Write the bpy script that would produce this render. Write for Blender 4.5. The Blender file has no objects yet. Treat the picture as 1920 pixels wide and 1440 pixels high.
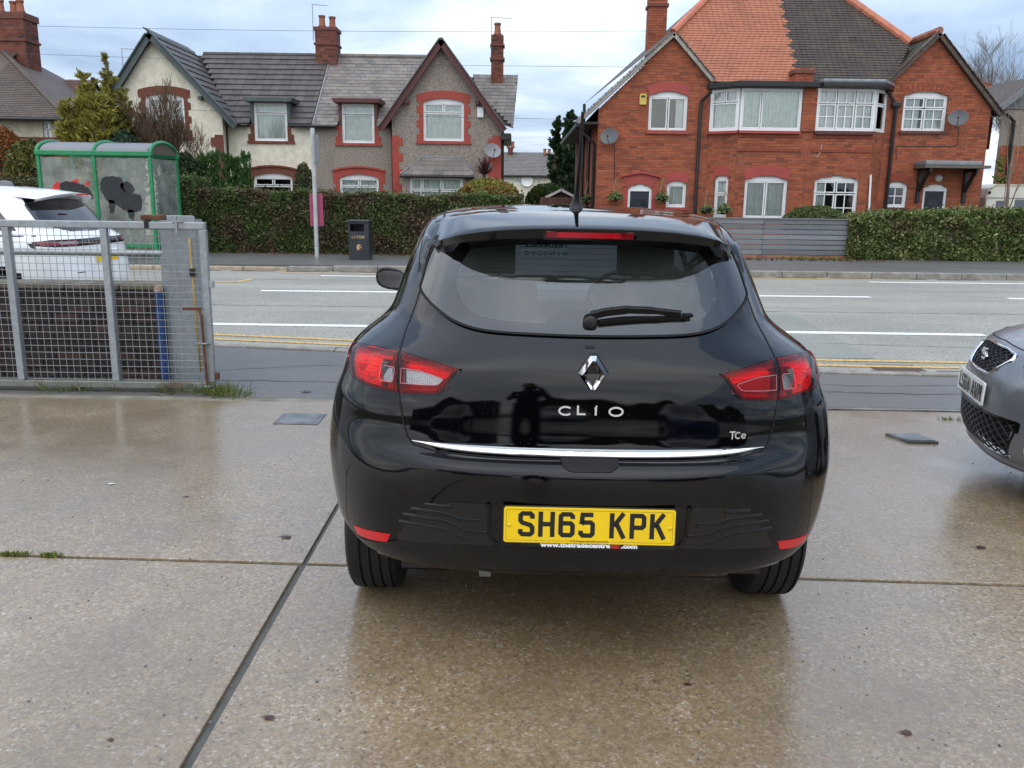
import bpy, bmesh, math, random
import numpy as np
from mathutils import Vector, Matrix
from mathutils.bvhtree import BVHTree
from mathutils.geometry import tessellate_polygon, delaunay_2d_cdt
RN = random.Random(11)
SC = bpy.context.scene
COL = SC.collection
rad = math.radians

# ---------------------------------------------------------------- camera
FPX, HOR, CAMH, ROLL = 1600.0, 372.0, 1.50, .013      # focal length and horizon row in a 1920 px wide frame
PITCH = math.atan((720 - HOR) / FPX)
cam_d = bpy.data.cameras.new('camera'); cam = bpy.data.objects.new('camera', cam_d); COL.objects.link(cam)
cam_d.sensor_width = 36; cam_d.lens = 36 * FPX / 1920; cam_d.clip_start = .05; cam_d.clip_end = 5000
cam.matrix_world = Matrix.Translation((0, 0, CAMH)) @ Matrix.Rotation(math.pi / 2 - PITCH, 4, 'X') @ Matrix.Rotation(ROLL, 4, 'Z')
SC.camera = cam

# ---------------------------------------------------------------- sky and sun (bright overcast)
SUN_EL, SUN_AZ = rad(50), rad(215)      # azimuth clockwise from +Y: from behind and a little to the left
w = bpy.data.worlds.new('World'); SC.world = w; w.use_nodes = True
nt = w.node_tree; nt.nodes.clear()
def wn(t, **k):
    n = nt.nodes.new(t)
    for a, b in k.items(): setattr(n, a, b)
    return n
def wl(a, b): nt.links.new(a, b)
sky = wn('ShaderNodeTexSky', sky_type='NISHITA', sun_disc=False)
sky.sun_elevation = SUN_EL; sky.sun_rotation = SUN_AZ; sky.air_density = 1.0; sky.dust_density = 2.0
tc = wn('ShaderNodeTexCoord'); sp = wn('ShaderNodeSeparateXYZ'); wl(tc.outputs['Generated'], sp.inputs[0])
mx = wn('ShaderNodeMath', operation='MAXIMUM'); wl(sp.outputs['Z'], mx.inputs[0]); mx.inputs[1].default_value = 0
ad = wn('ShaderNodeMath', operation='ADD'); wl(mx.outputs[0], ad.inputs[0]); ad.inputs[1].default_value = .10
dx = wn('ShaderNodeMath', operation='DIVIDE'); wl(sp.outputs['X'], dx.inputs[0]); wl(ad.outputs[0], dx.inputs[1])
dy = wn('ShaderNodeMath', operation='DIVIDE'); wl(sp.outputs['Y'], dy.inputs[0]); wl(ad.outputs[0], dy.inputs[1])
cb = wn('ShaderNodeCombineXYZ'); wl(dx.outputs[0], cb.inputs[0]); wl(dy.outputs[0], cb.inputs[1])
n1 = wn('ShaderNodeTexNoise'); n1.inputs['Scale'].default_value = .42; n1.inputs['Detail'].default_value = 7; n1.inputs['Roughness'].default_value = .55; n1.inputs['Distortion'].default_value = .3
wl(cb.outputs[0], n1.inputs['Vector'])
n2 = wn('ShaderNodeTexNoise'); n2.inputs['Scale'].default_value = 1.3; n2.inputs['Detail'].default_value = 6
wl(cb.outputs[0], n2.inputs['Vector'])
r1 = wn('ShaderNodeValToRGB')
r1.color_ramp.elements[0].position = .36; r1.color_ramp.elements[0].color = (2.3, 3.2, 4.7, 1)
r1.color_ramp.elements[1].position = .63; r1.color_ramp.elements[1].color = (9.2, 9.5, 9.9, 1)
e = r1.color_ramp.elements.new(.5); e.color = (4.5, 5.5, 7.0, 1)
wl(n1.outputs[0], r1.inputs[0])
r2 = wn('ShaderNodeValToRGB'); r2.color_ramp.elements[0].position = .38; r2.color_ramp.elements[1].position = .62
r2.color_ramp.elements[0].color = (.72, .72, .72, 1); r2.color_ramp.elements[1].color = (.97, .97, .97, 1)
wl(n2.outputs[0], r2.inputs[0])
mixc = wn('ShaderNodeMix', data_type='RGBA'); wl(r2.outputs[0], mixc.inputs[0]); wl(sky.outputs[0], mixc.inputs[6]); wl(r1.outputs[0], mixc.inputs[7])
ov = wn('ShaderNodeMath', operation='MULTIPLY_ADD'); wl(mx.outputs[0], ov.inputs[0]); ov.inputs[1].default_value = .9; ov.inputs[2].default_value = .9   # an overcast sky is brighter overhead
mul = wn('ShaderNodeVectorMath', operation='SCALE'); wl(mixc.outputs[2], mul.inputs[0]); wl(ov.outputs[0], mul.inputs['Scale'])
bg = wn('ShaderNodeBackground'); bg.inputs[1].default_value = .1; wl(mul.outputs[0], bg.inputs[0])
out = wn('ShaderNodeOutputWorld'); wl(bg.outputs[0], out.inputs[0])
sun_d = bpy.data.lights.new('sun', 'SUN'); sun_d.energy = 1.0; sun_d.angle = rad(130); sun_d.color = (1, .92, .80)
sun = bpy.data.objects.new('sun', sun_d); COL.objects.link(sun)
sd = Vector((math.sin(SUN_AZ) * math.cos(SUN_EL), math.cos(SUN_AZ) * math.cos(SUN_EL), math.sin(SUN_EL)))
sun.rotation_euler = sd.to_track_quat('Z', 'Y').to_euler(); sun.location = sd * 40
SC.view_settings.view_transform = 'Standard'; SC.view_settings.look = 'None'; SC.view_settings.exposure = 0.68; SC.view_settings.gamma = 1
SC.view_settings.use_curve_mapping = False
SC.cycles.max_bounces = 8; SC.cycles.transparent_max_bounces = 24; SC.cycles.glossy_bounces = 4; SC.cycles.transmission_bounces = 6
SC.cycles.use_denoising = True; SC.cycles.sample_clamp_indirect = 6

# ---------------------------------------------------------------- helpers: measuring
def ray(px, py):
    u, v = (px - 960) / FPX, (py - 720) / FPX; c, s = math.cos(ROLL), math.sin(ROLL)
    u, v = c * u + s * v, -s * u + c * v
    return Vector((u, math.cos(PITCH) - v * math.sin(PITCH), -math.sin(PITCH) - v * math.cos(PITCH)))
def at(px, py, Y):
    d = ray(px, py); t = Y / d.y
    return d.x * t, CAMH + d.z * t
def gnd(px, py, z=0.):
    d = ray(px, py); t = (z - CAMH) / d.z
    return d.x * t, d.y * t

# ---------------------------------------------------------------- helpers: objects
ORG = {}
def props(o, label=None, cat=None, group=None, kind=None):
    if label: o['label'] = label
    if cat: o['category'] = cat
    if group: o['group'] = group
    if kind: o['kind'] = kind
    return o
def thing(name, label, cat, loc=(0, 0, 0), rotz=0., group=None):
    o = bpy.data.objects.new(name, None); COL.objects.link(o); o.empty_display_size = .1
    o.location = loc; o.rotation_euler = (0, 0, rotz)
    ORG[o.name] = Vector(loc) if not rotz else Vector((0, 0, 0))
    return props(o, label, cat, group)
def link(name, me, m=None, parent=None, loc=None):
    o = bpy.data.objects.new(name, me); COL.objects.link(o)
    if m is not None and not me.materials: me.materials.append(m)
    if parent is not None: o.parent = parent
    if loc is not None: o.location = loc
    return o
class MB:
    def __init__(s): s.v = []; s.f = []; s.n = 0
    def add(s, vs, fs):
        k = len(s.v); s.v.extend([tuple(p) for p in vs]); s.f.extend([tuple(i + k for i in f) for f in fs]); return s
    def box(s, x0, x1, y0, y1, z0, z1):
        return s.add([(x0, y0, z0), (x1, y0, z0), (x1, y1, z0), (x0, y1, z0), (x0, y0, z1), (x1, y0, z1), (x1, y1, z1), (x0, y1, z1)],
                     [(0, 3, 2, 1), (4, 5, 6, 7), (0, 1, 5, 4), (1, 2, 6, 5), (2, 3, 7, 6), (3, 0, 4, 7)])
    def prism(s, poly, fn, a, b):
        n = len(poly); area = sum(poly[i][0] * poly[(i + 1) % n][1] - poly[(i + 1) % n][0] * poly[i][1] for i in range(n))
        if area < 0: poly = poly[::-1]
        vs = [fn(u, v, a) for u, v in poly] + [fn(u, v, b) for u, v in poly]
        fs = [tuple(range(n)), tuple(range(2 * n - 1, n - 1, -1))] + [(i, i + n, (i + 1) % n + n, (i + 1) % n) for i in range(n)]
        return s.add(vs, fs)
    def xz(s, poly, y0, y1): return s.prism(poly, lambda u, v, w: (u, w, v), y0, y1)
    def xy(s, poly, z0, z1): return s.prism(poly, lambda u, v, w: (u, v, w), z0, z1)
    def yz(s, poly, x0, x1): return s.prism(poly, lambda u, v, w: (w, u, v), x0, x1)
    def tube(s, pts, r, n=8, cap=True):
        pts = [Vector(p) for p in pts]; m = len(pts); rs = r if isinstance(r, (list, tuple)) else [r] * m
        k = len(s.v); up = None
        for i, p in enumerate(pts):
            t = (pts[min(i + 1, m - 1)] - pts[max(i - 1, 0)])
            if t.length < 1e-9: t = Vector((0, 0, 1))
            t.normalize()
            if up is None: up = Vector((0, 0, 1)) if abs(t.z) < .9 else Vector((1, 0, 0))
            a = t.cross(up)
            if a.length < 1e-6: a = t.orthogonal()
            a.normalize(); b = a.cross(t).normalized(); up = b
            for j in range(n):
                q = 2 * math.pi * j / n; s.v.append(tuple(p + (a * math.cos(q) + b * math.sin(q)) * rs[i]))
        for i in range(m - 1):
            for j in range(n):
                s.f.append((k + i * n + j, k + i * n + (j + 1) % n, k + (i + 1) * n + (j + 1) % n, k + (i + 1) * n + j))
        if cap: s.f.append(tuple(k + j for j in range(n - 1, -1, -1))); s.f.append(tuple(k + (m - 1) * n + j for j in range(n)))
        return s
    def bar(s, a, b, wd, hd, up=(0, 0, 1)):
        a, b = Vector(a), Vector(b); t = (b - a).normalized(); u = Vector(up); x = t.cross(u).normalized(); z = x.cross(t)
        vs = [c + x * (i * wd / 2) + z * (j * hd / 2) for c in (a, b) for i, j in ((-1, -1), (1, -1), (1, 1), (-1, 1))]
        return s.add(vs, [(0, 1, 2, 3), (7, 6, 5, 4), (0, 4, 5, 1), (1, 5, 6, 2), (2, 6, 7, 3), (3, 7, 4, 0)])
    def lathe(s, prof, cx=0, cy=0, n=20, axis='z'):
        k = len(s.v)
        for r, z in prof:
            for j in range(n):
                q = 2 * math.pi * j / n; c, d = r * math.cos(q), r * math.sin(q)
                s.v.append((cx + c, cy + d, z) if axis == 'z' else ((z, cx + c, cy + d) if axis == 'x' else (cx + c, z, cy + d)))
        for i in range(len(prof) - 1):
            for j in range(n): s.f.append((k + i * n + j, k + i * n + (j + 1) % n, k + (i + 1) * n + (j + 1) % n, k + (i + 1) * n + j))
        return s
    def build(s, name, m=None, parent=None, smooth=False, kind=None, bevel=0, fixn=True, weld=False):
        me = bpy.data.meshes.new(name)
        o0 = ORG.get(parent.name, Vector((0, 0, 0))) if parent is not None else Vector((0, 0, 0))
        me.from_pydata([(x - o0.x, y - o0.y, z - o0.z) for x, y, z in s.v], [], s.f)
        if fixn:
            bm = bmesh.new(); bm.from_mesh(me)
            if weld: bmesh.ops.remove_doubles(bm, verts=bm.verts, dist=1e-5)
            bmesh.ops.recalc_face_normals(bm, faces=bm.faces); bm.to_mesh(me); bm.free()
        me.validate()
        if smooth: me.shade_smooth()
        o = link(name, me, m, parent)
        if smooth == 'auto':
            me.set_sharp_from_angle(angle=rad(38))
        if bevel:
            b = o.modifiers.new('bevel', 'BEVEL'); b.width = bevel; b.segments = 2; b.limit_method = 'ANGLE'; b.angle_limit = rad(40); b.harden_normals = False
        if parent is not None: ORG[o.name] = o0
        if kind: o['kind'] = kind
        return o
def rrect(x0, x1, z0, z1, r, n=5):
    out = []
    for cx, cz, a in ((x1 - r, z1 - r, 0), (x0 + r, z1 - r, 90), (x0 + r, z0 + r, 180), (x1 - r, z0 + r, 270)):
        for i in range(n + 1):
            q = rad(a + 90 * i / n); out.append((cx + r * math.cos(q), cz + r * math.sin(q)))
    return out
def smoothpts(pts, k=6, closed=False):
    P = [np.array(p, float) for p in pts]; n = len(P); out = []
    for i in range(n if closed else n - 1):
        g = (lambda j: P[j % n]) if closed else (lambda j: P[max(0, min(n - 1, j))])
        a, b, c, d = g(i - 1), g(i), g(i + 1), g(i + 2)
        for j in range(k):
            t = j / k; out.append(tuple(.5 * (2 * b + (c - a) * t + (2 * a - 5 * b + 4 * c - d) * t * t + (3 * b - a - 3 * c + d) * t ** 3)))
    if not closed: out.append(tuple(P[-1]))
    return out

# ---------------------------------------------------------------- materials
MATS = {}
class NT:
    def __init__(s, name):
        s.m = bpy.data.materials.new(name); s.m.use_nodes = True; s.t = s.m.node_tree; s.t.nodes.clear()
        s.o = s.n('ShaderNodeOutputMaterial'); MATS[name] = s.m; s._pos = None
    def n(s, t, ins=None, **k):
        q = s.t.nodes.new(t)
        for a, b in k.items(): setattr(q, a, b)
        for a, b in (ins or {}).items():
            if hasattr(b, 'is_output'): s.t.links.new(b, q.inputs[a])
            else: q.inputs[a].default_value = b
        return q
    def pos(s, obj=False):
        if obj: return s.n('ShaderNodeTexCoord').outputs['Object']
        if s._pos is None: s._pos = s.n('ShaderNodeNewGeometry').outputs['Position']
        return s._pos
    def noise(s, scale, detail=4, rough=.55, vec=None, stretch=None, dist=0):
        v = vec or s.pos()
        if stretch: v = s.n('ShaderNodeMapping', {0: v, 'Scale': stretch}).outputs[0]
        return s.n('ShaderNodeTexNoise', {'Vector': v, 'Scale': scale, 'Detail': detail, 'Roughness': rough, 'Distortion': dist}).outputs[0]
    def vor(s, scale, vec=None, feature='F1', out='Distance', rnd=1.):
        return s.n('ShaderNodeTexVoronoi', {'Vector': vec or s.pos(), 'Scale': scale, 'Randomness': rnd}, feature=feature).outputs[out]
    def ramp(s, fac, stops, interp='LINEAR'):
        q = s.n('ShaderNodeValToRGB', {0: fac}); r = q.color_ramp; r.interpolation = interp
        while len(r.elements) < len(stops): r.elements.new(.5)
        for e, (p, c) in zip(r.elements, stops):
            e.position = p; e.color = (c[0], c[1], c[2], 1) if isinstance(c, (tuple, list)) else (c, c, c, 1)
        return q.outputs[0]
    def mix(s, fac, a, b, mode='MIX'):
        q = s.n('ShaderNodeMix', data_type='RGBA', blend_type=mode)
        for i, v in ((0, fac), (6, a), (7, b)):
            if hasattr(v, 'is_output'): s.t.links.new(v, q.inputs[i])
            else: q.inputs[i].default_value = v if i == 0 else (v[0], v[1], v[2], 1)
        return q.outputs[2]
    def math(s, op, a, b=0., clamp=False):
        return s.n('ShaderNodeMath', {0: a, 1: b}, operation=op, use_clamp=clamp).outputs[0]
    def maprange(s, v, a, b, c, d): return s.n('ShaderNodeMapRange', {0: v, 1: a, 2: b, 3: c, 4: d}).outputs[0]
    def bump(s, h, strength=.5, dist=.01, nrm=None):
        d = {'Height': h, 'Strength': strength, 'Distance': dist}
        if nrm is not None: d['Normal'] = nrm
        return s.n('ShaderNodeBump', d).outputs[0]
    def bsdf(s, base, rough=.6, metal=0., spec=.5, nrm=None, coat=0., coat_rough=.05, **extra):
        q = s.n('ShaderNodeBsdfPrincipled'); 
        def st(k, v):
            if hasattr(v, 'is_output'): s.t.links.new(v, q.inputs[k])
            else: q.inputs[k].default_value = (v[0], v[1], v[2], 1) if isinstance(v, (tuple, list)) and len(v) == 3 else v
        st('Base Color', base); st('Roughness', rough); st('Metallic', metal); st('Specular IOR Level', spec)
        if coat: st('Coat Weight', coat); st('Coat Roughness', coat_rough)
        if nrm is not None: st('Normal', nrm)
        for k, v in extra.items(): st(k.replace('_', ' '), v)
        s.t.links.new(q.outputs[0], s.o.inputs[0]); return q
def srgb(r, g, b):
    f = lambda c: (c / 255 / 12.92) if c <= 10 else ((c / 255 + .055) / 1.055) ** 2.4
    return (f(r), f(g), f(b))
def plain(name, c, rough=.5, metal=0., var=.12, scale=9., spec=.5, bump=0., bscale=60., coat=0.):
    if name in MATS: return MATS[name]
    m = NT(name); f = m.noise(scale, 5)
    base = m.mix(m.maprange(f, .3, .7, 0, 1), tuple(x * (1 - var) for x in c), tuple(min(1, x * (1 + var)) for x in c))
    nr = m.bump(m.noise(bscale, 4), bump, .01) if bump else None
    rg = m.maprange(f, .3, .7, max(0, rough - .06), min(1, rough + .06))
    m.bsdf(base, rg, metal, spec, nr, coat); return m.m
def glassmat(name, tint=(.8, .85, .84), refl=1., rough=.01, ior=1.5):
    if name in MATS: return MATS[name]
    m = NT(name); tr = m.n('ShaderNodeBsdfTransparent', {0: (*tint, 1)}); gl = m.n('ShaderNodeBsdfGlossy', {0: (refl, refl, refl, 1), 'Roughness': rough})
    fr = m.n('ShaderNodeFresnel', {'IOR': ior})
    q = m.n('ShaderNodeMixShader', {0: fr.outputs[0], 1: tr.outputs[0], 2: gl.outputs[0]}); m.t.links.new(q.outputs[0], m.o.inputs[0]); return m.m

# ---------------------------------------------------------------- lettering from strokes
GL = {
 'S': [[(43, 56), (43, 66), (37, 72), (13, 72), (7, 66), (7, 50), (13, 43), (37, 36), (43, 29), (43, 13), (37, 7), (13, 7), (7, 13), (7, 23)]],
 'H': [[(7, 0), (7, 79)], [(43, 0), (43, 79)], [(13, 40), (37, 40)]],
 '6': [[(43, 58), (43, 66), (37, 72), (13, 72), (7, 66), (7, 13), (13, 7), (37, 7), (43, 13), (43, 38), (37, 44), (13, 44)]],
 '5': [[(44, 72), (12, 72), (9, 42)], [(10, 44), (17, 48), (37, 48), (43, 42), (43, 13), (37, 7), (13, 7), (7, 13), (7, 22)]],
 'K': [[(7, 0), (7, 79)], [(42, 79), (13, 38)], [(21, 46), (44, 0)]],
 'P': [[(7, 0), (7, 79)], [(13, 72), (37, 72), (43, 66), (43, 41), (37, 35), (13, 35)]],
 'A': [[(5, 0), (22, 79)], [(45, 0), (28, 79)], [(13, 22), (37, 22)]],
 'V': [[(5, 79), (23, 0)], [(45, 79), (27, 0)]],
 'M': [[(6, 0), (6, 79)], [(44, 0), (44, 79)], [(10, 76), (25, 34)], [(40, 76), (25, 34)]],
 '4': [[(35, 0), (35, 79)], [(34, 76), (8, 26), (8, 20), (48, 20)]],
 'R': [[(7, 0), (7, 79)], [(13, 72), (37, 72), (43, 66), (43, 43), (37, 37), (13, 37)], [(22, 37), (44, 0)]],
 'N': [[(7, 0), (7, 79)], [(43, 0), (43, 79)], [(9, 76), (41, 3)]],
 'G': [[(43, 58), (43, 66), (37, 72), (13, 72), (7, 66), (7, 13), (13, 7), (37, 7), (43, 13), (43, 38), (25, 38)]],
 'E': [[(7, 0), (7, 79)], [(13, 72), (46, 72)], [(13, 40), (40, 40)], [(13, 7), (46, 7)]],
 'O': [[(7, 13), (7, 66), (13, 72), (37, 72), (43, 66), (43, 13), (37, 7), (13, 7), (7, 13)]],
 'L': [[(7, 0), (7, 79)], [(13, 7), (46, 7)]],
 'X': [[(5, 0), (45, 79)], [(5, 79), (22, 45)], [(28, 34), (45, 0)]],
 'I': [[(25, 0), (25, 79)]],
 'T': [[(25, 0), (25, 72)], [(4, 72), (46, 72)]],
 'U': [[(7, 79), (7, 13), (13, 7), (37, 7), (43, 13), (43, 79)]],
 'C': [[(43, 56), (43, 66), (37, 72), (13, 72), (7, 66), (7, 13), (13, 7), (37, 7), (43, 13), (43, 23)]],
 'W': [[(3, 79), (14, 3)], [(14, 3), (25, 60)], [(25, 60), (36, 3)], [(36, 3), (47, 79)]],
 'D': [[(7, 0), (7, 79)], [(13, 72), (35, 72), (43, 62), (43, 17), (35, 7), (13, 7)]],
 '2': [[(7, 56), (7, 66), (13, 72), (37, 72), (43, 66), (43, 48), (8, 10)], [(8, 7), (46, 7)]],
 '9': [[(7, 20), (7, 13), (13, 7), (37, 7), (43, 13), (43, 66), (37, 72), (13, 72), (7, 66), (7, 42), (13, 36), (37, 36)]],
}
def strip(mb, pts, wd, fn, a, b):
    """a mitred stroke of width wd along 2-D pts, extruded from a to b through fn(u, v, w)"""
    P = [Vector(p) for p in pts]; n = len(P); L, Rr = [], []
    closed = (P[0] - P[-1]).length < 1e-9
    if closed: P = P[:-1]; n -= 1
    for i in range(n):
        d0 = (P[i] - P[i - 1]) if (i or closed) else (P[1] - P[0]); d1 = (P[(i + 1) % n] - P[i]) if (i < n - 1 or closed) else d0
        d0 = d0.normalized(); d1 = d1.normalized(); t = (d0 + d1).normalized(); nn = Vector((-t.y, t.x)); k = wd / 2 / max(.45, t.dot(d0))
        L.append(P[i] + nn * k); Rr.append(P[i] - nn * k)
    V = [];
    for w_ in (a, b):
        for i in range(n): V += [fn(L[i].x, L[i].y, w_), fn(Rr[i].x, Rr[i].y, w_)]
    F = []; m = 2 * n
    for i in range(n if closed else n - 1):
        p, q, r, s_ = 2 * i, 2 * i + 1, (2 * i + 3) % m, (2 * i + 2) % m
        F += [(p, q, r, s_), (p + m, s_ + m, r + m, q + m), (p, s_, s_ + m, p + m), (q, q + m, r + m, r)]
    if not closed: F += [(0, m, m + 1, 1), (m - 2, m - 1, 2 * m - 1, 2 * m - 2)]
    mb.add(V, F)
def letters(mb, text, x0, z0, h, fn, a, b, wid=None, gap=None, stroke=None, space=None):
    """stroke lettering with its foot at z0, starting at x0; h letter height"""
    k = h / 79; wid = wid or 50 * k; gap = gap if gap is not None else 11 * k; kx = wid / 50; x = x0; stroke = stroke or 14 * k; e = 0
    for ch in text:
        if ch == ' ': x += space if space is not None else 33 * k; continue
        for s_ in GL[ch]:
            e += 1; strip(mb, [(x + u * kx, z0 + v * k) for u, v in s_], stroke, fn, a, b + (b - a) * .04 * (e % 3))
        x += wid + gap
    return x - gap
def letter_objs(name, m, parent, text, x0, z0, h, fn, a, b, **k):
    """each character its own part"""
    kk = h / 79; wid = k.get('wid') or 50 * kk; gap = k.get('gap'); gap = 11 * kk if gap is None else gap; sp = k.get('space'); sp = 33 * kk if sp is None else sp; x = x0
    for ch in text:
        if ch == ' ': x += sp; continue
        mb = MB(); letters(mb, ch, x, z0, h, fn, a, b, wid, gap, k.get('stroke')); mb.build(name, m, parent); x += wid + gap
def fontmesh(text, size, mb_fn=None, extrude=.0005, bold=0., align='CENTER', sx=1.):
    cu = bpy.data.curves.new('t', 'FONT'); cu.body = text; cu.size = size; cu.extrude = extrude; cu.offset = bold; cu.align_x = align; cu.resolution_u = 2
    o = bpy.data.objects.new('t', cu); COL.objects.link(o); bpy.context.view_layer.update()
    me = bpy.data.meshes.new_from_object(o.evaluated_get(bpy.context.evaluated_depsgraph_get()))
    vs = [(v.co.x * sx, v.co.y, v.co.z) for v in me.vertices]; fs = [tuple(p.vertices) for p in me.polygons]
    bpy.data.objects.remove(o); bpy.data.curves.remove(cu); bpy.data.meshes.remove(me); return vs, fs

# ---------------------------------------------------------------- shared materials
def m_paint(name, c, rough=.04, drops=0., metal=0., spec=.5):
    m = NT(name); v = m.pos(True)
    h = m.noise(420, 2, vec=v); nr = m.bump(h, .012, .002)
    if drops:
        d = m.vor(95, v); rnd = m.noise(9, 3, vec=v); dd = m.math('MULTIPLY', m.maprange(d, .0, .16, 1, 0), m.maprange(rnd, .5, .62, 0, 1)); nr = m.bump(dd, drops, .004, nr)
    dust = m.maprange(m.noise(3.2, 5, vec=v), .42, .75, 0, 1)
    m.bsdf(m.mix(dust, c, tuple(x * 1.15 + .0008 for x in c)), m.maprange(m.noise(14, 4, vec=v), .3, .8, rough * .7, rough * 1.8), metal, spec, nr); return m.m
PAINT_BLACK = m_paint('black car paint', (.0010, .0011, .0016), .020, .12, 0., .40)
PAINT_WHITE = m_paint('white car paint', (.72, .73, .73), .12)
PAINT_GREY = m_paint('graphite car paint', (.20, .21, .225), .2, .08, .5)
GLOSSBLK = plain('gloss black trim', (.002, .002, .002), .05, 0, .1, 9, .45)
FRIT = plain('black glass border', (.003, .003, .003), .03, 0, .1, 9, 1.)
BLKPLASTIC = plain('black textured plastic', (.006, .006, .006), .34, 0, .15, 30, .5, .15, 500)
RUBBER = plain('tyre rubber', (.009, .009, .009), .62, 0, .25, 25, .4, .2, 220)
DARK = plain('dark void', (.003, .003, .003), .8)
CHROME = plain('chrome', (.82, .82, .82), .05, 1., .02)
SILVER = plain('silver wheel paint', (.35, .35, .36), .25, .8)
CARGLASS = glassmat('car glass', (.82, .86, .85), .95, .01, 1.75)
CARGLASS_D = glassmat('tinted car glass', (.10, .115, .11), .95, .01, 1.75)
def m_dusty():
    m = NT('dusty rear glass'); tr = m.n('ShaderNodeBsdfTransparent', {0: (.86, .91, .89, 1)}); gl = m.n('ShaderNodeBsdfGlossy', {0: (.95, .95, .95, 1), 'Roughness': .015}); fr = m.n('ShaderNodeFresnel', {'IOR': 1.8}); v = m.pos(True)
    q = m.n('ShaderNodeMixShader', {0: fr.outputs[0], 1: tr.outputs[0], 2: gl.outputs[0]}); df = m.n('ShaderNodeBsdfDiffuse', {0: (.58, .66, .62, 1)}); q2 = m.n('ShaderNodeMixShader', {0: m.maprange(m.noise(5, 5, .65, vec=v), .3, .75, .018, .04), 1: q.outputs[0], 2: df.outputs[0]}); m.t.links.new(q2.outputs[0], m.o.inputs[0]); return m.m
DUSTGLASS = m_dusty()
INTER = plain('charcoal seat cloth', (.11, .115, .115), .9, 0, .05, 6)
INTERG = plain('dark grey cabin plastic', (.10, .10, .102), .55)
def m_lens(name, tint):
    m = NT(name); v = m.pos(True); nr = m.bump(m.noise(60, 2, vec=v), .06, .003)
    tr = m.n('ShaderNodeBsdfTransparent', {0: (*tint, 1)}); gl = m.n('ShaderNodeBsdfGlossy', {0: (.9, .9, .9, 1), 'Roughness': .02, 'Normal': nr}); fr = m.n('ShaderNodeFresnel', {'IOR': 1.33})
    q = m.n('ShaderNodeMixShader', {0: fr.outputs[0], 1: tr.outputs[0], 2: gl.outputs[0]}); m.t.links.new(q.outputs[0], m.o.inputs[0]); return m.m
LENS_RED = m_lens('red lens', (.97, .004, .014)); LENS_CLEAR = m_lens('clear lens', (.9, .88, .88))
def m_reflector():
    m = NT('lamp reflector'); v = m.pos(True); w_ = m.n('ShaderNodeTexWave', {'Vector': v, 'Scale': 26., 'Distortion': 1.2, 'Detail': 1.}, bands_direction='Z').outputs[1]
    b = m.bump(m.vor(70, v), .6, .01); m.bsdf(m.mix(w_, (.72, .70, .70), (1., .99, .99)), .5, 0., .5, b); return m.m
REFLECTOR = m_reflector()
def m_refl_grid():
    m = NT('lamp grid reflector'); v = m.pos(True); b = m.n('ShaderNodeTexBrick', {'Vector': m.n('ShaderNodeMapping', {0: v, 'Rotation': (rad(90), 0, 0)}).outputs[0], 'Scale': 85., 'Mortar Size': .05, 'Color1': (.62, .62, .62, 1), 'Color2': (.45, .45, .45, 1), 'Mortar': (.12, .12, .12, 1)}, offset=0.)
    m.bsdf(b.outputs[0], .2, .7); return m.m
REFL_GRID = m_refl_grid()
REDREFL = plain('red reflector', (.62, .006, .012), .12, 0, .15, 120, .6)
PLATE_Y = plain('yellow plate', (.80, .53, .003), .22, 0, .05, 5, .5)
PLATE_W = plain('white plate', (.72, .72, .70), .25, 0, .05, 5, .5)
INK = plain('black print', (.008, .008, .008), .3, 0, .05, 5)
def m_paper():
    m = NT('card paper'); d = m.n('ShaderNodeBsdfDiffuse', {0: (.8, .82, .8, 1)}); t = m.n('ShaderNodeBsdfTranslucent', {0: (.85, .9, .87, 1)}); q = m.n('ShaderNodeMixShader', {0: .6, 1: d.outputs[0], 2: t.outputs[0]}); m.t.links.new(q.outputs[0], m.o.inputs[0]); return m.m
PAPER = m_paper()
WHITE_INK = plain('white print', (.75, .75, .75), .4, 0, .05, 5); RED_INK = plain('red print', (.6, .01, .01), .4, 0, .05, 5)

def wheel(parent, x, y, r, wid, side, rim_m=SILVER, spokes=5):
    """tyre with grooves, rim and spokes; axle along x"""
    wl_ = bpy.data.objects.new('wheel', None); COL.objects.link(wl_); wl_.parent = parent; wl_.location = (x, y, r)
    h = wid / 2; p = [(r * .66, -h * .8), (r * .80, -h), (r * .93, -h * .98), (r * .985, -h * .86)]
    ng = 4; g = h * 1.5 / ng
    for i in range(ng + 1):
        c = -h * .75 + i * g
        if i < ng: p += [(r, c + .004), (r, c + g - .006), (r - .009, c + g - .005), (r - .009, c + g + .003)]
    p += [(r, h * .78), (r * .985, h * .88), (r * .93, h * .98), (r * .80, h), (r * .66, h * .8)]
    MB().lathe(p, n=56, axis='x').build('tyre', RUBBER, wl_, smooth='auto')
    s = 1 if side > 0 else -1; rr = r * .665
    b = MB(); b.lathe([(rr, -h * .8), (rr, h * .8), (rr - .012, h * .8), (rr - .02, h * .55), (rr - .03, -h * .8)], n=40, axis='x'); b.lathe([(.001, s * h * .35), (rr - .02, s * h * .2)], n=30, axis='x')
    b.build('rim', rim_m, wl_, smooth='auto')
    b = MB()
    for i in range(spokes):
        q = 2 * math.pi * i / spokes
        b.bar((s * h * .55, .03 * math.cos(q), .03 * math.sin(q)), (s * h * .68, (rr - .005) * math.cos(q), (rr - .005) * math.sin(q)), .055, .03, (1, 0, 0))
    b.lathe([(.001, s * h * .62), (.05, s * h * .6), (.055, s * h * .4)], n=16, axis='x'); b.build('spokes', rim_m, wl_, smooth='auto')
    return wl_

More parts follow.
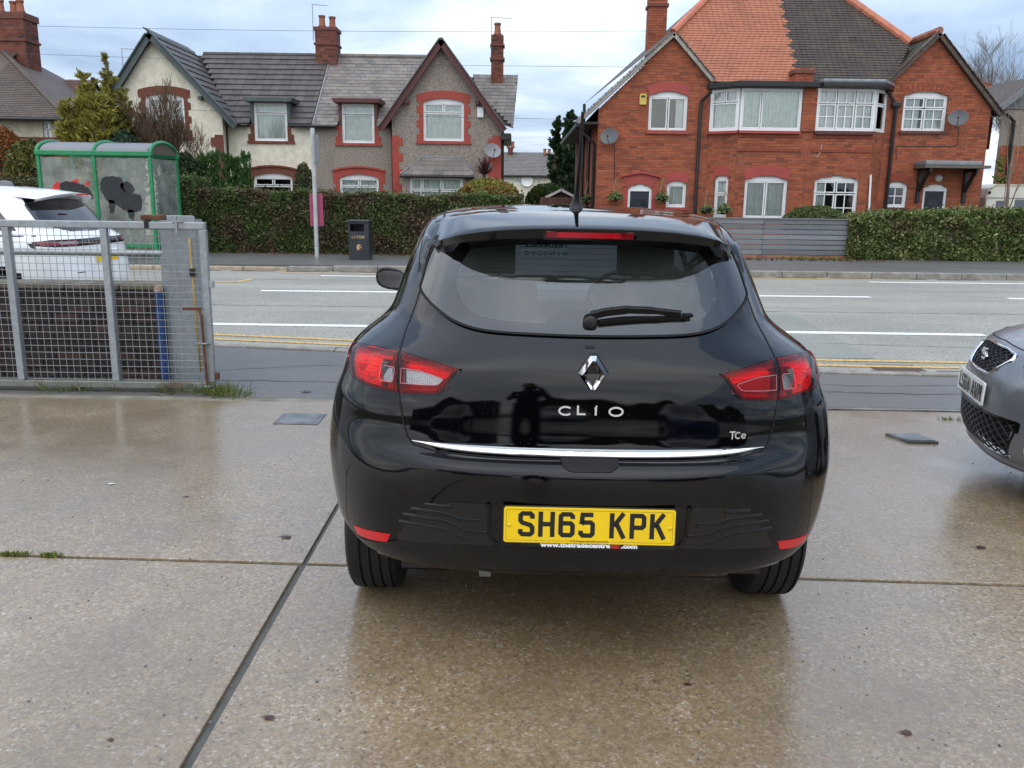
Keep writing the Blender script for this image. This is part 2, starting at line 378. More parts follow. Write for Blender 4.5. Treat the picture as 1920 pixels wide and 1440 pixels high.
# ================================================================ car body as a stack of plan curves
def crom(T, k):
    """Catmull-Rom through the rows of T (n x c), k steps per gap."""
    T = np.array(T, float); n = len(T); out = []
    for i in range(n - 1):
        a, b, c, d = T[max(i - 1, 0)], T[i], T[i + 1], T[min(i + 2, n - 1)]
        for j in range(k):
            t = j / k; out.append(.5 * (2 * b + (c - a) * t + (2 * a - 5 * b + 4 * c - d) * t * t + (3 * b - a - 3 * c + d) * t ** 3))
    out.append(T[-1]); return np.array(out)
def corner(wd, y0, ln, a, b, n, sgn):
    """points of a super-ellipse corner from the centre line (x = 0) out to the side (x = wd)"""
    s = np.concatenate([np.linspace(0, .8, 120), 1 - (1 - np.linspace(0, 1, 200)) ** 3 * .2]); s = np.unique(np.clip(s, 0, 1))
    x = wd * s; y = y0 + sgn * ln * (1 - np.power(np.maximum(1 - s ** a, 0), 1 / b))
    L = np.concatenate([[0], np.cumsum(np.hypot(np.diff(x), np.diff(y)))])
    q = np.linspace(0, L[-1], n); return np.interp(q, L, x), np.interp(q, L, y)
def shell(rows, k, nr=34, ns=26, nf=20, barrel=.012):
    """rows: z, rear y, front y, half width, rear corner length, rear exponent, front corner length, front exponent.
    returns verts (rows x cols x 3) of the right half, rear centre -> side -> front centre"""
    D = crom(rows, k); G = []
    for z, yr, yf, wd, lr, ar, lf, af in D:
        wd = max(wd, 0.); x1, y1 = corner(wd, yr, lr, ar, 2.2, nr, 1); x2, y2 = corner(wd, yf, lf, af, 2.2, nf, -1)
        t = np.linspace(0, 1, ns + 2)[1:-1]; xs = wd * (1 + barrel * np.sin(np.pi * t)); ys = y1[-1] + (y2[-1] - y1[-1]) * t
        x = np.concatenate([x1, xs, x2[::-1]]); y = np.concatenate([y1, ys, y2[::-1]])
        G.append(np.stack([x, y, np.full_like(x, z)], 1))
    return np.array(G)
def shell_mesh(G):
    """full closed-side mesh: (verts, faces) with the left half mirrored"""
    r, c, _ = G.shape; V = [tuple(p) for p in G.reshape(-1, 3)]; idx = np.arange(r * c).reshape(r, c); mir = idx.copy(); 
    for i in range(r):
        for j in range(c):
            p = V[idx[i, j]]
            if j in (0, c - 1) or p[0] < 1e-6: V[idx[i, j]] = (0. if j in (0, c - 1) else p[0], p[1], p[2]); continue
            mir[i, j] = len(V); V.append((-p[0], p[1], p[2]))
    F = []
    for i in range(r - 1):
        for j in range(c - 1):
            F.append((idx[i, j], idx[i, j + 1], idx[i + 1, j + 1], idx[i + 1, j]))
            F.append((mir[i, j], mir[i + 1, j], mir[i + 1, j + 1], mir[i, j + 1]))
    return V, F
def inpoly(x, z, poly):
    c = False; n = len(poly); j = n - 1
    for i in range(n):
        if (poly[i][1] > z) != (poly[j][1] > z) and x < (poly[j][0] - poly[i][0]) * (z - poly[i][1]) / (poly[j][1] - poly[i][1]) + poly[i][0]: c = not c
        j = i
    return c
class Skin:
    """a body surface that parts can be cut from and laid onto"""
    def __init__(s, G):
        V, F = shell_mesh(G); s.V = [Vector(v) for v in V]; s.F = F
        s.bvh = BVHTree.FromPolygons(s.V, F)
        me = bpy.data.meshes.new('tmp'); me.from_pydata(V, [], F); me.update(); s.N = [Vector(v.normal) for v in me.vertices]
        # make normals point away from the car's middle
        s.cen = [sum((s.V[i] for i in f), Vector()) / len(f) for f in F]
        k = max(range(len(V)), key=lambda i: V[i][0]); s.flip = s.N[k].x < 0
        if s.flip: s.N = [-n for n in s.N]
        bpy.data.meshes.remove(me); s.tag = ['body'] * len(F)
    def hit(s, u, v, ax):
        """ax: 'r' rear (u=x, v=z), 'f' front, 's' right side (u=y), 'l' left side, 't' top (u=x, v=y)"""
        o, d = {'r': (Vector((u, -2, v)), Vector((0, 1, 0))), 'f': (Vector((u, 9, v)), Vector((0, -1, 0))), 's': (Vector((3, u, v)), Vector((-1, 0, 0))),
                'l': (Vector((-3, u, v)), Vector((1, 0, 0))), 't': (Vector((u, v, 4)), Vector((0, 0, -1)))}[ax]
        p, n, i, _ = s.bvh.ray_cast(o, d)
        if p is None:
            p, n, i, _ = s.bvh.find_nearest(o + d * 2.2)
        f = s.F[i]; wsum = 0; nn = Vector()
        for q in f:
            ww = 1 / ((s.V[q] - p).length + 1e-4); nn += s.N[q] * ww
        return p, nn.normalized()
    def emit(s, name, tags, m, parent):
        vs, mp, fs = [], {}, []
        for f, t in zip(s.F, s.tag):
            if t not in tags: continue
            g = []
            for q in f:
                if q not in mp: mp[q] = len(vs); vs.append(q)
                if mp[q] not in g: g.append(mp[q])
            if len(g) > 2: fs.append(tuple(g[::-1]) if s.flip else tuple(g))
        me = bpy.data.meshes.new(name); me.from_pydata([tuple(s.V[q]) for q in vs], [], fs); me.shade_smooth()
        me.normals_split_custom_set_from_vertices([tuple(s.N[q]) for q in vs])
        return link(name, me, m, parent)
    def patch(s, poly, ax, off, name, m, parent, step=.03, depth=.0, holes=(), bulge=0.):
        """a sheet in the outline poly (2-D, seen along ax), laid on the body off metres proud, with a rim depth deep"""
        def dens(pl):
            o = []; n = len(pl)
            for i in range(n):
                a, b = Vector(pl[i]), Vector(pl[(i + 1) % n]); k = max(1, int((b - a).length / step))
                o += [a.lerp(b, j / k) for j in range(k)]
            return o
        outer = dens(poly); hs = [dens(h) for h in holes]; pts = list(outer); ed = [(i, (i + 1) % len(outer)) for i in range(len(outer))]
        loops = [list(range(len(outer)))]
        for h in hs:
            b = len(pts); pts += h; ed += [(b + i, b + (i + 1) % len(h)) for i in range(len(h))]; loops.append([b + i for i in range(len(h))])
        xs = [p[0] for p in poly]; zs = [p[1] for p in poly]; nb = len(pts)
        gx = np.arange(min(xs) + step / 2, max(xs), step); gz = np.arange(min(zs) + step / 2, max(zs), step)
        for x in gx:
            for z in gz:
                if inpoly(x, z, poly) and not any(inpoly(x, z, h) for h in holes):
                    q = Vector((x, z))
                    if min((q - e).length_squared for e in pts[:nb]) > (step * .45) ** 2: pts.append(q)
        vo, _, fo, orig, _, _ = delaunay_2d_cdt([Vector(p) for p in pts], ed, [], 0, 1e-7)
        fo = [f for f in fo if (lambda c: inpoly(c[0], c[1], poly) and not any(inpoly(c[0], c[1], h) for h in holes))(sum((vo[i] for i in f), Vector((0, 0))) / len(f))]
        P, Nn = [], []
        dmax = .04
        for p in vo:
            q, n = s.hit(p[0], p[1], ax); o = off
            if bulge:
                dm = min((p - e).length for e in pts[:nb]); o += bulge * (1 - (1 - min(1, dm / dmax)) ** 2)
            P.append(q + n * o); Nn.append(n)
        fs = []
        for f in fo:
            a, b, c = P[f[0]], P[f[1]], P[f[2]]
            fs.append(tuple(f) if (b - a).cross(c - a).dot(Nn[f[0]]) > 0 else tuple(f[::-1]))
        if depth:
            cnt = {}
            for f in fs:
                for i in range(len(f)):
                    a, b = f[i], f[(i + 1) % len(f)]; cnt[(a, b)] = 1
            bd = [e for e in cnt if (e[1], e[0]) not in cnt]; mp = {}
            for a, b in bd:
                for q in (a, b):
                    if q not in mp: mp[q] = len(P); P.append(P[q] - Nn[q] * depth); Nn.append(Nn[q])
                fs.append((b, a, mp[a], mp[b]))
        me = bpy.data.meshes.new(name); me.from_pydata([tuple(p) for p in P], [], fs); me.shade_smooth()
        if depth: me.set_sharp_from_angle(angle=rad(50))
        return link(name, me, m, parent)
    def line(s, pts, ax, wd, off, name, m, parent, closed=False, step=.012, dome=0.):
        """a ribbon wd wide that follows pts over the body"""
        o = []; n = len(pts)
        for i in range(n if closed else n - 1):
            a, b = Vector(pts[i]), Vector(pts[(i + 1) % n]); k = max(1, int((b - a).length / step)); o += [a.lerp(b, j / k) for j in range(k)]
        if not closed: o.append(Vector(pts[-1]))
        H = [s.hit(p[0], p[1], ax) for p in o]; P = [h[0] for h in H]; Nn = [h[1] for h in H]; m_ = len(P); V, F = [], []
        for i in range(m_):
            t = (P[(i + 1) % m_] - P[i - 1]) if closed else (P[min(i + 1, m_ - 1)] - P[max(i - 1, 0)])
            c = t.normalized().cross(Nn[i]).normalized()
            V += [P[i] - c * wd / 2 + Nn[i] * (off if not dome else -.001), P[i] + Nn[i] * (off + dome), P[i] + c * wd / 2 + Nn[i] * (off if not dome else -.001)]
        for i in range(m_ if closed else m_ - 1):
            j = (i + 1) % m_; F += [(3 * i, 3 * i + 1, 3 * j + 1, 3 * j), (3 * i + 1, 3 * i + 2, 3 * j + 2, 3 * j + 1)]
        me = bpy.data.meshes.new(name); me.from_pydata([tuple(v) for v in V], [], F); me.shade_smooth(); return link(name, me, m, parent)

# ---------------------------------------------------------------- the black hatchback: body rows
CL = [ # z     yr    yf    w     lr   ar   lf   af
    (0.3, 0.1, 3.95, 0.814, 0.485, 3.22, 0.7, 3),
    (0.37, 0.06, 4, 0.85, 0.525, 3.12, 0.75, 3),
    (0.43, 0.04, 4.03, 0.87, 0.545, 2.97, 0.8, 2.8),
    (0.52, 0.022, 4.05, 0.885, 0.563, 2.82, 0.85, 2.7),
    (0.6, 0.008, 4.05, 0.892, 0.577, 2.72, 0.9, 2.6),
    (0.66, 0, 4.02, 0.893, 0.58, 2.7, 0.92, 2.6),
    (0.692, 0.005, 4, 0.891, 0.565, 2.78, 0.95, 2.6),
    (0.712, 0.026, 3.98, 0.889, 0.545, 2.88, 0.95, 2.6),
    (0.724, 0.062, 3.97, 0.887, 0.515, 3, 0.96, 2.6),
    (0.738, 0.082, 3.95, 0.885, 0.505, 3.1, 0.97, 2.6),
    (0.78, 0.092, 3.88, 0.88, 0.5, 3.2, 0.98, 2.6),
    (0.84, 0.098, 3.74, 0.869, 0.5, 3.2, 1, 2.6),
    (0.9, 0.106, 3.45, 0.848, 0.5, 3.2, 0.95, 2.6),
    (0.95, 0.116, 3.18, 0.834, 0.5, 3.1, 0.8, 2.7),
    (0.985, 0.128, 3.02, 0.818, 0.5, 3.1, 0.7, 2.8),
    (1.01, 0.146, 2.96, 0.798, 0.52, 3, 0.65, 2.8),
    (1.035, 0.172, 2.92, 0.768, 0.54, 2.9, 0.62, 2.8),
    (1.065, 0.208, 2.87, 0.73, 0.56, 2.9, 0.6, 2.9),
    (1.1, 0.246, 2.81, 0.702, 0.58, 2.9, 0.58, 3),
    (1.15, 0.294, 2.73, 0.682, 0.56, 3, 0.56, 3.1),
    (1.22, 0.358, 2.61, 0.66, 0.54, 3.2, 0.54, 3.2),
    (1.29, 0.424, 2.48, 0.636, 0.52, 3.3, 0.52, 3.3),
    (1.35, 0.486, 2.34, 0.612, 0.5, 3.4, 0.5, 3.3),
    (1.395, 0.545, 2.23, 0.588, 0.48, 3.4, 0.48, 3.3),
    (1.428, 0.62, 2.12, 0.555, 0.46, 3.2, 0.46, 3.2),
    (1.45, 0.73, 2, 0.495, 0.42, 2.8, 0.42, 2.8),
    (1.463, 0.88, 1.9, 0.4, 0.36, 2.5, 0.36, 2.5),
    (1.471, 1.06, 1.8, 0.26, 0.25, 2.3, 0.25, 2.3),
    (1.4745, 1.24, 1.7, 0.11, 0.12, 2.1, 0.12, 2.1),
    (1.4755, 1.32, 1.65, 0, 0.05, 2, 0.05, 2)]
CARX, CARY, CARROLL, CARYAW = .236, 2.44, .006, 0.
def clio_grid():
    """the body grid with the bumper shelf fading out towards the corners and a clean lower edge to the bumper"""
    Gd = shell(CL, 6); Z = Gd[:, 0, 2]; i0, i1 = int(np.argmin(abs(Z - .60))), int(np.argmin(abs(Z - .80)))
    for j in range(34):
        a, c = Gd[i0, j].copy(), Gd[i1, j].copy(); ta, tb = Gd[i0, j] - Gd[i0 - 2, j], Gd[i1 + 2, j] - Gd[i1, j]; da, db = ta / max(ta[2], 1e-4) * (c[2] - a[2]), tb / max(tb[2], 1e-4) * (c[2] - a[2])
        for i in range(i0 + 1, i1):
            t = (Z[i] - a[2]) / (c[2] - a[2]); h = (2 * t ** 3 - 3 * t * t + 1) * a + (t ** 3 - 2 * t * t + t) * da + (-2 * t ** 3 + 3 * t * t) * c + (t ** 3 - t * t) * db; w_ = np.clip((Gd[i, j, 0] - .38) / .34, 0, 1); w_ = w_ * w_ * (3 - 2 * w_)
            Gd[i, j, :2] = Gd[i, j, :2] * (1 - w_) + h[:2] * w_
    for j in range(34):
        for _ in range(2):
            x = Gd[0, j, 0]; 
            zc = .335 + max(0., max(Gd[3, j, 0], 0) - .68) ** 2 * 5.5
        k = int(np.argmax(Z > zc)); f = (zc - Z[k - 1]) / (Z[k] - Z[k - 1]); e = Gd[k - 1, j] * (1 - f) + Gd[k, j] * f
        for i in range(k): Gd[i, j] = e + np.array([0, .0012 * (k - i), 0])
    return Gd
clio_skin = Skin(clio_grid())

# ================================================================ ground, forecourt, pavements and road
def m_concrete():
    """brushed concrete worn down to its aggregate, with a film of water that thickens in patches"""
    m = NT('wet exposed aggregate concrete'); p = m.pos()
    big = m.noise(.5, 5, .6); mid = m.noise(3.2, 5, .6); wet = m.maprange(m.math('ADD', m.math('MULTIPLY', big, .72), m.math('MULTIPLY', mid, .28)), .40, .60, 0, 1)
    wob = m.n('ShaderNodeVectorMath', {0: p, 1: m.n('ShaderNodeVectorMath', {0: m.n('ShaderNodeTexNoise', {'Vector': p, 'Scale': 130., 'Detail': 2.}).outputs[1], 'Scale': .012}, operation='SCALE').outputs[0]}, operation='ADD').outputs[0]
    c1 = m.n('ShaderNodeSeparateColor', {0: m.vor(120, wob, out='Color')}).outputs[0]; c2 = m.n('ShaderNodeSeparateColor', {0: m.vor(70, wob, out='Color')}).outputs[1]; d1 = m.vor(120, wob); grn = m.noise(330, 2, .6); patch_ = m.noise(1.3, 5, .65)
    base = m.ramp(c1, [(0, (.12, .084, .052)), (.14, (.19, .135, .082)), (.45, (.30, .205, .095)), (.8, (.385, .275, .14)), (.95, (.44, .37, .27)), (1, (.66, .62, .55))])
    base = m.mix(.38, base, m.ramp(c2, [(0, (.085, .062, .048)), (.2, (.26, .182, .108)), (.75, (.345, .25, .13)), (1, (.50, .44, .37))]))
    base = m.mix(m.maprange(patch_, .38, .66, 0, .45), base, (.225, .165, .10)); base = m.mix(m.maprange(m.noise(7, 5, .7), .60, .72, 0, .35), base, (.13, .095, .065)); base = m.mix(m.maprange(grn, .52, .66, 0, .45), base, (.085, .062, .046))
    base = m.mix(m.math('MULTIPLY', wet, .58), base, (.115, .075, .032)); st = m.noise(1.1, 4, .6, stretch=(2.2, .25, 1)); base = m.mix(m.maprange(st, .60, .70, 0, .28), base, (.11, .085, .062))
    nb = m.bump(m.math('ADD', m.math('MULTIPLY', c1, .8), m.math('MULTIPLY', grn, .7)), .4, .005)
    coatn = m.bump(m.math('ADD', m.noise(60, 3, .6), m.math('MULTIPLY', c1, .18)), m.maprange(wet, 0, 1, .34, .10), .006)
    q = m.bsdf(base, .5, 0, .5, nb, coat=1., coat_rough=m.maprange(wet, 0, 1, .30, .10)); q.inputs['Coat IOR'].default_value = 1.62; m.t.links.new(coatn, q.inputs['Coat Normal']); return m.m
def m_asphalt(name, c, grain=.35, coat=.25, rough=.6, cr=.35):
    m = NT(name); g = m.noise(85, 3, .7); v = m.vor(70, out='Color'); vv = m.n('ShaderNodeSeparateColor', {0: v}).outputs[0]; big = m.noise(.5, 6, .6)
    st = m.noise(.9, 4, .6, stretch=(.12, 1.2, 1))
    base = m.mix(m.maprange(vv, 0, 1, 0, 1), tuple(x * (1 - grain) for x in c), tuple(x * (1 + grain) for x in c))
    base = m.mix(m.maprange(big, .38, .64, 0, .5), base, tuple(x * .6 for x in c)); base = m.mix(m.maprange(st, .48, .66, 0, .5), base, tuple(x * 1.25 for x in c))
    nb = m.bump(m.math('ADD', g, m.math('MULTIPLY', vv, .6)), .45, .008)
    m.bsdf(base, rough, 0, .4, nb, coat=m.maprange(big, .3, .7, coat * .4, coat), coat_rough=cr); return m.m
CONC = m_concrete()
ROAD = m_asphalt('worn road asphalt', (.29, .275, .235), .42, .25, .7, .4)
TARMAC = m_asphalt('dark pavement tarmac', (.112, .106, .098), .3, .6, .6, .3)
PATCHM = m_asphalt('road repair asphalt', (.245, .25, .215), .2, .25, .7, .4)
JOINT = plain('grey joint sealant', (.075, .075, .064), .55, 0, .3, 12, .4, .3, 80)
KERBC = plain('kerb concrete', (.24, .225, .195), .7, 0, .3, 7, .4, .3, 120)
EDGEC = plain('mossy edging concrete', (.20, .18, .14), .75, 0, .4, 4, .4, .4, 90)
def m_line(name, c, wear):
    m = NT(name); w_ = m.maprange(m.noise(28, 5, .7), .5 + wear, .62 + wear, 0, 1); m.bsdf(m.mix(w_, c, (.15, .15, .14)), .55, 0, .4, m.bump(m.noise(90, 3), .3, .006)); return m.m
LINEW = m_line('white road paint', (.78, .78, .74), .05); LINEY = m_line('yellow road paint', (.66, .42, .10), -.01)
SOIL = plain('garden soil and turf', (.07, .075, .035), .9, 0, .4, 2)
def sheet(name, pts, z, m, parent=None, kind=None):
    return MB().add([(x, y, z) for x, y in pts], [tuple(range(len(pts)))]).build(name, m, parent, kind=kind)
sheet('ground', [(-2500, -2500), (2500, -2500), (2500, 2500), (-2500, 2500)], -.16, SOIL, None, 'structure')
fc = sheet('forecourt', [(-14, -30), (14, -30), (14, 6.16), (-14, 6.3)], -.012, JOINT, None, 'structure')
jy = lambda x: 3.285 - .039 * x                     # the cross joint runs slightly askew
fy = lambda x: 6.145 - .016 * x                     # front edge of the forecourt
xs_ = [-13.9, -6.9, -.862, 4.55, 13.9]; ys_ = [-29.9, -18., -9.5, -1.6]
for i in range(4):
    a, b = xs_[i] + (.015 if i else 0), xs_[i + 1] - (.015 if i < 3 else 0)
    rows = [(lambda x, k=k: ys_[k] + .018, lambda x, k=k: (ys_[k + 1] - .018) if k < 3 else jy(x) - .017) for k in range(4)] + [(lambda x: jy(x) + .012, lambda x: fy(x))]
    for k, (lo, hi) in enumerate(rows):
        e = .010 if (k == 4 and i == 1) else 0
        sl = MB().xy([(a, lo(a)), (b + e, lo(b)), (b + e, hi(b)), (a, hi(a))], -.15, 0).build('slab', CONC, fc, bevel=.004)
# edging strip, pavement, dropped kerb
sheet('roadside_base', [(-60, 6.2), (60, 6.0), (60, 9), (-60, 9.5)], -.10, TARMAC, None, 'structure')
ed = MB().xy([(-14, 6.36), (-14, 6.53), (14, 6.08), (14, 5.93)], -.12, -.004).build('concrete_edging', EDGEC, None, bevel=.006); ed['kind'] = 'structure'
tr = MB().bar((1.9, 6.165, .0), (9, 6.05, .0), .03, .014).build('gate_track', plain('rusty steel track', (.22, .19, .17), .5, .6, .4)); props(tr, 'thin steel gate track set across the forecourt edge beside the grey car', 'track')
ky = lambda x: 8.16 - .115 * x if x < 2.6 else 7.861 - .05 * (x - 2.6)
ky = lambda x: float(np.interp(x, [-30, -4, 3, 30], [9.6, 8.80, 7.60, 6.9]))
KX = [-30, -16, -9, -4, -1, 3, 8, 16, 30]
pv = MB().xy([(x, ky(x) - .13) for x in KX] + [(30, 5.85), (-30, 6.70)], -.1, -.002).build('pavement', TARMAC); pv['kind'] = 'structure'
kb = sheet('kerb', [(x, ky(x) - .12) for x in KX] + [(x, ky(x)) for x in KX[::-1]], -.02, JOINT, None, 'structure')
x = -9.0
while x < 9:
    x2 = x + .905; a, b = ky(x), ky(x2)
    MB().xy([(x + .004, a - .122), (x2 - .004, b - .122), (x2 - .004, b), (x + .004, a)], -.1, .016 + .004 * math.sin(x * 9)).build('kerb_stone', KERBC, kb, bevel=.012); x = x2
# road
RY1 = 17.46
rd = MB().xy([(x, ky(x)) for x in KX] + [(60, 6.0), (60, RY1), (-60, RY1), (-60, 10.5)], -.1, -.004).build('road', ROAD); rd['kind'] = 'structure'
def mark(name, p0, p1, wd, m, z=.0015):
    a, b = Vector((*p0, z)), Vector((*p1, z)); MB().bar(a, b, wd, .003).build(name, m, rd)
mark('white_line', (-14, 10.12), (5.55, 9.95), .16, LINEW)
mark('white_line', (-13, 13.62), (-8.6, 13.66), .17, LINEW); mark('white_line', (-4.05, 13.70), (5.83, 13.93), .17, LINEW); mark('white_line', (8.1, 13.97), (13, 14.05), .17, LINEW)
mark('white_line', (-3.7, 16.45), (-1.0, 16.5), .13, LINEW); mark('white_line', (1.2, 16.55), (4.2, 16.6), .13, LINEW); mark('white_line', (6.9, 16.62), (12, 16.7), .13, LINEW)
for o_ in (.30, .58):
    for a, b in ((-9, -4), (-4, 3), (3, 12)): mark('yellow_line', (a, ky(a) + o_), (b, ky(b) + o_), .085, LINEY)
q0, q1, q2 = gnd(400, 529), gnd(443, 529), gnd(474, 523); mark('yellow_line', (q0[0] - 3, q0[1]), q1, .12, LINEY); mark('yellow_line', q1, q2, .12, LINEY); mark('yellow_line', (-4.6, 17.0), (8, 17.25), .09, LINEY)
pp = [gnd(1300, 590), gnd(1478, 584), gnd(1520, 607), gnd(1590, 645), gnd(1640, 672), gnd(1300, 668)]; sheet('repair_patch', pp, -.0005, PATCHM, rd)
CRK = plain('tar seam', (.055, .056, .055), .6, 0, .3, 20)
def seam(name, pts, wd, m=CRK, z=.0005, parent=rd):
    b = MB(); P = []
    for (x0, y0), (x1, y1) in zip(pts[:-1], pts[1:]):
        n = max(2, int(math.hypot(x1 - x0, y1 - y0) / .12)); P += [(x0 + (x1 - x0) * i / n + RN.gauss(0, .012), y0 + (y1 - y0) * i / n + RN.gauss(0, .012)) for i in range(n)]
    V = []; 
    for i, (x, y) in enumerate(P): w2 = wd * RN.uniform(.4, 1.2) / 2; V += [(x, y - w2, z), (x, y + w2, z)]
    b.add(V, [(2 * i, 2 * i + 2, 2 * i + 3, 2 * i + 1) for i in range(len(P) - 1)]).build(name, m, parent)
seam('road_seam', [(-14, 11.9), (-3, 11.85), (14, 12.0)], .022); seam('road_crack', [(-6, 15.6), (-2, 15.7), (1, 15.5)], .02); seam('road_crack', [(3.4, 9.2), (5.2, 9.0), (7.5, 9.1)], .015)
seam('pavement_crack', [(-2.6, 7.3), (-1.7, 7.6), (-1.1, 7.55), (-.5, 7.9)], .012, CRK, .0006, pv); seam('pavement_crack', [(1.9, 7.15), (2.8, 7.0), (4.2, 7.1)], .012, CRK, .0006, pv); seam('pavement_seam', [(-4, 6.95), (0, 6.85), (6, 6.62)], .02, CRK, .0006, pv)
MUD = plain('mud and leaf dirt', (.10, .065, .045), .7, 0, .5, 12)
for x_ in (-1.9, -1.2, 3.3, 3.9, 4.4): seam('gutter_dirt', [(x_, ky(x_) + .10), (x_ + .55, ky(x_ + .55) + .08)], .10, MUD, .0008)
for x_ in np.arange(-9, 9, 1.1): seam('gutter_dirt', [(x_, 17.36), (x_ + 1.0, 17.38)], .12, MUD, .0008)
gl = MB().box(3.35, 3.8, ky(3.5) + .04, ky(3.5) + .38, -.02, .002).build('gully_grate', plain('rusty gully iron', (.09, .05, .035), .7, .3), rd)
# far kerb and pavement
fp = MB().xy([(-60, RY1 + .15), (60, RY1 + .15), (60, 21.7), (-60, 21.2)], -.1, .115).build('far_pavement', TARMAC); fp['kind'] = 'structure'
fk = sheet('far_kerb', [(-60, RY1), (60, RY1), (60, RY1 + .15), (-60, RY1 + .15)], .0, JOINT, None, 'structure')
x = -11.
while x < 13:
    low = .06 if x < -5.2 else (.06 + .05 * min(1, (x + 5.2) / 1.8)); MB().box(x + .004, x + .91, RY1 + .001, RY1 + .149, -.1, low + .012).build('kerb_stone', plain('pale kerb concrete', (.36, .29, .21), .7, 0, .35, 5) if x < -5 else KERBC, fk, bevel=.015); x += .915
MB().xy([(-60, 21.2), (60, 21.7), (90, 200), (-90, 200)], -.1, .10).build('gardens', SOIL)['kind'] = 'structure'
for x0, y0, s_ in ((*gnd(563, 786), .24), ):
    t = thing('drain_cover', 'small grey metal drain cover set in the concrete by the gate', 'drain cover', (x0, y0, 0))
    MB().box(x0 - .15, x0 + .15, y0 - .14, y0 + .14, .0005, .005).build('frame', plain('steel cover', (.15, .15, .15), .5, .4, .4), t); MB().box(x0 - .115, x0 + .115, y0 - .105, y0 + .105, .0, .008).build('lid', plain('steel lid', (.19, .195, .2), .42, .5, .3), t, bevel=.003)
x0, y0 = gnd(1708, 824); t = thing('inspection_cover', 'raised square metal inspection cover on the concrete near the grey car', 'inspection cover', (x0, y0, 0), rad(0))
MB().xy([(x0 - .13, y0 + .09), (x0 + .08, y0 + .10), (x0 + .13, y0 - .10), (x0 - .06, y0 - .10)], .0, .016).build('frame', plain('steel cover', (.2, .2, .2), .4, .6), t); MB().xy([(x0 - .115, y0 + .075), (x0 + .07, y0 + .085), (x0 + .115, y0 - .085), (x0 - .05, y0 - .085)], .0, .021).build('lid', plain('steel lid', (.2, .2, .2), .4, .6), t, bevel=.003)
# litter on the concrete
LEAF = plain('wet dead leaf', (.055, .022, .018), .45, 0, .4, 60)
def leaf(px, py, s_, lab, m=LEAF, nm='fallen_leaf', cat='leaf'):
    cx, cy = gnd(px, py); a = RN.uniform(0, 6.28); n = 11; v = []
    for j in range(n):
        q = 2 * math.pi * j / n; r = s_ * (.6 + .4 * abs(math.cos(2.5 * q))) * RN.uniform(.7, 1.1); v.append((cx + r * math.cos(q + a), cy + .7 * r * math.sin(q + a), (.003 + RN.uniform(0, .14) * s_)))
    v.append((cx, cy, .006)); b = MB().add(v, [(j, (j + 1) % n, n) for j in range(n)]); b.tube([(cx, cy, .004), (cx - 1.3 * s_, cy + .3 * s_, .002)], .0009, 4); props(b.build(nm, m, smooth=True), lab, cat)
leaf(536, 1008, .03, 'curled dark red leaf on the concrete, nearest the black car'); leaf(1840, 1028, .032, 'flat red leaf on the concrete at the right edge, below the grey car')
leaf(574, 735, .05, 'dark leaf lying on the edging strip in front of the tarmac'); leaf(350, 932, .018, 'small dark leaf scrap on the concrete between gate and joint'); leaf(505, 1347, .022, 'thin dark leaf in the foreground, right of the long joint')
leaf(208, 1388, .012, 'tiny dark leaf near the bottom left corner'); leaf(1700, 1375, .02, 'faded leaf flattened on the concrete at bottom right'); leaf(1290, 1285, .014, 'tiny dark leaf behind the car in the brown reflection')
leaf(210, 908, .022, 'small pale scrap of paper on the wet concrete below the gate', plain('pale scrap', (.5, .5, .5), .6), 'paper_scrap', 'litter')
gr = MB()
for k in range(420):
    px, py = RN.uniform(0, 1920), RN.uniform(800, 1430); cx, cy = gnd(px, py); r = RN.uniform(.0015, .005)
    gr.add([(cx - r, cy - r, 0), (cx + r, cy - r * .8, 0), (cx + r * .8, cy + r, 0), (cx - r * .7, cy + r, 0), (cx, cy, r * 1.2)], [(0, 1, 4), (1, 2, 4), (2, 3, 4), (3, 0, 4)])
props(gr.build('grit', plain('grit', (.12, .1, .09), .7, 0, .9, 3)), 'loose dark and pale grit scattered over the wet concrete', 'grit', kind='stuff')

# ================================================================ house kit
def spans(polys, z):
    xs = []
    for P in polys:
        n = len(P)
        for i in range(n):
            (a, b), (c, d) = P[i], P[(i + 1) % n]
            if (b > z) != (d > z): xs.append(a + (c - a) * (z - b) / (d - b))
    xs.sort(); return list(zip(xs[::2], xs[1::2]))
def wall(name, outer, holes, Y, m, parent, th=.25, reveal=.14, fn=None):
    """a wall in the plane Y with openings; fn maps (u, v, inward) to a point"""
    fn = fn or (lambda u, v, w_: (u, Y + w_, v)); P = [outer] + list(holes); pts = [q for p in P for q in p]
    tri = tessellate_polygon([[Vector((x, z, 0)) for x, z in p] for p in P]); b = MB(); b.add([fn(x, z, 0) for x, z in pts], [])
    for t in tri:
        a, c, d = (Vector(pts[i]) for i in t); cr = (c - a).x * (d - a).y - (c - a).y * (d - a).x
        if abs(cr) > 1e-9: b.f.append(tuple(t) if cr > 0 else tuple(t)[::-1])
    for h in holes:
        n = len(h); b.add([fn(x, z, 0) for x, z in h] + [fn(x, z, reveal) for x, z in h], [(i, (i + 1) % n, (i + 1) % n + n, i + n) for i in range(n)])
    n = len(outer); b.add([fn(x, z, 0) for x, z in outer] + [fn(x, z, th) for x, z in outer], [(i, (i + 1) % n, (i + 1) % n + n, i + n) for i in range(n)])
    return b.build(name, m, parent, fixn=False)
def arch(x0, x1, z0, z1, rise=0., n=8):
    if not rise: return [(x0, z0), (x1, z0), (x1, z1), (x0, z1)]
    return [(x0, z0), (x1, z0)] + [(x1 + (x0 - x1) * i / n, z1 - rise + rise * (1 - (2 * i / n - 1) ** 2)) for i in range(n + 1)]
UPVC = plain('white window plastic', (.74, .75, .75), .35, 0, .04, 3)
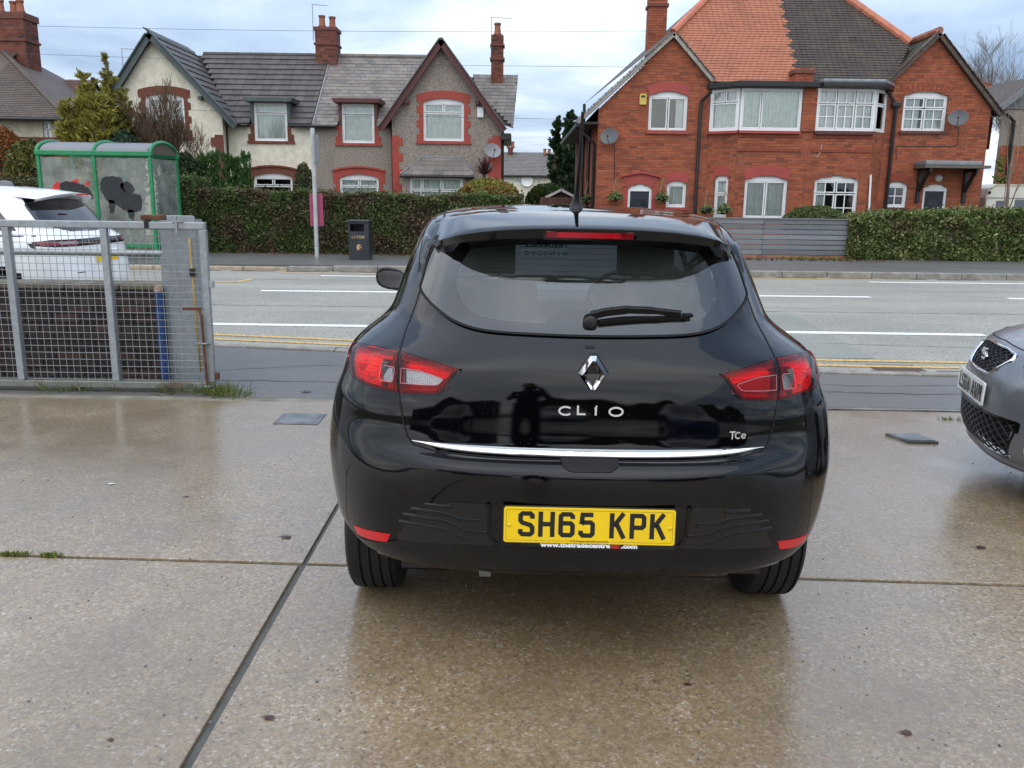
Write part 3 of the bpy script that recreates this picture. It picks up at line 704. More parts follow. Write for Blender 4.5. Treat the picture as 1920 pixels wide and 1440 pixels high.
WGLASS = glassmat('house window glass', (.93, .96, .95), .9, .02, 1.7)
CURT = plain('pale net curtain', (.80, .84, .80), .9, 0, .1, 6); CURT2 = plain('white curtain', (.85, .85, .83), .9, 0, .1, 6)
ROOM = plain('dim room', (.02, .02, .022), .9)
def window(house, x0, x1, z0, z1, Y, panes, rise=0., curtain=CURT, depth=.09, fr=.055, fn=None, cz=(0, 1), cx=None, folds=.10, sill=None, blind=False):
    """panes: fractional rectangles u0, u1, v0, v1, bars across, bars up"""
    fn = fn or (lambda u, v, w_: (u, Y + w_, v)); W_, H_ = x1 - x0, z1 - z0
    wo = thing('window', None, None, (0, 0, 0)); wo.parent = house; wo.location = (0, 0, 0); ORG[wo.name] = ORG[house.name]
    b = MB(); zr = z1 - rise
    def bx(a, c, d, e, w0, w1): b.prism([(a, d), (c, d), (c, e), (a, e)], fn, w0, w1)
    bx(x0, x0 + fr, z0, zr, depth - .03, depth + .05); bx(x1 - fr, x1, z0, zr, depth - .03, depth + .05); bx(x0 + fr, x1 - fr, z0, z0 + fr, depth - .03, depth + .05)
    if rise:
        hd = arch(x0, x1, z0, z1, rise)[2:]; b.prism(hd + [(x0, zr - .001), (x0, zr - fr * .8), (x1, zr - fr * .8), (x1, zr - .001)], fn, depth - .031, depth + .05)
    else: bx(x0 + fr, x1 - fr, z1 - fr, z1, depth - .03, depth + .05)
    cuts_u, cuts_v = set(), set()
    for k, (u0, u1, v0, v1, nx, ny) in enumerate(panes):
        a, c = x0 + fr + (W_ - 2 * fr) * u0, x0 + fr + (W_ - 2 * fr) * u1; d, e = z0 + fr + (zr - z0 - 1.8 * fr) * v0, z0 + fr + (zr - z0 - 1.8 * fr) * v1
        t = fr * .62; s0 = -.022 - .002 * (k % 2)
        bx(a + .004, a + t, d + .004, e - .004, depth + s0, depth + .04); bx(c - t, c - .004, d + .004, e - .004, depth + s0, depth + .04); bx(a + t, c - t, d + .004, d + t, depth + s0, depth + .04); bx(a + t, c - t, e - t, e - .004, depth + s0, depth + .04)
        g = MB().prism([(a + t, d + t), (c - t, d + t), (c - t, e - t), (a + t, e - t)], fn, depth + .012, depth + .02).build('pane', WGLASS, wo)
        for i in range(1, nx): q = a + (c - a) * i / nx; bx(q - .014, q + .014, d + t, e - t, depth - .004, depth + .011)
        for i in range(1, ny): q = d + (e - d) * i / ny; bx(a + t, c - t, q - .013, q + .013, depth - .003, depth + .0105)
    b.build('frame', UPVC, wo, bevel=0)
    if curtain is not None:
        for c0, c1 in (cx or ((0, 1),)):
            n = max(8, int((c1 - c0) * W_ / folds * 8)); V, F = [], []; za, zb = z0 + H_ * cz[0], z0 + (zr - z0) * cz[1]; ph = RN.uniform(0, 6)
            for i in range(n + 1):
                u = x0 + .02 + (W_ - .04) * (c0 + (c1 - c0) * i / n); q = i * .78; s_ = .022 * math.sin(q + ph) + .012 * math.sin(q * .37 + ph)
                if blind: s_ = .012 * ((i // 4) % 2)
                V += [fn(u, za, depth + .065 + s_), fn(u, zb, depth + .065 + s_ * .6)]
            F = [(2 * i, 2 * i + 2, 2 * i + 3, 2 * i + 1) for i in range(n)]; MB().add(V, F).build('curtain', curtain, wo, smooth=True)
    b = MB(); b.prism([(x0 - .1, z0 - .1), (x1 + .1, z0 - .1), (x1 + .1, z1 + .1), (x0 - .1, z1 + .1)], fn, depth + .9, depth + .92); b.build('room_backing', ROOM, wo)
    if sill is not None:
        b = MB(); b.prism([(x0 - .09, z0 - .075), (x1 + .09, z0 - .075), (x1 + .09, z0 - .002), (x0 - .09, z0 - .002)], fn, -.06, depth - .031); b.build('sill', sill, wo)
    return wo
def tiles(parent, O, u, v, poly, tw, g, th, m, stagger=.5, as_parts=True, over=1.3, name='tile', jit=.004):
    """courses of tiles over the outline poly (in the plane's u, v), each lifted at its lower edge"""
    O, u, v = Vector(O), Vector(u).normalized(), Vector(v).normalized(); n = u.cross(v).normalized()
    o0 = ORG.get(parent.name, Vector((0, 0, 0))); L = g * over; big = MB(); tilt = th * .95 / g
    vs = [p[1] for p in poly]; r0, r1 = min(vs), max(vs); k = 0; cnt = 0
    me = None
    if as_parts:
        me = bpy.data.meshes.new(name); w_ = tw - .008
        t_ = MB().box(-w_ / 2, w_ / 2, 0, L, 0, th); me.from_pydata(t_.v, [], t_.f); me.materials.append(m)
    vv = r0
    while vv < r1 - g * .3:
        for a, c in spans([poly], min(vv + g * .5, r1 - .01)):
            x = a - (stagger * tw if k % 2 else 0) - RN.uniform(0, .01)
            while x < c:
                e0, e1 = max(a, x), min(c, x + tw)
                if e1 - e0 > tw * .12:
                    mid = (e0 + e1) / 2; lf = RN.uniform(0, jit); sc_ = (e1 - e0) / tw
                    zz = (n + v * -0).normalized(); vt = (v - n * tilt).normalized(); nn = u.cross(vt).normalized()
                    base = O + u * mid + v * (vv + RN.uniform(-jit, jit)) + n * (th * 1.05 + lf)
                    if as_parts:
                        ob = bpy.data.objects.new(name, me); COL.objects.link(ob); ob.parent = parent
                        Mx = Matrix((u * sc_, vt, nn)).transposed().to_4x4(); Mx.translation = base - o0; ob.matrix_basis = Mx
                    else:
                        hw = (e1 - e0) / 2 - .004; P = [base + u * sx * hw + vt * sy + nn * sz for sz in (0, th) for sx, sy in ((-1, 0), (1, 0), (1, L), (-1, L))]
                        big.add(P, [(4, 5, 6, 7), (0, 1, 5, 4), (1, 2, 6, 5), (3, 0, 4, 7)])
                    cnt += 1
                x += tw
        vv += g; k += 1
    if not as_parts: return big.build(name + '_courses', m, parent, kind='stuff', fixn=False)
def bricks(polys, fn, m, parent, name='brickwork', bl=.225, bh=.075, proud=.007, mortar=.010, z0=None, ends=True):
    """every brick of a wall, laid course by course between its openings (fn maps u, v, outward), as one part"""
    b = MB(); zs = [p[1] for P in polys for p in P]; z = min(zs) if z0 is None else z0; k = 0; rnd = []; nf = 0
    while z < max(zs) - .02:
        for a, c in spans(polys, min(z + bh / 2, max(zs) - .005)):
            x = a - (bl / 2 if k % 2 else 0)
            while x < c:
                e0, e1 = max(a, x), min(c, x + bl)
                if e1 - e0 > .03:
                    j = RN.uniform(-.0015, .002); x0_, x1_, a0, a1 = e0 + mortar / 2, e1 - mortar / 2, z + mortar / 2, z + bh - mortar / 2
                    q = [(x0_, a0), (x1_, a0), (x1_, a1), (x0_, a1)]
                    b.add([fn(s_, t_, .0) for s_, t_ in q] + [fn(s_, t_, proud + j) for s_, t_ in q], [(4, 5, 6, 7), (0, 1, 5, 4), (1, 2, 6, 5), (2, 3, 7, 6), (3, 0, 4, 7)])
                    r = RN.random(); rnd += [r] * 5
                x += bl
        z += bh; k += 1
    o = b.build(name, m, parent, kind='stuff', fixn=False)
    at_ = o.data.attributes.new('rnd', 'FLOAT', 'FACE'); at_.data.foreach_set('value', rnd[:len(o.data.polygons)]); return o
def m_brick(name, c1, c2, c3, stain=(.05, .03, .025), st=.25):
    m = NT(name); a = m.n('ShaderNodeAttribute', attribute_name='rnd').outputs['Fac']
    base = m.ramp(a, [(0, c3), (.12, c2), (.5, c1), (1, tuple(min(1, x * 1.22) for x in c1))])
    base = m.mix(m.maprange(m.noise(1.1, 5, .6), .48, .75, 0, st), base, stain); base = m.mix(m.maprange(m.noise(7, 4), .62, .72, 0, .25), base, (.42, .28, .2))
    m.bsdf(base, .8, 0, .3, m.bump(m.noise(120, 3), .3, .006)); return m.m
BRICK_R = m_brick('orange red brick', (.31, .088, .042), (.26, .072, .036), (.18, .056, .034))
BRICK_D = m_brick('dark chimney brick', (.17, .055, .036), (.12, .042, .03), (.06, .035, .03), (.03, .025, .02), .6)
MORTAR = plain('weathered mortar', (.16, .10, .075), .9, 0, .3, 4)
def m_render(name, c1, c2, scale, bs, streak=.3):
    m = NT(name); f = m.noise(scale, 3, .75); s_ = m.noise(1.6, 5, .65, stretch=(1, 1, .25)); base = m.mix(m.maprange(f, .40, .60, 0, 1), c1, c2)
    base = m.mix(m.maprange(s_, .52, .72, 0, streak), base, tuple(x * .42 for x in c2)); m.bsdf(base, .85, 0, .3, m.bump(f, bs, .03)); return m.m
PEBBLE = m_render('pebble dash', (.17, .14, .12), (.36, .31, .26), 24, .5, .45)
CREAM = m_render('cream textured render', (.60, .55, .43), (.70, .66, .55), 4.5, .55, .12)
CREAM2 = m_render('dirty cream render', (.42, .38, .28), (.52, .47, .36), 4, .3, .35)
def m_tile(name, c1, c2, moss=0., rough=.6):
    m = NT(name); r = m.n('ShaderNodeObjectInfo').outputs['Random']; f = m.noise(1.4, 5, .6); v = m.n('ShaderNodeSeparateColor', {0: m.vor(3.3, out='Color')}).outputs[0]
    base = m.mix(m.maprange(m.math('ADD', m.math('MULTIPLY', r, .6), m.math('MULTIPLY', v, .4)), .0, 1., 0, 1), c1, c2); base = m.mix(m.maprange(f, .5, .72, 0, .4), base, tuple(x * .5 for x in c1))
    if moss: base = m.mix(m.maprange(m.noise(2.2, 6, .7), .55, .68, 0, moss), base, (.09, .10, .03))
    m.bsdf(base, rough, 0, .4, m.bump(m.noise(60, 3), .25, .008)); return m.m
TILE_DK = m_tile('dark concrete tile', (.055, .047, .046), (.105, .088, .082)); SLATE = m_tile('grey slate', (.115, .105, .098), (.24, .205, .18), .25)
TILE_OR = m_tile('new orange tile', (.33, .118, .062), (.41, .155, .085)); TILE_BR = m_tile('weathered brown tile', (.052, .038, .032), (.10, .072, .055), .5)
RED_P = plain('red masonry paint', (.33, .052, .036), .6, 0, .15, 5, .4, .2, 90); MAROON = plain('maroon painted wood', (.085, .020, .018), .5, 0, .2, 6); BROWNBR = m_render('brown brick surround', (.12, .045, .030), (.19, .065, .042), 12, .3, .2)
BARGE = plain('grey green barge tile', (.06, .078, .078), .5, 0, .25, 4); BLKPIPE = plain('black gutter plastic', (.012, .012, .013), .4); LEAD = plain('lead flashing', (.22, .24, .26), .5, .3, .25, 4)
POT = plain('terracotta pot', (.26, .085, .045), .75, 0, .3, 9); ALU = plain('aerial aluminium', (.32, .32, .33), .4, .8); DISH = plain('grey dish', (.25, .25, .26), .5)
def pots(parent, x, y, z, n=2, s_=1.):
    for i in range(n):
        px = x + (i - (n - 1) / 2) * .34 * s_
        MB().lathe([(.14 * s_, z - .02), (.15 * s_, z + .08), (.12 * s_, z + .12), (.105 * s_, z + .36 * s_), (.13 * s_, z + .38 * s_), (.13 * s_, z + .44 * s_), (.09 * s_, z + .44 * s_), (.09 * s_, z + .2)], px, y + (.1 if i % 2 else -.1), 14).build('chimney_pot', POT, parent, smooth='auto')
def stack(house, x0, x1, y0, y1, z0, z1, m=BRICK_D, npots=2, caps=((.0, .12), (.35, .09)), nm='chimney'):
    o = MB().box(x0, x1, y0, y1, z0, z1).build(nm, MORTAR, house); ORG[o.name] = ORG[house.name]
    for P, fn in (([(x0, z0), (x1, z0), (x1, z1), (x0, z1)], lambda u, v, w_: (u, y0 - w_, v)), ([(-y1, z0), (-y0, z0), (-y0, z1), (-y1, z1)], lambda u, v, w_: (x0 - w_, -u, v)), ([(y0, z0), (y1, z0), (y1, z1), (y0, z1)], lambda u, v, w_: (x1 + w_, u, v))):
        bricks([P], fn, m, o)
    for d, h in caps: MB().box(x0 - .05, x1 + .05, y0 - .05, y1 + .05, z1 - d - h, z1 - d).build('brick_band', plain('corbel brick', (.14, .05, .034), .8, 0, .3, 14), o, bevel=.006)
    pots(o, (x0 + x1) / 2, (y0 + y1) / 2, z1, npots); return o
def aerial(name, label, x, y, z0, z1, ln=1.1, ang=0.):
    t = thing(name, label, 'aerial', (x, y, z0)); MB().tube([(x, y, z0), (x, y, z1)], .016, 6).build('mast', ALU, t)
    b = MB(); dx_, dy_ = math.cos(ang), math.sin(ang); b.tube([(x, y, z1 - .02), (x + ln * dx_, y + ln * dy_, z1 - .06)], .012, 5)
    for i in range(9):
        q = .12 + .86 * i / 8; h = .16 - .06 * q; c = Vector((x + ln * dx_ * q, y + ln * dy_ * q, z1 - .02 - .04 * q)); b.tube([c - Vector((dy_ * h, -dx_ * h, 0)) + Vector((0, 0, h * .3)), c + Vector((dy_ * h, -dx_ * h, 0)) - Vector((0, 0, h * .3))], .007, 4)
    b.build('boom', ALU, t)
DISH_D = plain('dark grey dish', (.085, .09, .095), .45)
def dish(name, label, x, y, z, r, ax=-.5, dm=DISH):
    t = thing(name, label, 'satellite dish', (x, y, z)); b = MB(); n = 24; d = Vector((ax, -1, .35)).normalized(); u = d.cross(Vector((0, 0, 1))).normalized(); v = u.cross(d).normalized(); c = Vector((x, y, z)) + Vector((ax * .3, -.28, 0))
    for k, (q, dep) in enumerate(((.02, .0), (.35, .012), (.7, .05), (1., .10), (1.03, .09), (.7, .03), (.02, -.03))):
        for j in range(n): b.v.append(tuple(c + (u * math.cos(2 * math.pi * j / n) + v * .88 * math.sin(2 * math.pi * j / n)) * r * q + d * dep * r * 2))
    for k in range(6):
        for j in range(n): b.f.append((k * n + j, k * n + (j + 1) % n, (k + 1) * n + (j + 1) % n, (k + 1) * n + j))
    b.build('reflector', dm, t, smooth='auto'); b = MB(); lo = c - v * r * .85; f = c + d * r * .9 - v * r * .2; b.tube([lo, f], .012, 6); b.tube([f - d * .05, f + d * .06], .03, 8); b.tube([c - d * .03, Vector((x, y, z - .1)), Vector((x, y + .0, z - .25))], .018, 6); b.build('arm', plain('dish arm', (.08, .08, .085), .5), t)
def jamb(b, x, z0, z1, Y, inner, wa=.12, wb=.21, h=.225, proud=.02):
    """stepped brick edge to a window or corner, growing outward from x (inner = +1 grows right, -1 left)"""
    z = z0; k = 0
    while z < z1 - .01:
        e = wa if k % 2 else wb; zz = min(z1, z + h); a, c = (x, x + e * inner) if inner > 0 else (x - e, x); b.box(a, c, Y - proud, Y + .02, z, zz); z = zz; k += 1
def surround(house, x0, x1, z0, z1, Y, m, rise=.0, head=.22, sillh=.09, wa=.13, wb=.22, zj=None, label=None, name='window_surround', hood=False):
    b = MB(); zt = z1 if zj is None else zj
    jamb(b, x0, z0, zt, Y, -1, wa, wb); jamb(b, x1, z0, zt, Y, 1, wa, wb)
    if head: 
        n = 8; lo = [(x1 + (x0 - x1) * i / n, z1 - rise + rise * (1 - (2 * i / n - 1) ** 2)) for i in range(n + 1)]; ou = [(x0 - wb, z1 - rise), ] + [(x0 - wb + (x1 - x0 + 2 * wb) * i / n, z1 + head - rise * .9 + rise * (1 - (2 * i / n - 1) ** 2)) for i in range(n + 1)] + [(x1 + wb, z1 - rise)]
        b.xz([(x0, z1 - rise)] + lo[::-1][1:-1] + [(x1, z1 - rise)] + ou[::-1], Y - .021, Y + .02)
        if hood:
            up = [(x0 - wb - .02 + (x1 - x0 + 2 * wb + .04) * i / n, z1 + head - rise * .9 + rise * (1 - (2 * i / n - 1) ** 2)) for i in range(n + 1)]; b.xz(up + [(q[0], q[1] + .06) for q in up[::-1]], Y - .07, Y + .02)
    if sillh: b.box(x0 - wb - .03, x1 + wb + .03, Y - .06, Y + .02, z0 - sillh, z0 - .001)
    return b.build(name, m, house)
def gutter(house, p0, p1, r=.055, m=BLKPIPE, name='gutter'): return MB().tube([p0, p1], r, 10).build(name, m, house, smooth='auto')
def pipe(house, pts, r=.035, m=BLKPIPE, name='downpipe'): return MB().tube(pts, r, 8).build(name, m, house, smooth='auto')

# ---------------------------------------------------------------- the pair of houses across the road
GY, MY = 30.2, 30.75                                   # gable fronts and recessed main front
A = lambda px, py: at(px, py, GY); Bm = lambda px, py: at(px, py, MY)
ze = Bm(600, 236)[1]; YR = 33.9; zr_ = at(600, 106, YR)[1]; YE = MY - .22; slope = math.atan2(zr_ - ze, YR - YE); V_UP = (0, math.cos(slope), math.sin(slope)); SL = math.hypot(zr_ - ze, YR - YE)
xm = Bm(587, 250)[0]                                    # party wall
T1, T2 = [(0, .49, .76, 1, 1, 1), (.51, 1, .76, 1, 1, 1), (0, 1, 0, .74, 1, 1)], [(0, 1, .76, 1, 1, 1), (0, 1, 0, .74, 1, 1)]
def gable_house(name, label, side):
    """side -1: the cream house on the left, +1: the pebble-dashed one on the right"""
    cream = side < 0; W_ = CREAM if cream else PEBBLE; SUR = BROWNBR if cream else RED_P; WOOD = BARGE if cream else MAROON
    apx, apz = A(285, 66) if cream else A(828, 78); gx0, gx1 = (A(190, 250)[0], A(418, 250)[0]) if cream else (A(735, 250)[0], A(940, 250)[0])
    gzl, gzr = ((A(177, 238)[1], A(442, 233)[1]) if cream else (A(719, 236)[1], A(943, 240)[1])); gxl, gxr = ((A(177, 238)[0], A(442, 233)[0]) if cream else (A(719, 236)[0], A(943, 240)[0]))
    mx0, mx1 = (gx1, xm) if cream else (xm, gx0)
    h = thing(name, label, 'house', ((gx0 + gx1) / 2, MY, .1))
    zb = .1
    lin = lambda x: apz + (gzl - apz) * (x - apx) / (gxl - apx) if x < apx else apz + (gzr - apz) * (x - apx) / (gxr - apx)
    # gable front
    if cream: w0, w1 = A(277, 256), A(344, 176)
    else: w0, w1 = A(794, 264), A(870, 185)
    gz = lambda x: lin(x) - .12
    holes = [arch(w0[0], w1[0], w0[1], w1[1], .13)]
    if not cream: bw0, bw1 = A(768, 400), A(868, 331)
    wall('wall', [(gx0, zb), (gx1, zb), (gx1, gz(gx1)), (apx, apz - .12), (gx0, gz(gx0))], holes, GY, W_, h)
    window(h, w0[0], w1[0], w0[1], w1[1], GY, T1, .13, CURT, blind=True)
    surround(h, w0[0], w1[0], w0[1], w1[1], GY, SUR, .13, .24, .10)
    # recessed front
    u0, u1 = (Bm(478, 264), Bm(537, 193)) if cream else (Bm(642, 268), Bm(701, 195)); l0, l1 = (Bm(478, 392), Bm(548, 325)) if cream else (Bm(638, 392), Bm(710, 327))
    wall('wall', [(mx0, zb), (mx1, zb), (mx1, ze), (u1[0], ze), (u1[0], u0[1]), (u0[0], u0[1]), (u0[0], ze), (mx0, ze)], [arch(l0[0], l1[0], l0[1], l1[1], .13)], MY, W_, h)
    window(h, u0[0], u1[0], u0[1], u1[1], MY, T2, 0, CURT, blind=True); window(h, l0[0], l1[0], l0[1], l1[1], MY, T1, .13, CURT if not cream else None)
    surround(h, u0[0], u1[0], u0[1], u1[1], MY, SUR, 0, 0, .09, zj=ze + .02); surround(h, l0[0], l1[0], l0[1], l1[1], MY, SUR, .13, .2, .09, hood=True)
    # dormer cheeks and flat hood over the eaves window
    MB().box(u0[0] - .10, u0[0] - .004, MY + .001, MY + 1.1, ze - .1, u1[1] + .02).build('dormer_cheek', WOOD, h); MB().box(u1[0] + .004, u1[0] + .10, MY + .001, MY + 1.1, ze - .1, u1[1] + .02).build('dormer_cheek', WOOD, h)
    MB().xz([(u0[0] - .28, u1[1] + .16), (u0[0] - .22, u1[1] + .01), (u1[0] + .22, u1[1] + .01), (u1[0] + .28, u1[1] + .16)], MY - .28, MY + 1.4).build('dormer_hood', WOOD if not cream else BARGE, h, bevel=.015)
    # shell behind, so that rooms are closed
    b = MB(); b.box(gx0 + .02, gx1 - .02, YR + 3, YR + 3.2, zb, ze); b.box(gx0, gx0 + .25, GY + .26, YR + 3, zb, gz(gx0) - .1); b.box(gx1 - .25, gx1, GY + .26, YR + 3, zb, gz(gx1) - .1); b.box(mx0, mx1, YR + 3, YR + 3.2, zb, ze); b.build('side_wall', W_, h)
    # main roof
    GL_ = MB()
    rx0, rx1 = (apx, xm) if cream else (xm, apx)
    fl_ = [(rx0, 0), (u0[0] - .1, 0), (u0[0] - .1, .95), (u1[0] + .1, .95), (u1[0] + .1, 0), (rx1, 0), (rx1, SL), (rx0, SL)]; rb = MB().add([(u_, YE + v_ * V_UP[1], ze - .02 + v_ * V_UP[2]) for u_, v_ in fl_], [tuple(range(8))])
    rb.add([(rx0, YR, zr_ - .02), (rx1, YR, zr_ - .02), (rx1, YR + 3.4, ze - .02), (rx0, YR + 3.4, ze - .02)], [(0, 1, 2, 3)]); roof = rb.build('roof', plain('roofing felt', (.02, .02, .02), .9), h)
    tm, tw_, g_, th_ = (TILE_DK, .33, .335, .036) if cream else (SLATE, .30, .213, .012)
    # the part of the main slope that the gable roof leaves free, with the eaves window notched out
    if cream: poly = [(mx0 + .25, 0), (u0[0] - .1, 0), (u0[0] - .1, .9), (u1[0] + .1, .9), (u1[0] + .1, 0), (xm, 0), (xm, SL), (apx + .3, SL)]
    else: poly = [(xm, 0), (u0[0] - .1, 0), (u0[0] - .1, .85), (u1[0] + .1, .85), (u1[0] + .1, 0), (gx0 - .1, 0), (apx - .3, SL), (xm, SL)]
    tiles(roof, (0, YE, ze), (1, 0, 0), V_UP, poly, tw_, g_, th_, tm)
    if not cream:
        x2 = A(951, 240)[0]; ys = YR - 1.6; pq = [(apx + 1.0, SL * .2), (x2 + .2, 0.), (x2 + .35, SL * .72), (apx + .7, SL * .72)]; MB().add([(a_, YE + c_ * V_UP[1], ze - .02 + c_ * V_UP[2]) for a_, c_ in pq], [(0, 1, 2, 3)]).build('roof', plain('roofing felt', (.02, .02, .02), .9), h)
        tiles(roof, (0, YE, ze), (1, 0, 0), V_UP, [(apx + 1.2, SL * .45), (x2 + .2, SL * .0), (x2 + .35, SL * .72), (apx + .9, SL * .72)], tw_, g_, th_, tm)
    # gable roof: ridge along y
    OV = .28
    for sd, (ex, ez) in ((-1, (gxl, gzl)), (1, (gxr, gzr))):
        d = Vector((apx - ex, 0, apz - ez)); ln = d.length; up = d / ln; f = GY - OV
        rp = MB().add([(ex, f, ez - .03), (apx, f, apz - .03), (apx, YR, apz - .03), (ex, YR, ez - .03)], [(0, 1, 2, 3)]).build('roof', plain('roofing felt', (.02, .02, .02), .9), h)
        if (cream and sd > 0): tiles(rp, (ex, f, ez), (0, 1, 0), up, [(0, 0), (YE - f + .6, 0), (YR - f, ln), (0, ln)], tw_, g_, th_, tm)
        elif (not cream and sd < 0): tiles(rp, (ex, YR, ez), (0, -1, 0), up, [(YR - YE - .5, 0), (YR - f, 0), (YR - f, ln), (0, ln)], tw_, g_, th_, tm)
        # barge board
        b = MB(); a_ = Vector((ex, f, ez)) - up * .12; c_ = Vector((apx, f, apz)) + up * (.02); nn = Vector((-up.z * (1 if sd < 0 else -1), 0, up.x * (1 if sd < 0 else -1)))
        if nn.z < 0: nn = -nn
        b.add([a_ - nn * .13, c_ - nn * .13, c_ + nn * .06, a_ + nn * .06, a_ - nn * .13 + Vector((0, .07, 0)), c_ - nn * .13 + Vector((0, .07, 0)), c_ + nn * .06 + Vector((0, .07, 0)), a_ + nn * .06 + Vector((0, .07, 0))], [(0, 1, 2, 3), (7, 6, 5, 4), (0, 4, 5, 1), (1, 5, 6, 2), (2, 6, 7, 3), (3, 7, 4, 0)])
        b.build('barge_board', WOOD, h)
        if cream:
            k = 0; L = ln
            while k * .34 < L: 
                p = a_ + up * (k * .34); q = p + up * .36; MB().bar(p + nn * (.075 + .004 * (k % 2)), q + nn * (.075 + .004 * (k % 2)), .16, .05, nn).build('verge_tile', BARGE, h, bevel=.012); k += 1
        else: MB().bar(a_ + nn * .075, c_ + nn * .075, .18, .03, nn).build('verge', SLATE, h)
        bx_ = ex + (apx - ex) * .42; MB().box(bx_ - .06, bx_ + .06, GY - .22, GY - .001, lin(bx_) - .42, lin(bx_) - .30).build('purlin_end', WOOD, h)
    MB().tube([(apx, GY - OV + .04, apz - .0), (apx, YR, apz - .0)], .10, 10).build('ridge_tile', BARGE if cream else SLATE, h)
    # ridge, gutter, pipe
    x = rx0 + (.4 if cream else 0)
    while x < rx1 - .05:
        if cream or x < apx - .2 or x > apx + .6: MB().tube([(x, YR, zr_ + .03), (min(x + .44, rx1), YR, zr_ + .035)], .085, 8).build('ridge_tile', tm, h)
        x += .45
    # quoins
    b = MB()
    if cream: jamb(b, gx1, zb, gzr - .35, GY, -1, .28, .42, .30, .025)
    else: jamb(b, gx0, zb, gzl - .30, GY, 1, .22, .36, .26, .025); b.build('quoin', SUR, h); b = MB(); jamb(b, gx1, zb, gzr - .25, GY, -1, .30, .44, .26, .025)
    b.build('quoin', SUR, h)
    if cream:
        gutter(h, (gx1 + .1, YE - .03, ze - .03), (u0[0] - .15, YE - .03, ze - .03)); gutter(h, (u1[0] + .15, YE - .03, ze - .03), (xm, YE - .03, ze - .03)); pipe(h, [(gx1 + .06, YE - .05, ze - .05), (gx1 + .04, GY + .3, ze - .4), (gx1 + .04, GY + .3, zb)])
        MB().add([(xm + .03, YE, ze + .06), (xm + .07, YE, ze + .06), (xm + .07, YR, zr_ + .06), (xm + .03, YR, zr_ + .06)], [(0, 1, 2, 3)]).build('party_flashing', LEAD, h)
        stackx0, stackx1 = at(591, 80, 33.4)[0], at(630, 80, 33.4)[0]; stack(h, stackx0, stackx1, 33.4, 34.2, zr_ - .7, at(600, 50, 33.4)[1], BRICK_D, 2, ((.0, .12), (.55, .08)))
    else:
        gutter(h, (xm, YE - .03, ze - .03), (u0[0] - .15, YE - .03, ze - .03)); pipe(h, [(gx0 - .08, YE, ze - .1), (gx0 - .06, MY - .06, ze - .4), (gx0 - .06, MY - .06, zb)], .04, MAROON)
        pipe(h, [(gx1 + .05, GY + .1, gzr - .1), (gx1 + .06, GY + .1, zb)], .045, plain('dark brown pipe', (.03, .02, .02), .5)); MB().box(gx1 - .02, gx1 + .34, GY - .2, GY + 3, gzr - .42, gzr - .18).build('eaves_box', BLKPIPE, h, bevel=.03)
        cy = 32.6; cx0, cx1 = at(921, 150, cy)[0], at(943, 150, cy)[0]; stack(h, cx0, cx1, cy, cy + .55, ze - 1.5, at(930, 66, cy)[1], BRICK_D, 1, ((.3, .06), (.75, .09)))
        # bay with hipped slate roof
        by = GY - .62; bx0, bx1 = at(768, 340, by)[0], at(868, 340, by)[0]; bzt = at(800, 330, by)[1]; rz = at(800, 296, GY)[1]
        ex0, ex1 = at(750, 328, by - .15)[0], at(888, 328, by - .15)[0]; tx0, tx1 = at(792, 296, GY)[0], at(865, 296, GY)[0]
        br = MB().add([(ex0, by - .15, bzt + .02), (ex1, by - .15, bzt + .02), (tx1, GY, rz), (tx0, GY, rz), (ex0, GY, bzt + .02), (ex1, GY, bzt + .02)], [(0, 1, 2, 3), (0, 3, 4), (1, 5, 2)]).build('bay_roof', SLATE, h)
        d = Vector((0, GY - by + .15, rz - bzt - .02)); tiles(br, (0, by - .15, bzt + .02), (1, 0, 0), d.normalized(), [(ex0, 0), (ex1, 0), (tx1, d.length), (tx0, d.length)], .34, .26, .012, SLATE, name='slate')
        MB().tube([(ex0, by - .15, bzt + .05), (tx0, GY, rz + .03), (tx1, GY, rz + .03), (ex1, by - .15, bzt + .05)], .03, 6).build('hip_roll', LEAD, br)
        gutter(h, (ex0, by - .2, bzt - .02), (ex1, by - .2, bzt - .02), .05)
        wall('bay_wall', [(bx0 - .25, zb), (bx1 + .1, zb), (bx1 + .1, bzt), (bx0 - .25, bzt)], [[(bx0, .75), (bx1, .75), (bx1, bzt - .04), (bx0, bzt - .04)]], by, PEBBLE, h, .2)
        window(h, bx0, bx1, .75, bzt - .04, by, [(0, .2, .72, 1, 1, 1), (.22, .6, .72, 1, 1, 1), (.62, 1, .72, 1, 1, 1), (0, .2, 0, .7, 1, 1), (.22, 1, 0, .7, 1, 1)], 0, CURT)
        b = MB(); b.box(bx0 - .25, bx0 - .05, by + .21, GY, zb, bzt); b.box(bx1 - .1, bx1 + .1, by + .21, GY, zb, bzt); b.build('bay_side', PEBBLE, h)
        ax_, az_ = A(901, 211); al = MB().box(ax_ - .11, ax_ + .11, GY - .09, GY - .001, az_ - .17, az_ + .17).build('alarm_box', UPVC, h, bevel=.02); ORG[al.name] = ORG[h.name]
    return h
gable_house('cream_house', 'cream rendered house with dark tiled roof and brick-edged gable behind the bus shelter', -1)
gable_house('pebbledash_house', 'grey pebble-dashed house with bright red window surrounds and maroon gable boards', 1)
dx_, dz_ = A(918, 284); dish('satellite_dish', 'pale grey satellite dish on the red corner of the pebble-dashed house', dx_, GY - .03, dz_, .28, .35)
q = at(583, 10, 33.4); aerial('roof_aerial', 'thin television aerial on the chimney shared by the cream and pebble-dashed houses', at(585, 30, 33.4)[0], 33.5, at(585, 75, 33.4)[1], at(585, 6, 33.4)[1], .55)
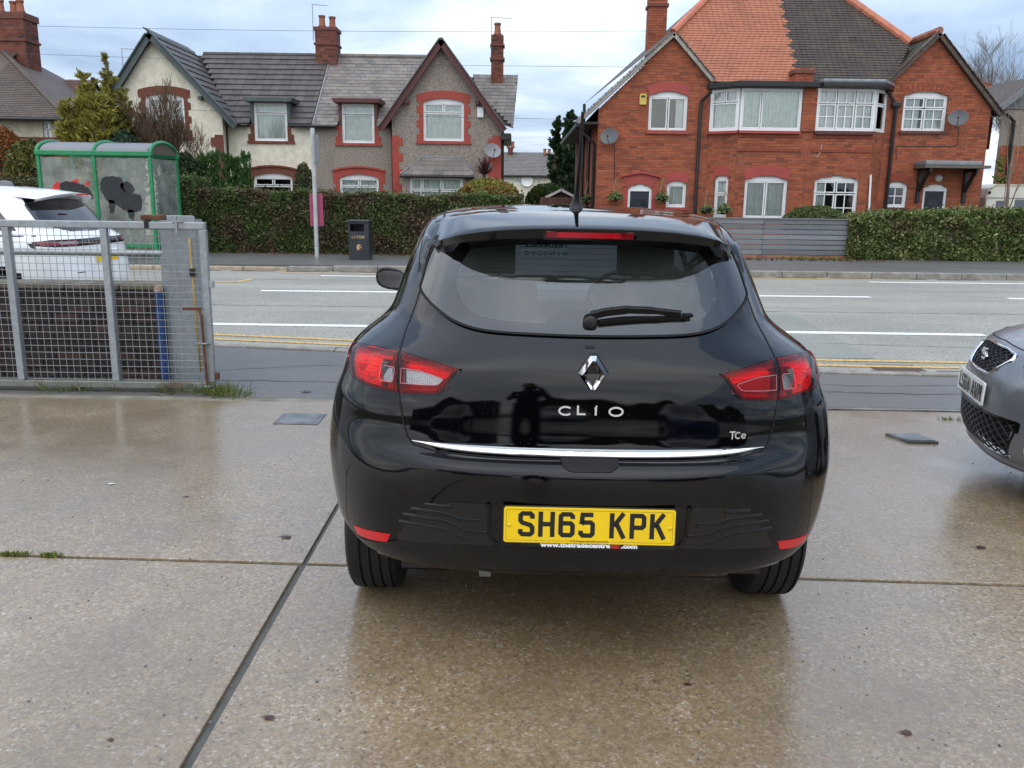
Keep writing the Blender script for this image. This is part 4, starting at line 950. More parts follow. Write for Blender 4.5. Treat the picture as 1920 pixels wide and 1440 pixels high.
aerial('roof_aerial', 'television aerial beside the tall slim chimney of the pebble-dashed house', at(921, 60, 32.6)[0], 32.7, at(921, 110, 32.6)[1], at(921, 30, 32.6)[1], .7)
q = at(228, 90, 36); aerial('roof_aerial', 'television aerial behind the cream gable above the yellow conifers', q[0], 36, 4, q[1], .8)
# ---------------------------------------------------------------- the house at the far left
def left_house():
    Y = 27.6; L = lambda px, py: at(px, py, Y); h = thing('corner_house', 'cream house with brown tiled roof and tall brick chimney at the left edge', 'house', (-17, Y, .1))
    x1 = L(128, 240)[0]; x0 = L(-330, 240)[0]; ez = L(60, 222)[1]; zb = .1
    wx0, wx1 = L(80, 240)[0], L(96, 240)[0]; wz0, wz1 = L(85, 275)[1], L(85, 227)[1]
    wall('wall', [(x0, zb), (x1, zb), (x1, ez), (x0, ez)], [[(wx0, wz0), (wx1, wz0), (wx1, wz1), (wx0, wz1)]], Y, CREAM2, h)
    window(h, wx0, wx1, wz0, wz1, Y, [(0, 1, .7, 1, 1, 1), (0, 1, 0, .68, 1, 1)], 0, CURT)
    MB().box(x0, x1 + .02, Y - .03, Y - .001, zb, L(60, 257)[1]).build('plinth', plain('brown red plinth', (.13, .03, .02), .7, 0, .3, 3), h)
    MB().box(x1 - .25, x1, Y + .26, Y + 7, zb, ez).build('side_wall', CREAM2, h); MB().box(x0, x1 - .3, Y + 7, Y + 7.2, zb, ez).build('back_wall', CREAM2, h)
    # front slope, hipped to the right, and a lower wing behind
    e = Y - .35; rz = at(-60, 75, Y + 4)[1]; up = Vector((0, 4.35, rz - ez)); ln = up.length; ex = L(135, 225)[0]
    rf = MB().add([(x0, e, ez), (ex, e, ez), (at(20, 100, Y + 4)[0] - .6, Y + 4, rz), (x0, Y + 4, rz), (ex, Y + 8, ez)], [(0, 1, 2, 3), (1, 4, 2)]).build('roof', TILE_BR, h)
    tx = at(20, 100, Y + 4)[0] - .6
    tiles(rf, (0, e, ez), (1, 0, 0), up.normalized(), [(L(-60, 230)[0], 0), (ex, 0), (tx, ln), (L(-60, 230)[0], ln)], .17, .115, .014, TILE_BR, as_parts=False)
    d2 = Vector((tx - ex, 4, rz - ez)); MB().tube([(ex, e, ez + .04), (tx, Y + 4, rz + .04)], .08, 6).build('hip_tile', TILE_BR, h)
    Y2 = Y + 3.0; wz = at(120, 152, Y2 + 2)[1]; a0, a1 = at(86, 152, Y2 + 2)[0] - 1, at(180, 152, Y2 + 2)[0]; we = at(150, 222, Y2)[1]; up2 = Vector((0, 2, wz - we))
    wr = MB().add([(a0, Y2, we), (a1, Y2, we), (a1, Y2 + 2, wz), (a0, Y2 + 2, wz), (a0, Y2 + 4, we), (a1, Y2 + 4, we)], [(0, 1, 2, 3), (3, 2, 5, 4)]).build('roof', plain('roofing felt', (.02, .02, .02), .9), h)
    tiles(wr, (0, Y2, we), (1, 0, 0), up2.normalized(), [(a0, 0), (a1, 0), (a1, up2.length), (a0, up2.length)], .17, .115, .014, m_tile('red brown tile', (.085, .03, .022), (.15, .06, .04)), as_parts=False)
    MB().yz([(Y2 + .1, zb), (Y2 + 3.9, zb), (Y2 + 3.9, we), (Y2 + 2, wz - .05), (Y2 + .1, we)], a1 - .3, a1 - .1).build('gable_wall', CREAM2, h)
    MB().box(a0, a1 - .31, Y2 + .1, Y2 + .3, zb, we).build('wing_wall', CREAM2, h)
    gutter(h, (x0, e - .03, ez - .05), (ex, e - .03, ez - .05)); b = MB()
    cy = Y + 3.2; stack(h, at(-18, 60, cy)[0], at(45, 60, cy)[0], cy, cy + .9, rz - 1.4, at(20, 22, cy)[1], BRICK_D, 3, ((.0, .12), (.12, .10), (.85, .08)))
left_house()

# ================================================================ the red brick pair on the right
def isect(px, py, O, n):
    d = ray(px, py); c = Vector((0, 0, CAMH)); t = (Vector(O) - c).dot(n) / d.dot(n); return c + d * t
def brick_face(h, poly, holes, fn, nm='wall', m=BRICK_R, proud=.007):
    """a mortar wall with its openings, and every brick on it"""
    wl_ = wall(nm, poly, holes, 0, MORTAR, h, fn=lambda u, v, w_: fn(u, v, -w_)); ORG[wl_.name] = ORG[h.name]; bricks([poly] + list(holes), fn, m, wl_); return wl_
def brick_pair():
    FY, BY = 25.5, 24.95; R_ = lambda px, py: at(px, py, FY); Q = lambda px, py: at(px, py, BY); zb = .1
    LH = thing('brick_house', 'red brick house with new orange tile roof and navy front door', 'house', (R_(1260, 400)[0], FY, zb)); RH = thing('brick_house', 'red brick house with dark brown tile roof and door canopy, behind the ivy hedge', 'house', (R_(1760, 400)[0], FY, zb))
    fr = lambda u, v, w_: (u, FY - w_, v); fb = lambda u, v, w_: (u, BY - w_, v)
    ARCHP = plain('painted red arch', (.33, .05, .040), .6, 0, .15, 5); NAVY = plain('navy door paint', (.010, .015, .030), .3, 0, .1, 4, .5)
    def rect(f, a, b, c, d): (x0, z1), (x1, z0) = f(a, b), f(c, d); return x0, x1, z0, z1
    # ---- left gable front
    ax_, az_ = R_(1262, 70); xl = R_(1121, 260)[0]; xr = R_(1329, 250)[0]; sl = (az_ - R_(1122, 205)[1]) / (ax_ - R_(1122, 205)[0]); sr = (az_ - R_(1335, 157)[1]) / (R_(1335, 157)[0] - ax_)
    w1 = rect(R_, 1218, 171, 1287, 246); dr = rect(R_, 1178, 345, 1223, 345); dr = (dr[0], dr[1], .25, dr[3]); w2 = rect(R_, 1251, 339, 1285, 389)
    H = [arch(*w1, .12), arch(*dr, .12), arch(*w2, .08)]
    brick_face(LH, [(xl, zb), (xr, zb), (xr, az_ - sr * (xr - ax_)), (ax_, az_), (xl, az_ - sl * (ax_ - xl))], H, fr)
    window(LH, *w1, FY, [(0, .49, 0, 1, 1, 1), (.51, 1, 0, 1, 1, 1)], .12, CURT2, cx=((.72, 1),)); window(LH, *w2, FY, [(0, 1, 0, 1, 1, 1)], .08, CURT2)
    def redarch(h, x0, x1, z1, rise, Y, m=ARCHP, hd=.24, ov=.06, nm='brick_arch'):
        n = 10; lo = [(x0 + (x1 - x0) * i / n, z1 - rise + rise * (1 - (2 * i / n - 1) ** 2) + .004) for i in range(n + 1)]; up = [(x1 + ov + (x0 - x1 - 2 * ov) * i / n, z1 - rise + hd + rise * 1.1 * (1 - (2 * i / n - 1) ** 2)) for i in range(n + 1)]
        return MB().xz(lo + up, Y - .018, Y + .02).build(nm, m, h)
    redarch(LH, w1[0], w1[1], w1[3], .12, FY); redarch(LH, w2[0], w2[1], w2[3], .08, FY, hd=.26)
    for w_, e in ((w1, .06), (w2, .05)): MB().box(w_[0] - e, w_[1] + e, FY - .07, FY + .058, w_[2] - .085, w_[2] - .002).build('sill', ARCHP, LH)
    def door(h, d, fan=True):
        x0, x1, z0, z1 = d; wo = thing('door', None, None); wo.parent = h; ORG[wo.name] = ORG[h.name]; b = MB()
        b.box(x0, x0 + .07, FY + .04, FY + .14, z0, z1 - .12); b.box(x1 - .07, x1, FY + .04, FY + .14, z0, z1 - .12); b.xz(arch(x0, x1, z0, z1, .12)[2:] + [(x0, z1 - .121), (x0, z1 - .20), (x1, z1 - .20), (x1, z1 - .121)], FY + .039, FY + .14); b.build('door_frame', UPVC, wo)
        b = MB().box(x0 + .072, x1 - .072, FY + .08, FY + .12, z0, z1 - .202); lf = b.build('door_leaf', NAVY, wo)
        cx, cz, r = (x0 + x1) / 2, z1 - .62, (x1 - x0) * .30; b = MB().xz([(cx + r * math.cos(math.pi * i / 12), cz + r * .95 * math.sin(math.pi * i / 12)) for i in range(13)], FY + .070, FY + .079); b.build('fanlight', plain('dark door glass', (.03, .035, .04), .1), wo)
        b = MB(); 
        for i in range(13): pass
        strip(b, [(cx + (r + .015) * math.cos(math.pi * i / 12), cz + (r * .95 + .015) * math.sin(math.pi * i / 12)) for i in range(13)], .02, lambda u, v, w2_: (u, FY + .08 - w2_, v), 0, .012); b.box(x0 + .16, cx - .04, FY + .070, FY + .0795, z0 + .3, cz - .12); b.box(cx + .04, x1 - .16, FY + .070, FY + .0795, z0 + .3, cz - .12); b.build('door_panel', NAVY, wo, bevel=.006)
        b = MB(); b.lathe([(.001, FY + .03), (.025, FY + .04), (.03, FY + .06), (.012, FY + .08)], cx, cz - .22, 12, 'y'); b.box(cx - .09, cx + .09, FY + .065, FY + .0795, cz - .62, cz - .58); b.build('door_knocker', CHROME, wo)
    door(LH, dr)
    redarch(LH, dr[0], dr[1], dr[3], .12, FY, hd=.30, ov=.16); b = MB(); jamb(b, dr[0], .25, dr[3] - .12, FY, -1, .13, .16, .3, .018); jamb(b, dr[1], .25, dr[3] - .12, FY, 1, .13, .16, .3, .018); b.build('door_surround', ARCHP, LH)
    n = 14; up = [(dr[0] - .22 + (dr[1] - dr[0] + .44) * i / n, dr[3] + .20 + .10 * math.sin(math.pi * i / n) ** 1.5) for i in range(n + 1)]; MB().xz(up + [(x, z + .05) for x, z in up[::-1]], FY - .09, FY + .02).build('drip_mould', ARCHP, LH)
    # ---- right gable front
    bx_, bz_ = R_(1757, 70); xa = R_(1657, 250)[0]; xb = R_(1853, 250)[0]; s1 = (bz_ - R_(1660, 163)[1]) / (bx_ - R_(1660, 163)[0]); s2 = (bz_ - R_(1862, 210)[1]) / (R_(1862, 210)[0] - bx_)
    w3 = rect(R_, 1697, 171, 1771, 247); w4 = rect(R_, 1662, 340, 1698, 389); d2 = rect(R_, 1733, 345, 1778, 345); d2 = (d2[0], d2[1], .25, d2[3])
    brick_face(RH, [(xa, zb), (xb, zb), (xb, bz_ - s2 * (xb - bx_)), (bx_, bz_), (xa, bz_ - s1 * (bx_ - xa))], [arch(*w3, .12), arch(*w4, .10), arch(*d2, .12)], fr)
    G4 = [(0, .49, .68, 1, 2, 1), (.51, 1, .68, 1, 2, 1), (0, .49, 0, .66, 2, 2), (.51, 1, 0, .66, 2, 2)]
    window(RH, *w3, FY, G4, .12, CURT2, cx=((0, .42), (.58, 1))); window(RH, *w4, FY, [(0, 1, 0, 1, 2, 2)], .10, None); door(RH, d2)
    for w_ in (w3, w4): MB().box(w_[0] - .06, w_[1] + .06, FY - .07, FY + .058, w_[2] - .07, w_[2] - .002).build('sill', plain('brown sill', (.08, .035, .025), .6), RH)
    for w_ in (w3, w4): 
        n = 11; b = MB(); cx = (w_[0] + w_[1]) / 2
        for i in range(n):
            q = (i - (n - 1) / 2) / n * (w_[1] - w_[0] + .1); lean = q * .18; z0_ = w_[3] - .12 + .12 * (1 - (2 * q / (w_[1] - w_[0])) ** 2) + .01; b.add([(cx + q + dx__ * .03 + lean * t, FY - .012 + y_, z0_ + t * .23) for t in (0, 1) for dx__, y_ in ((-1, 0), (1, 0), (1, .02), (-1, .02))], [(0, 1, 5, 4), (1, 2, 6, 5), (3, 0, 4, 7), (4, 5, 6, 7)])
        b.build('soldier_arch', plain('arch brick', (.24, .05, .024), .8, 0, .3, 20), RH)
    # canopy
    c0, c1 = R_(1712, 316)[0], R_(1832, 316)[0]; cz = R_(1760, 318)[1]; MB().box(c0, c1, FY - .75, FY - .001, cz + .02, cz + .10).build('canopy', plain('weathered canopy board', (.12, .10, .08), .7), RH); MB().box(c0 + .02, c1 - .25, FY - .74, FY - .002, cz + .101, cz + .22).build('canopy_lead', LEAD, RH, bevel=.02)
    for x in (R_(1722, 340)[0], R_(1808, 340)[0]):
        b = MB(); b.bar((x, FY - .05, cz), (x, FY - .05, cz - .95), .1, .1, (0, 1, 0)); b.bar((x, FY - .62, cz + .01), (x, FY - .06, cz - .62), .08, .09, (0, 0, 1)); b.bar((x, FY - .70, cz - .03), (x, FY - .1, cz - .03), .08, .08); b.build('canopy_bracket', BLKPIPE, RH)
    lx, lz = R_(1760, 334); MB().lathe([(.001, FY - .09), (.07, FY - .07), (.11, FY - .02), (.11, FY)], lx, lz, 16, 'y').build('porch_lamp', plain('white lamp glass', (.6, .6, .58), .3), RH, smooth=True)
    # ---- centre block, canted on the left
    xm_ = Q(1517, 250)[0]; p0, p1, p2, p3 = (xr, FY), (Q(1384, 250)[0], BY), (Q(1637, 250)[0], BY), (xa, FY); zt = Q(1450, 150)[1]
    u1 = Vector((p1[0] - p0[0], p1[1] - p0[1], 0)); L1 = u1.length; u1.normalize(); n1 = Vector((u1.y, -u1.x, 0)); f1 = lambda u, v, w_: tuple(Vector((p0[0], p0[1], v)) + u1 * u + n1 * w_)
    u3 = Vector((p3[0] - p2[0], p3[1] - p2[1], 0)); L3 = u3.length; u3.normalize(); n3 = Vector((u3.y, -u3.x, 0)); f3 = lambda u, v, w_: tuple(Vector((p2[0], p2[1], v)) + u3 * u + n3 * w_)
    zs = Q(1450, 246)[1]; zt2 = Q(1450, 166)[1]; ym = (FY + BY) / 2
    nw = (.30, .72, Q(1350, 408)[1] * 0 + Q(1397, 410)[1], Q(1350, 330)[1]); nw = (L1 * .30, L1 * .30 + .42, at(1350, 408, ym)[1], at(1350, 328, ym)[1])
    brick_face(LH, [(0, zb), (L1, zb), (L1, zs), (0, zs)], [arch(*nw, .1)], f1)
    window(LH, *nw, 0, [(0, 1, .62, 1, 1, 1), (0, 1, 0, .60, 1, 1)], .1, CURT2, fn=lambda u, v, w_: f1(u, v, -w_)); w5 = rect(Q, 1398, 329, 1472, 411); w6 = rect(Q, 1529, 329, 1603, 420)
    brick_face(LH, [(p1[0], zb), (xm_, zb), (xm_, zs), (p1[0], zs)], [arch(*w5, .12)], fb); brick_face(RH, [(xm_, zb), (p2[0], zb), (p2[0], zs), (xm_, zs)], [arch(*w6, .12)], fb); brick_face(RH, [(0, zb), (L3, zb), (L3, zs), (0, zs)], [], f3)
    window(LH, *w5, BY, [(0, .49, 0, 1, 1, 1), (.51, 1, 0, 1, 1, 1)], .12, CURT2); window(RH, *w6, BY, [(0, .49, .72, 1, 2, 1), (.51, 1, .72, 1, 2, 1), (0, .49, 0, .7, 2, 2), (.51, 1, 0, .7, 2, 2)], .12, CURT2, cx=((0, .3),))
    redarch(LH, w5[0], w5[1], w5[3], .12, BY, hd=.28, ov=.08)
    n = 10; b = MB(); lo = [(nw[0] - .02 + (nw[1] - nw[0] + .04) * i / n, nw[3] - .1 + .1 * (1 - (2 * i / n - 1) ** 2)) for i in range(n + 1)]; b.prism(lo + [(x, z + .26) for x, z in lo[::-1]], f1, -.02, .018); b.build('brick_arch', ARCHP, LH)
    # upper windows of the block
    window(LH, .02, L1 - .02, zs + .01, zt2, 0, [(0, .49, .70, 1, 1, 1), (.51, 1, .70, 1, 1, 1), (0, 1, 0, .68, 1, 1)], 0, CURT2, fn=lambda u, v, w_: f1(u, v, -w_ + .08)); xe = Q(1503, 200)[0]; xf = Q(1531, 200)[0]
    window(LH, p1[0] + .02, xe, zs + .01, zt2, BY - .08, [(0, .32, 0, 1, 1, 1), (.33, 1, 0, 1, 1, 1)], 0, CURT)
    window(RH, xf, p2[0] - .02, zs + .03, zt2 + .02, BY - .08, [(0, .32, .66, 1, 2, 1), (.34, .66, .66, 1, 2, 1), (.68, 1, .66, 1, 2, 1), (0, .32, 0, .64, 2, 2), (.34, .66, 0, .64, 2, 2), (.68, 1, 0, .64, 2, 2)], 0, CURT2); window(RH, .02, L3 - .05, zs + .03, zt2 + .02, 0, [(0, 1, .66, 1, 1, 1), (0, 1, 0, .64, 1, 1)], 0, None, fn=lambda u, v, w_: f3(u, v, -w_ + .08))
    brick_face(LH, [(xe + .01, zs), (xf - .01, zs), (xf - .01, zt2 + .12), (xe + .01, zt2 + .12)], [], lambda u, v, w_: (u, BY - .06 - w_, v), 'party_pier')
    for h_, a, c, mm in ((LH, p1[0] - .0, xe, ARCHP), (RH, xf, p2[0], MAROON)): MB().box(a, c, BY - .12, BY + .1, zs - .07, zs - .001).build('bay_sill', mm, h_)
    MB().prism([(-.02, zs - .07), (L1, zs - .07), (L1, zs - .001), (-.02, zs - .001)], f1, -.1, .119).build('bay_sill', ARCHP, LH)
    for h_, a, c in ((LH, p1[0], xm_ - .2), (RH, xm_ + .1, p2[0])): MB().box(a, c, BY - .035, BY, zs - .55, zs - .47).build('brick_band', plain('band brick', (.22, .05, .026), .8, 0, .3, 20), h_); MB().box(a, c, BY - .03, BY, zs - .17, zs - .09).build('brick_band', plain('band brick', (.2, .05, .03), .8), h_)
    b = MB(); pl_ = [(p0[0] - .12, FY - .12), (p1[0] - .1, BY - .32), (xm_ + .1, BY - .32), (xm_ + .1, FY + .4), (p0[0] - .12, FY + .4)]; b.xy(pl_, zt2 + .01, zt2 + .17).build('bay_roof', plain('black bay roof', (.010, .010, .011), .5), LH, bevel=.02)
    b = MB(); pl_ = [(xm_ + .2, BY - .30), (p2[0] + .12, BY - .30), (p3[0] + .14, FY - .1), (p3[0] + .14, FY + .4), (xm_ + .2, FY + .4)]; b.xy(pl_, zt2 + .03, zt2 + .15).build('bay_fascia', BLKPIPE, RH, bevel=.02); MB().xy([(x, y + .03) for x, y in pl_], zt2 + .151, zt2 + .25).build('bay_roof', LEAD, RH, bevel=.03)
    stack(LH, Q(1494, 140)[0], Q(1528, 140)[0], BY + .1, BY + 1.2, zt2 + .12, zt2 + .52, BRICK_R, 0, ((.0, .10),), 'parapet_wall')
    # ---- main roof, hipped
    ez = zt2 + .20; ey = FY - .15; sp_ = rad(50); up = Vector((0, math.cos(sp_), math.sin(sp_))); nrm = Vector((0, -math.sin(sp_), math.cos(sp_))); O = Vector((0, ey, ez))
    ix = lambda px, py: (lambda p: (p.x, (p - O).dot(up)))(isect(px, py, O, nrm))
    hl0, hl1 = ix(1262, 62), ix(1328, -4); hr0, hr1 = ix(1706, 82), ix(1590, 0); dv0, dv1 = ix(1497, 157), ix(1462, 0)
    ext = lambda a, c, v: a[0] + (c[0] - a[0]) * (v - a[1]) / (c[1] - a[1]); VT = 6.2
    while ext(hr0, hr1, VT) - ext(hl0, hl1, VT) < .4 and VT > 3: VT -= .1
    p3d = lambda u, v: tuple(O + Vector((u, 0, 0)) + up * v - nrm * .03)
    lo_l, lo_r = max(ext(hl0, hl1, 0), xl - .4), min(ext(hr0, hr1, 0), xb + .4)
    tl, tr_ = ext(hl0, hl1, VT), ext(hr0, hr1, VT); topz = p3d(0, VT)[2]; yy = p3d(0, VT)[1]
    for h_, a0, a1, b0, b1, mm in ((LH, lo_l, ext(dv0, dv1, 0), tl, ext(dv0, dv1, VT), TILE_OR), (RH, ext(dv0, dv1, 0), lo_r, ext(dv0, dv1, VT), tr_, TILE_BR)):
        if h_ is LH: zg = [(ext(dv0, dv1, v_) + (.10 if k_ % 4 < 2 else -.06), v_) for k_, v_ in enumerate(np.arange(0, VT, .103))]; poly = [(xr - .05, 0)] + zg + [(b1, VT), (b0, VT), hl0]
        else: poly = [(xa + .05, 0), hr0, (b1, VT), (b0, VT)] + zg[::-1]
        rf = MB().add([p3d(*q_) for q_ in poly], [tuple(range(len(poly)))]).build('roof', plain('roofing felt', (.02, .02, .02), .9), h_); ORG[rf.name] = ORG[h_.name]
        tiles(rf, O, (1, 0, 0), up, poly, .168, .103, .016, mm, as_parts=False, name='tile')
    for h_, c0_, c1_, s_ in ((LH, hl0, hl1, 1), (RH, hr0, hr1, 1)):
        k = 0; A0 = Vector(p3d(*c0_)); A1 = Vector(p3d(ext(c0_, c1_, VT), VT)); d = A1 - A0; nn = int(d.length / .34)
        for k in range(nn): q = A0 + d * (k / nn); MB().tube([q + nrm * .06, q + d / nn * 1.04 + nrm * .075], [.125, .11], 8).build('hip_tile', plain('orange hip tile', (.45, .15, .085), .6, 0, .2, 5), h_, smooth='auto')
    # hidden sides of the hip
    b = MB(); b.add([p3d(*hl0), p3d(tl, VT), (xl, yy + 3, ez)], [(0, 1, 2)]); b.add([p3d(*hr0), p3d(tr_, VT), (xb, yy + 3, ez)], [(0, 1, 2)]); b.build('hip_side', TILE_BR, RH)
    # ---- gable roofs and verges
    for h_, gx, gz_, (el, er), m_, verge in ((LH, ax_, az_, ((R_(1083, 234)), R_(1335, 157)), TILE_BR, plain('pale mortar verge', (.36, .33, .29), .8, 0, .3, 8)), (RH, bx_, bz_, (R_(1655, 168), R_(1872, 222)), TILE_BR, plain('dark verge', (.10, .075, .06), .8, 0, .3, 8))):
        for sd, (ex, e_z) in ((-1, el), (1, er)):
            a = Vector((ex, FY - .10, e_z + .06)); c = Vector((gx, FY - .10, gz_ + .06)); d = c - a; L = d.length; uu = d / L; bk = Vector((0, 5.2, 0)); nn = Vector((-uu.z, 0, uu.x)) if sd < 0 else Vector((uu.z, 0, -uu.x)); nn = nn if nn.z > 0 else -nn
            rf = MB().add([a, c, c + bk, a + bk], [(0, 1, 2, 3)]).build('roof', plain('roofing felt', (.02, .02, .02), .9), h_); ORG[rf.name] = ORG[h_.name]
            if h_ is RH and sd < 0: tiles(rf, a + Vector((0, 4, 0)), (0, -1, 0), uu, [(0, 0), (4, 0), (4, L), (0, L)], .165, .103, .016, m_tile('mossy tile', (.05, .045, .025), (.09, .085, .04), .9), as_parts=False)
            MB().bar(a + Vector((0, -.02, 0)) + nn * .0, c + Vector((0, -.02, 0)) + uu * .02, .10, .10, nn).build('verge', verge, h_)
            k = 0
            while k * .11 < L - .1: MB().bar(a + uu * (k * .11) + nn * (.062 + .006 * (k % 2)), a + uu * (k * .11 + .13) + nn * (.075 + .006 * (k % 2)), .26, .018, nn).build('verge_tile', TILE_BR if h_ is RH else plain('grey verge tile', (.16, .135, .12), .8, 0, .5, 6), h_); k += 1
    MB().tube([(bx_, FY - .12, bz_ + .16), (bx_, FY + 3, bz_ + .16)], .11, 8).build('ridge_tile', plain('orange ridge tile', (.32, .12, .075), .7, 0, .3, 5), RH)
    # ---- left flank, eaves, pipes, windows
    fl = lambda u, v, w_: (xl - w_, FY + u, v); zl = az_ - sl * (ax_ - xl)
    fw = (2.6, 3.5, at(1090, 318, FY + 3)[1], at(1090, 262, FY + 3)[1])
    brick_face(LH, [(.001, zb), (9, zb), (9, zl), (.001, zl)], [arch(*fw)], lambda u, v, w_: (xl - w_, FY + u, v)); window(LH, *fw, 0, [(0, 1, 0, 1, 1, 1)], 0, CURT2, fn=lambda u, v, w_: (xl + w_, FY + u, v)); MB().box(xb - .25, xb, FY + .26, FY + 9, zb, bz_ - s2 * (xb - bx_)).build('side_wall', BRICK_R, RH); MB().box(xl, xb, FY + 9, FY + 9.2, zb, zl).build('back_wall', MORTAR, RH)
    e = Vector((R_(1083, 234)[0], FY, R_(1083, 234)[1])); gutter(LH, (e.x, FY - .1, e.z), (e.x, FY + 8.5, e.z), .06); b = MB(); b.box(e.x + .08, xl, FY - .1, FY + 9, e.z + .02, e.z + .08); b.build('soffit', BLKPIPE, LH)
    pipe(LH, [(e.x, FY + .3, e.z - .05), (xl - .07, FY + .3, e.z - .5), (xl - .07, FY + .3, zb)], .05); pipe(LH, [(xl - .07, FY + 2.2, zl - .3), (xl - .07, FY + 2.2, zb)], .05); pipe(LH, [(xl - .07, FY + 4.5, zl + .6), (xl - .07, FY + 4.5, zb)], .05)
    pipe(LH, [at(1334, 172, FY - .3)[:1] + (FY - .3,) + at(1334, 172, FY - .3)[1:], at(1316, 190, FY - .07)[:1] + (FY - .07,) + at(1316, 190, FY - .07)[1:], (R_(1313, 200)[0], FY - .07, R_(1313, 200)[1]), (R_(1308, 300)[0], FY - .07, zb)], .045)
    q = R_(1678, 198); pipe(RH, [(R_(1658, 172)[0], FY - .2, R_(1658, 172)[1]), (q[0], FY - .07, q[1]), (q[0], FY - .07, zb)], .05); MB().box(q[0] - .13, q[0] + .13, FY - .16, FY - .02, q[1] - .05, q[1] + .08).build('hopper', BLKPIPE, RH, bevel=.02)
    cy = 29.5; stack(LH, at(1217, 40, cy)[0], at(1250, 40, cy)[0], cy, cy + .6, zl, at(1230, -22, cy)[1], BRICK_R, 1, ((.0, .1), (.45, .1)))
    ba = R_(1205, 187); al = MB().xz(rrect(ba[0] - .10, ba[0] + .10, ba[1] - .15, ba[1] + .15, .03), FY - .10, FY - .001).build('alarm_box', plain('yellow alarm box', (.55, .42, .08), .4), LH, bevel=.02); ORG[al.name] = ORG[LH.name]; MB().box(ba[0] - .06, ba[0] + .06, FY - .104, FY - .1005, ba[1] + .05, ba[1] + .11).build('alarm_label', INK, LH)
    d = R_(1150, 258); dish('satellite_dish', 'dark grey satellite dish on the brick gable above the navy front door', d[0], FY - .02, d[1], .26, -.45, DISH_D); d = R_(1795, 224); dish('satellite_dish', 'dark grey satellite dish right of the white gable window of the brick house', d[0], FY - .02, d[1], .26, -.45, DISH_D)
    CB = plain('black cable', (.015, .013, .012), .5); pipe(LH, [(R_(1152, 270)[0], FY - .015, R_(1152, 270)[1]), (R_(1152, 335)[0], FY - .015, R_(1152, 335)[1]), (R_(1160, 320)[0], FY - .015, R_(1120, 322)[1])], .010, CB, 'cable'); 
    pts = [(R_(px, py)[0], FY - .015, R_(px, py)[1]) for px, py in ((1797, 238), (1795, 272), (1788, 275), (1680, 274), (1680, 300))]; pipe(RH, pts, .009, CB, 'cable'); pts = [(Q(px, py)[0], BY - .02, Q(px, py)[1]) for px, py in ((1540, 271), (1538, 285), (1532, 295), (1526, 291))]; pipe(LH, pts, .012, plain('pale cable', (.5, .42, .38), .5), 'cable')
    pts = [(Q(1632, 328)[0], BY - .03, Q(1632, 328)[1]), (Q(1628, 405)[0], BY - .03, Q(1626, 405)[1])]; pipe(RH, pts, .03, UPVC, 'waste_pipe')
    # trellis by the door
    t = thing('trellis', 'small wooden trellis leaning by the navy door under the canopy', 'trellis', (R_(1800, 395)[0], FY - .05, zb)); TW = plain('bleached wood', (.30, .20, .13), .8)
    for px in (1782, 1799, 1816): MB().bar((R_(px, 370)[0], FY - .05, .3), (R_(px, 370)[0] + .05, FY - .03, R_(px, 372)[1]), .04, .02).build('slat', TW, t)
    MB().bar((R_(1782, 390)[0], FY - .08, R_(1790, 388)[1]), (R_(1818, 388)[0], FY - .08, R_(1818, 388)[1]), .02, .04).build('slat', TW, t)
    # hanging baskets
    GRN = plain('basket leaves', (.09, .14, .03), .7, 0, .6, 30); FL = plain('basket rim', (.02, .018, .015), .7)
    for i, (px, py, Y, nm) in enumerate(((1154, 366, FY - .25, 'left of the navy door, under the dish'), (1241, 368, FY - .25, 'between the navy door and the small window'), (1324, 391, FY - .5, 'left of the narrow bay window'), (1358, 391, BY - .3, 'in front of the narrow bay window'), (1101, 372, FY + 1.4, 'on the side wall by the downpipes'))):
        x, z = at(px, py, Y); t = thing('hanging_basket', 'hanging basket of trailing green plants ' + nm, 'hanging basket', (x, Y, z), 0, 'hanging baskets on the brick house')
        MB().lathe([(.001, z - .17), (.10, z - .14), (.16, z - .04), (.19, z + .02), (.16, z + .02)], x, Y, 14).build('bowl', FL, t, smooth=True)
        b = MB()
        for a in (0, 2.1, 4.2): b.tube([(x + .18 * math.cos(a), Y + .18 * math.sin(a), z + .02), (x, Y, z + .48)], .008, 4)
        b.tube([(x, Y, z + .48), (x, Y + .25, z + .5)], .012, 5); b.build('hanger', plain('hanger rope', (.25, .18, .12), .8), t); b = MB()
        for k in range(160):
            a = RN.uniform(0, 6.28); r = RN.uniform(.02, .24); c = Vector((x + r * math.cos(a), Y + r * math.sin(a), z + .06 - r * .75 + RN.uniform(-.04, .1))); s_ = RN.uniform(.02, .045); d1 = Vector((RN.uniform(-1, 1), RN.uniform(-1, 1), RN.uniform(-1, 1))).normalized() * s_; d2 = d1.orthogonal().normalized() * s_; b.add([c - d1, c + d2, c + d1, c - d2], [(0, 1, 2, 3)])
        b.build('foliage', GRN, t, fixn=False)
brick_pair()
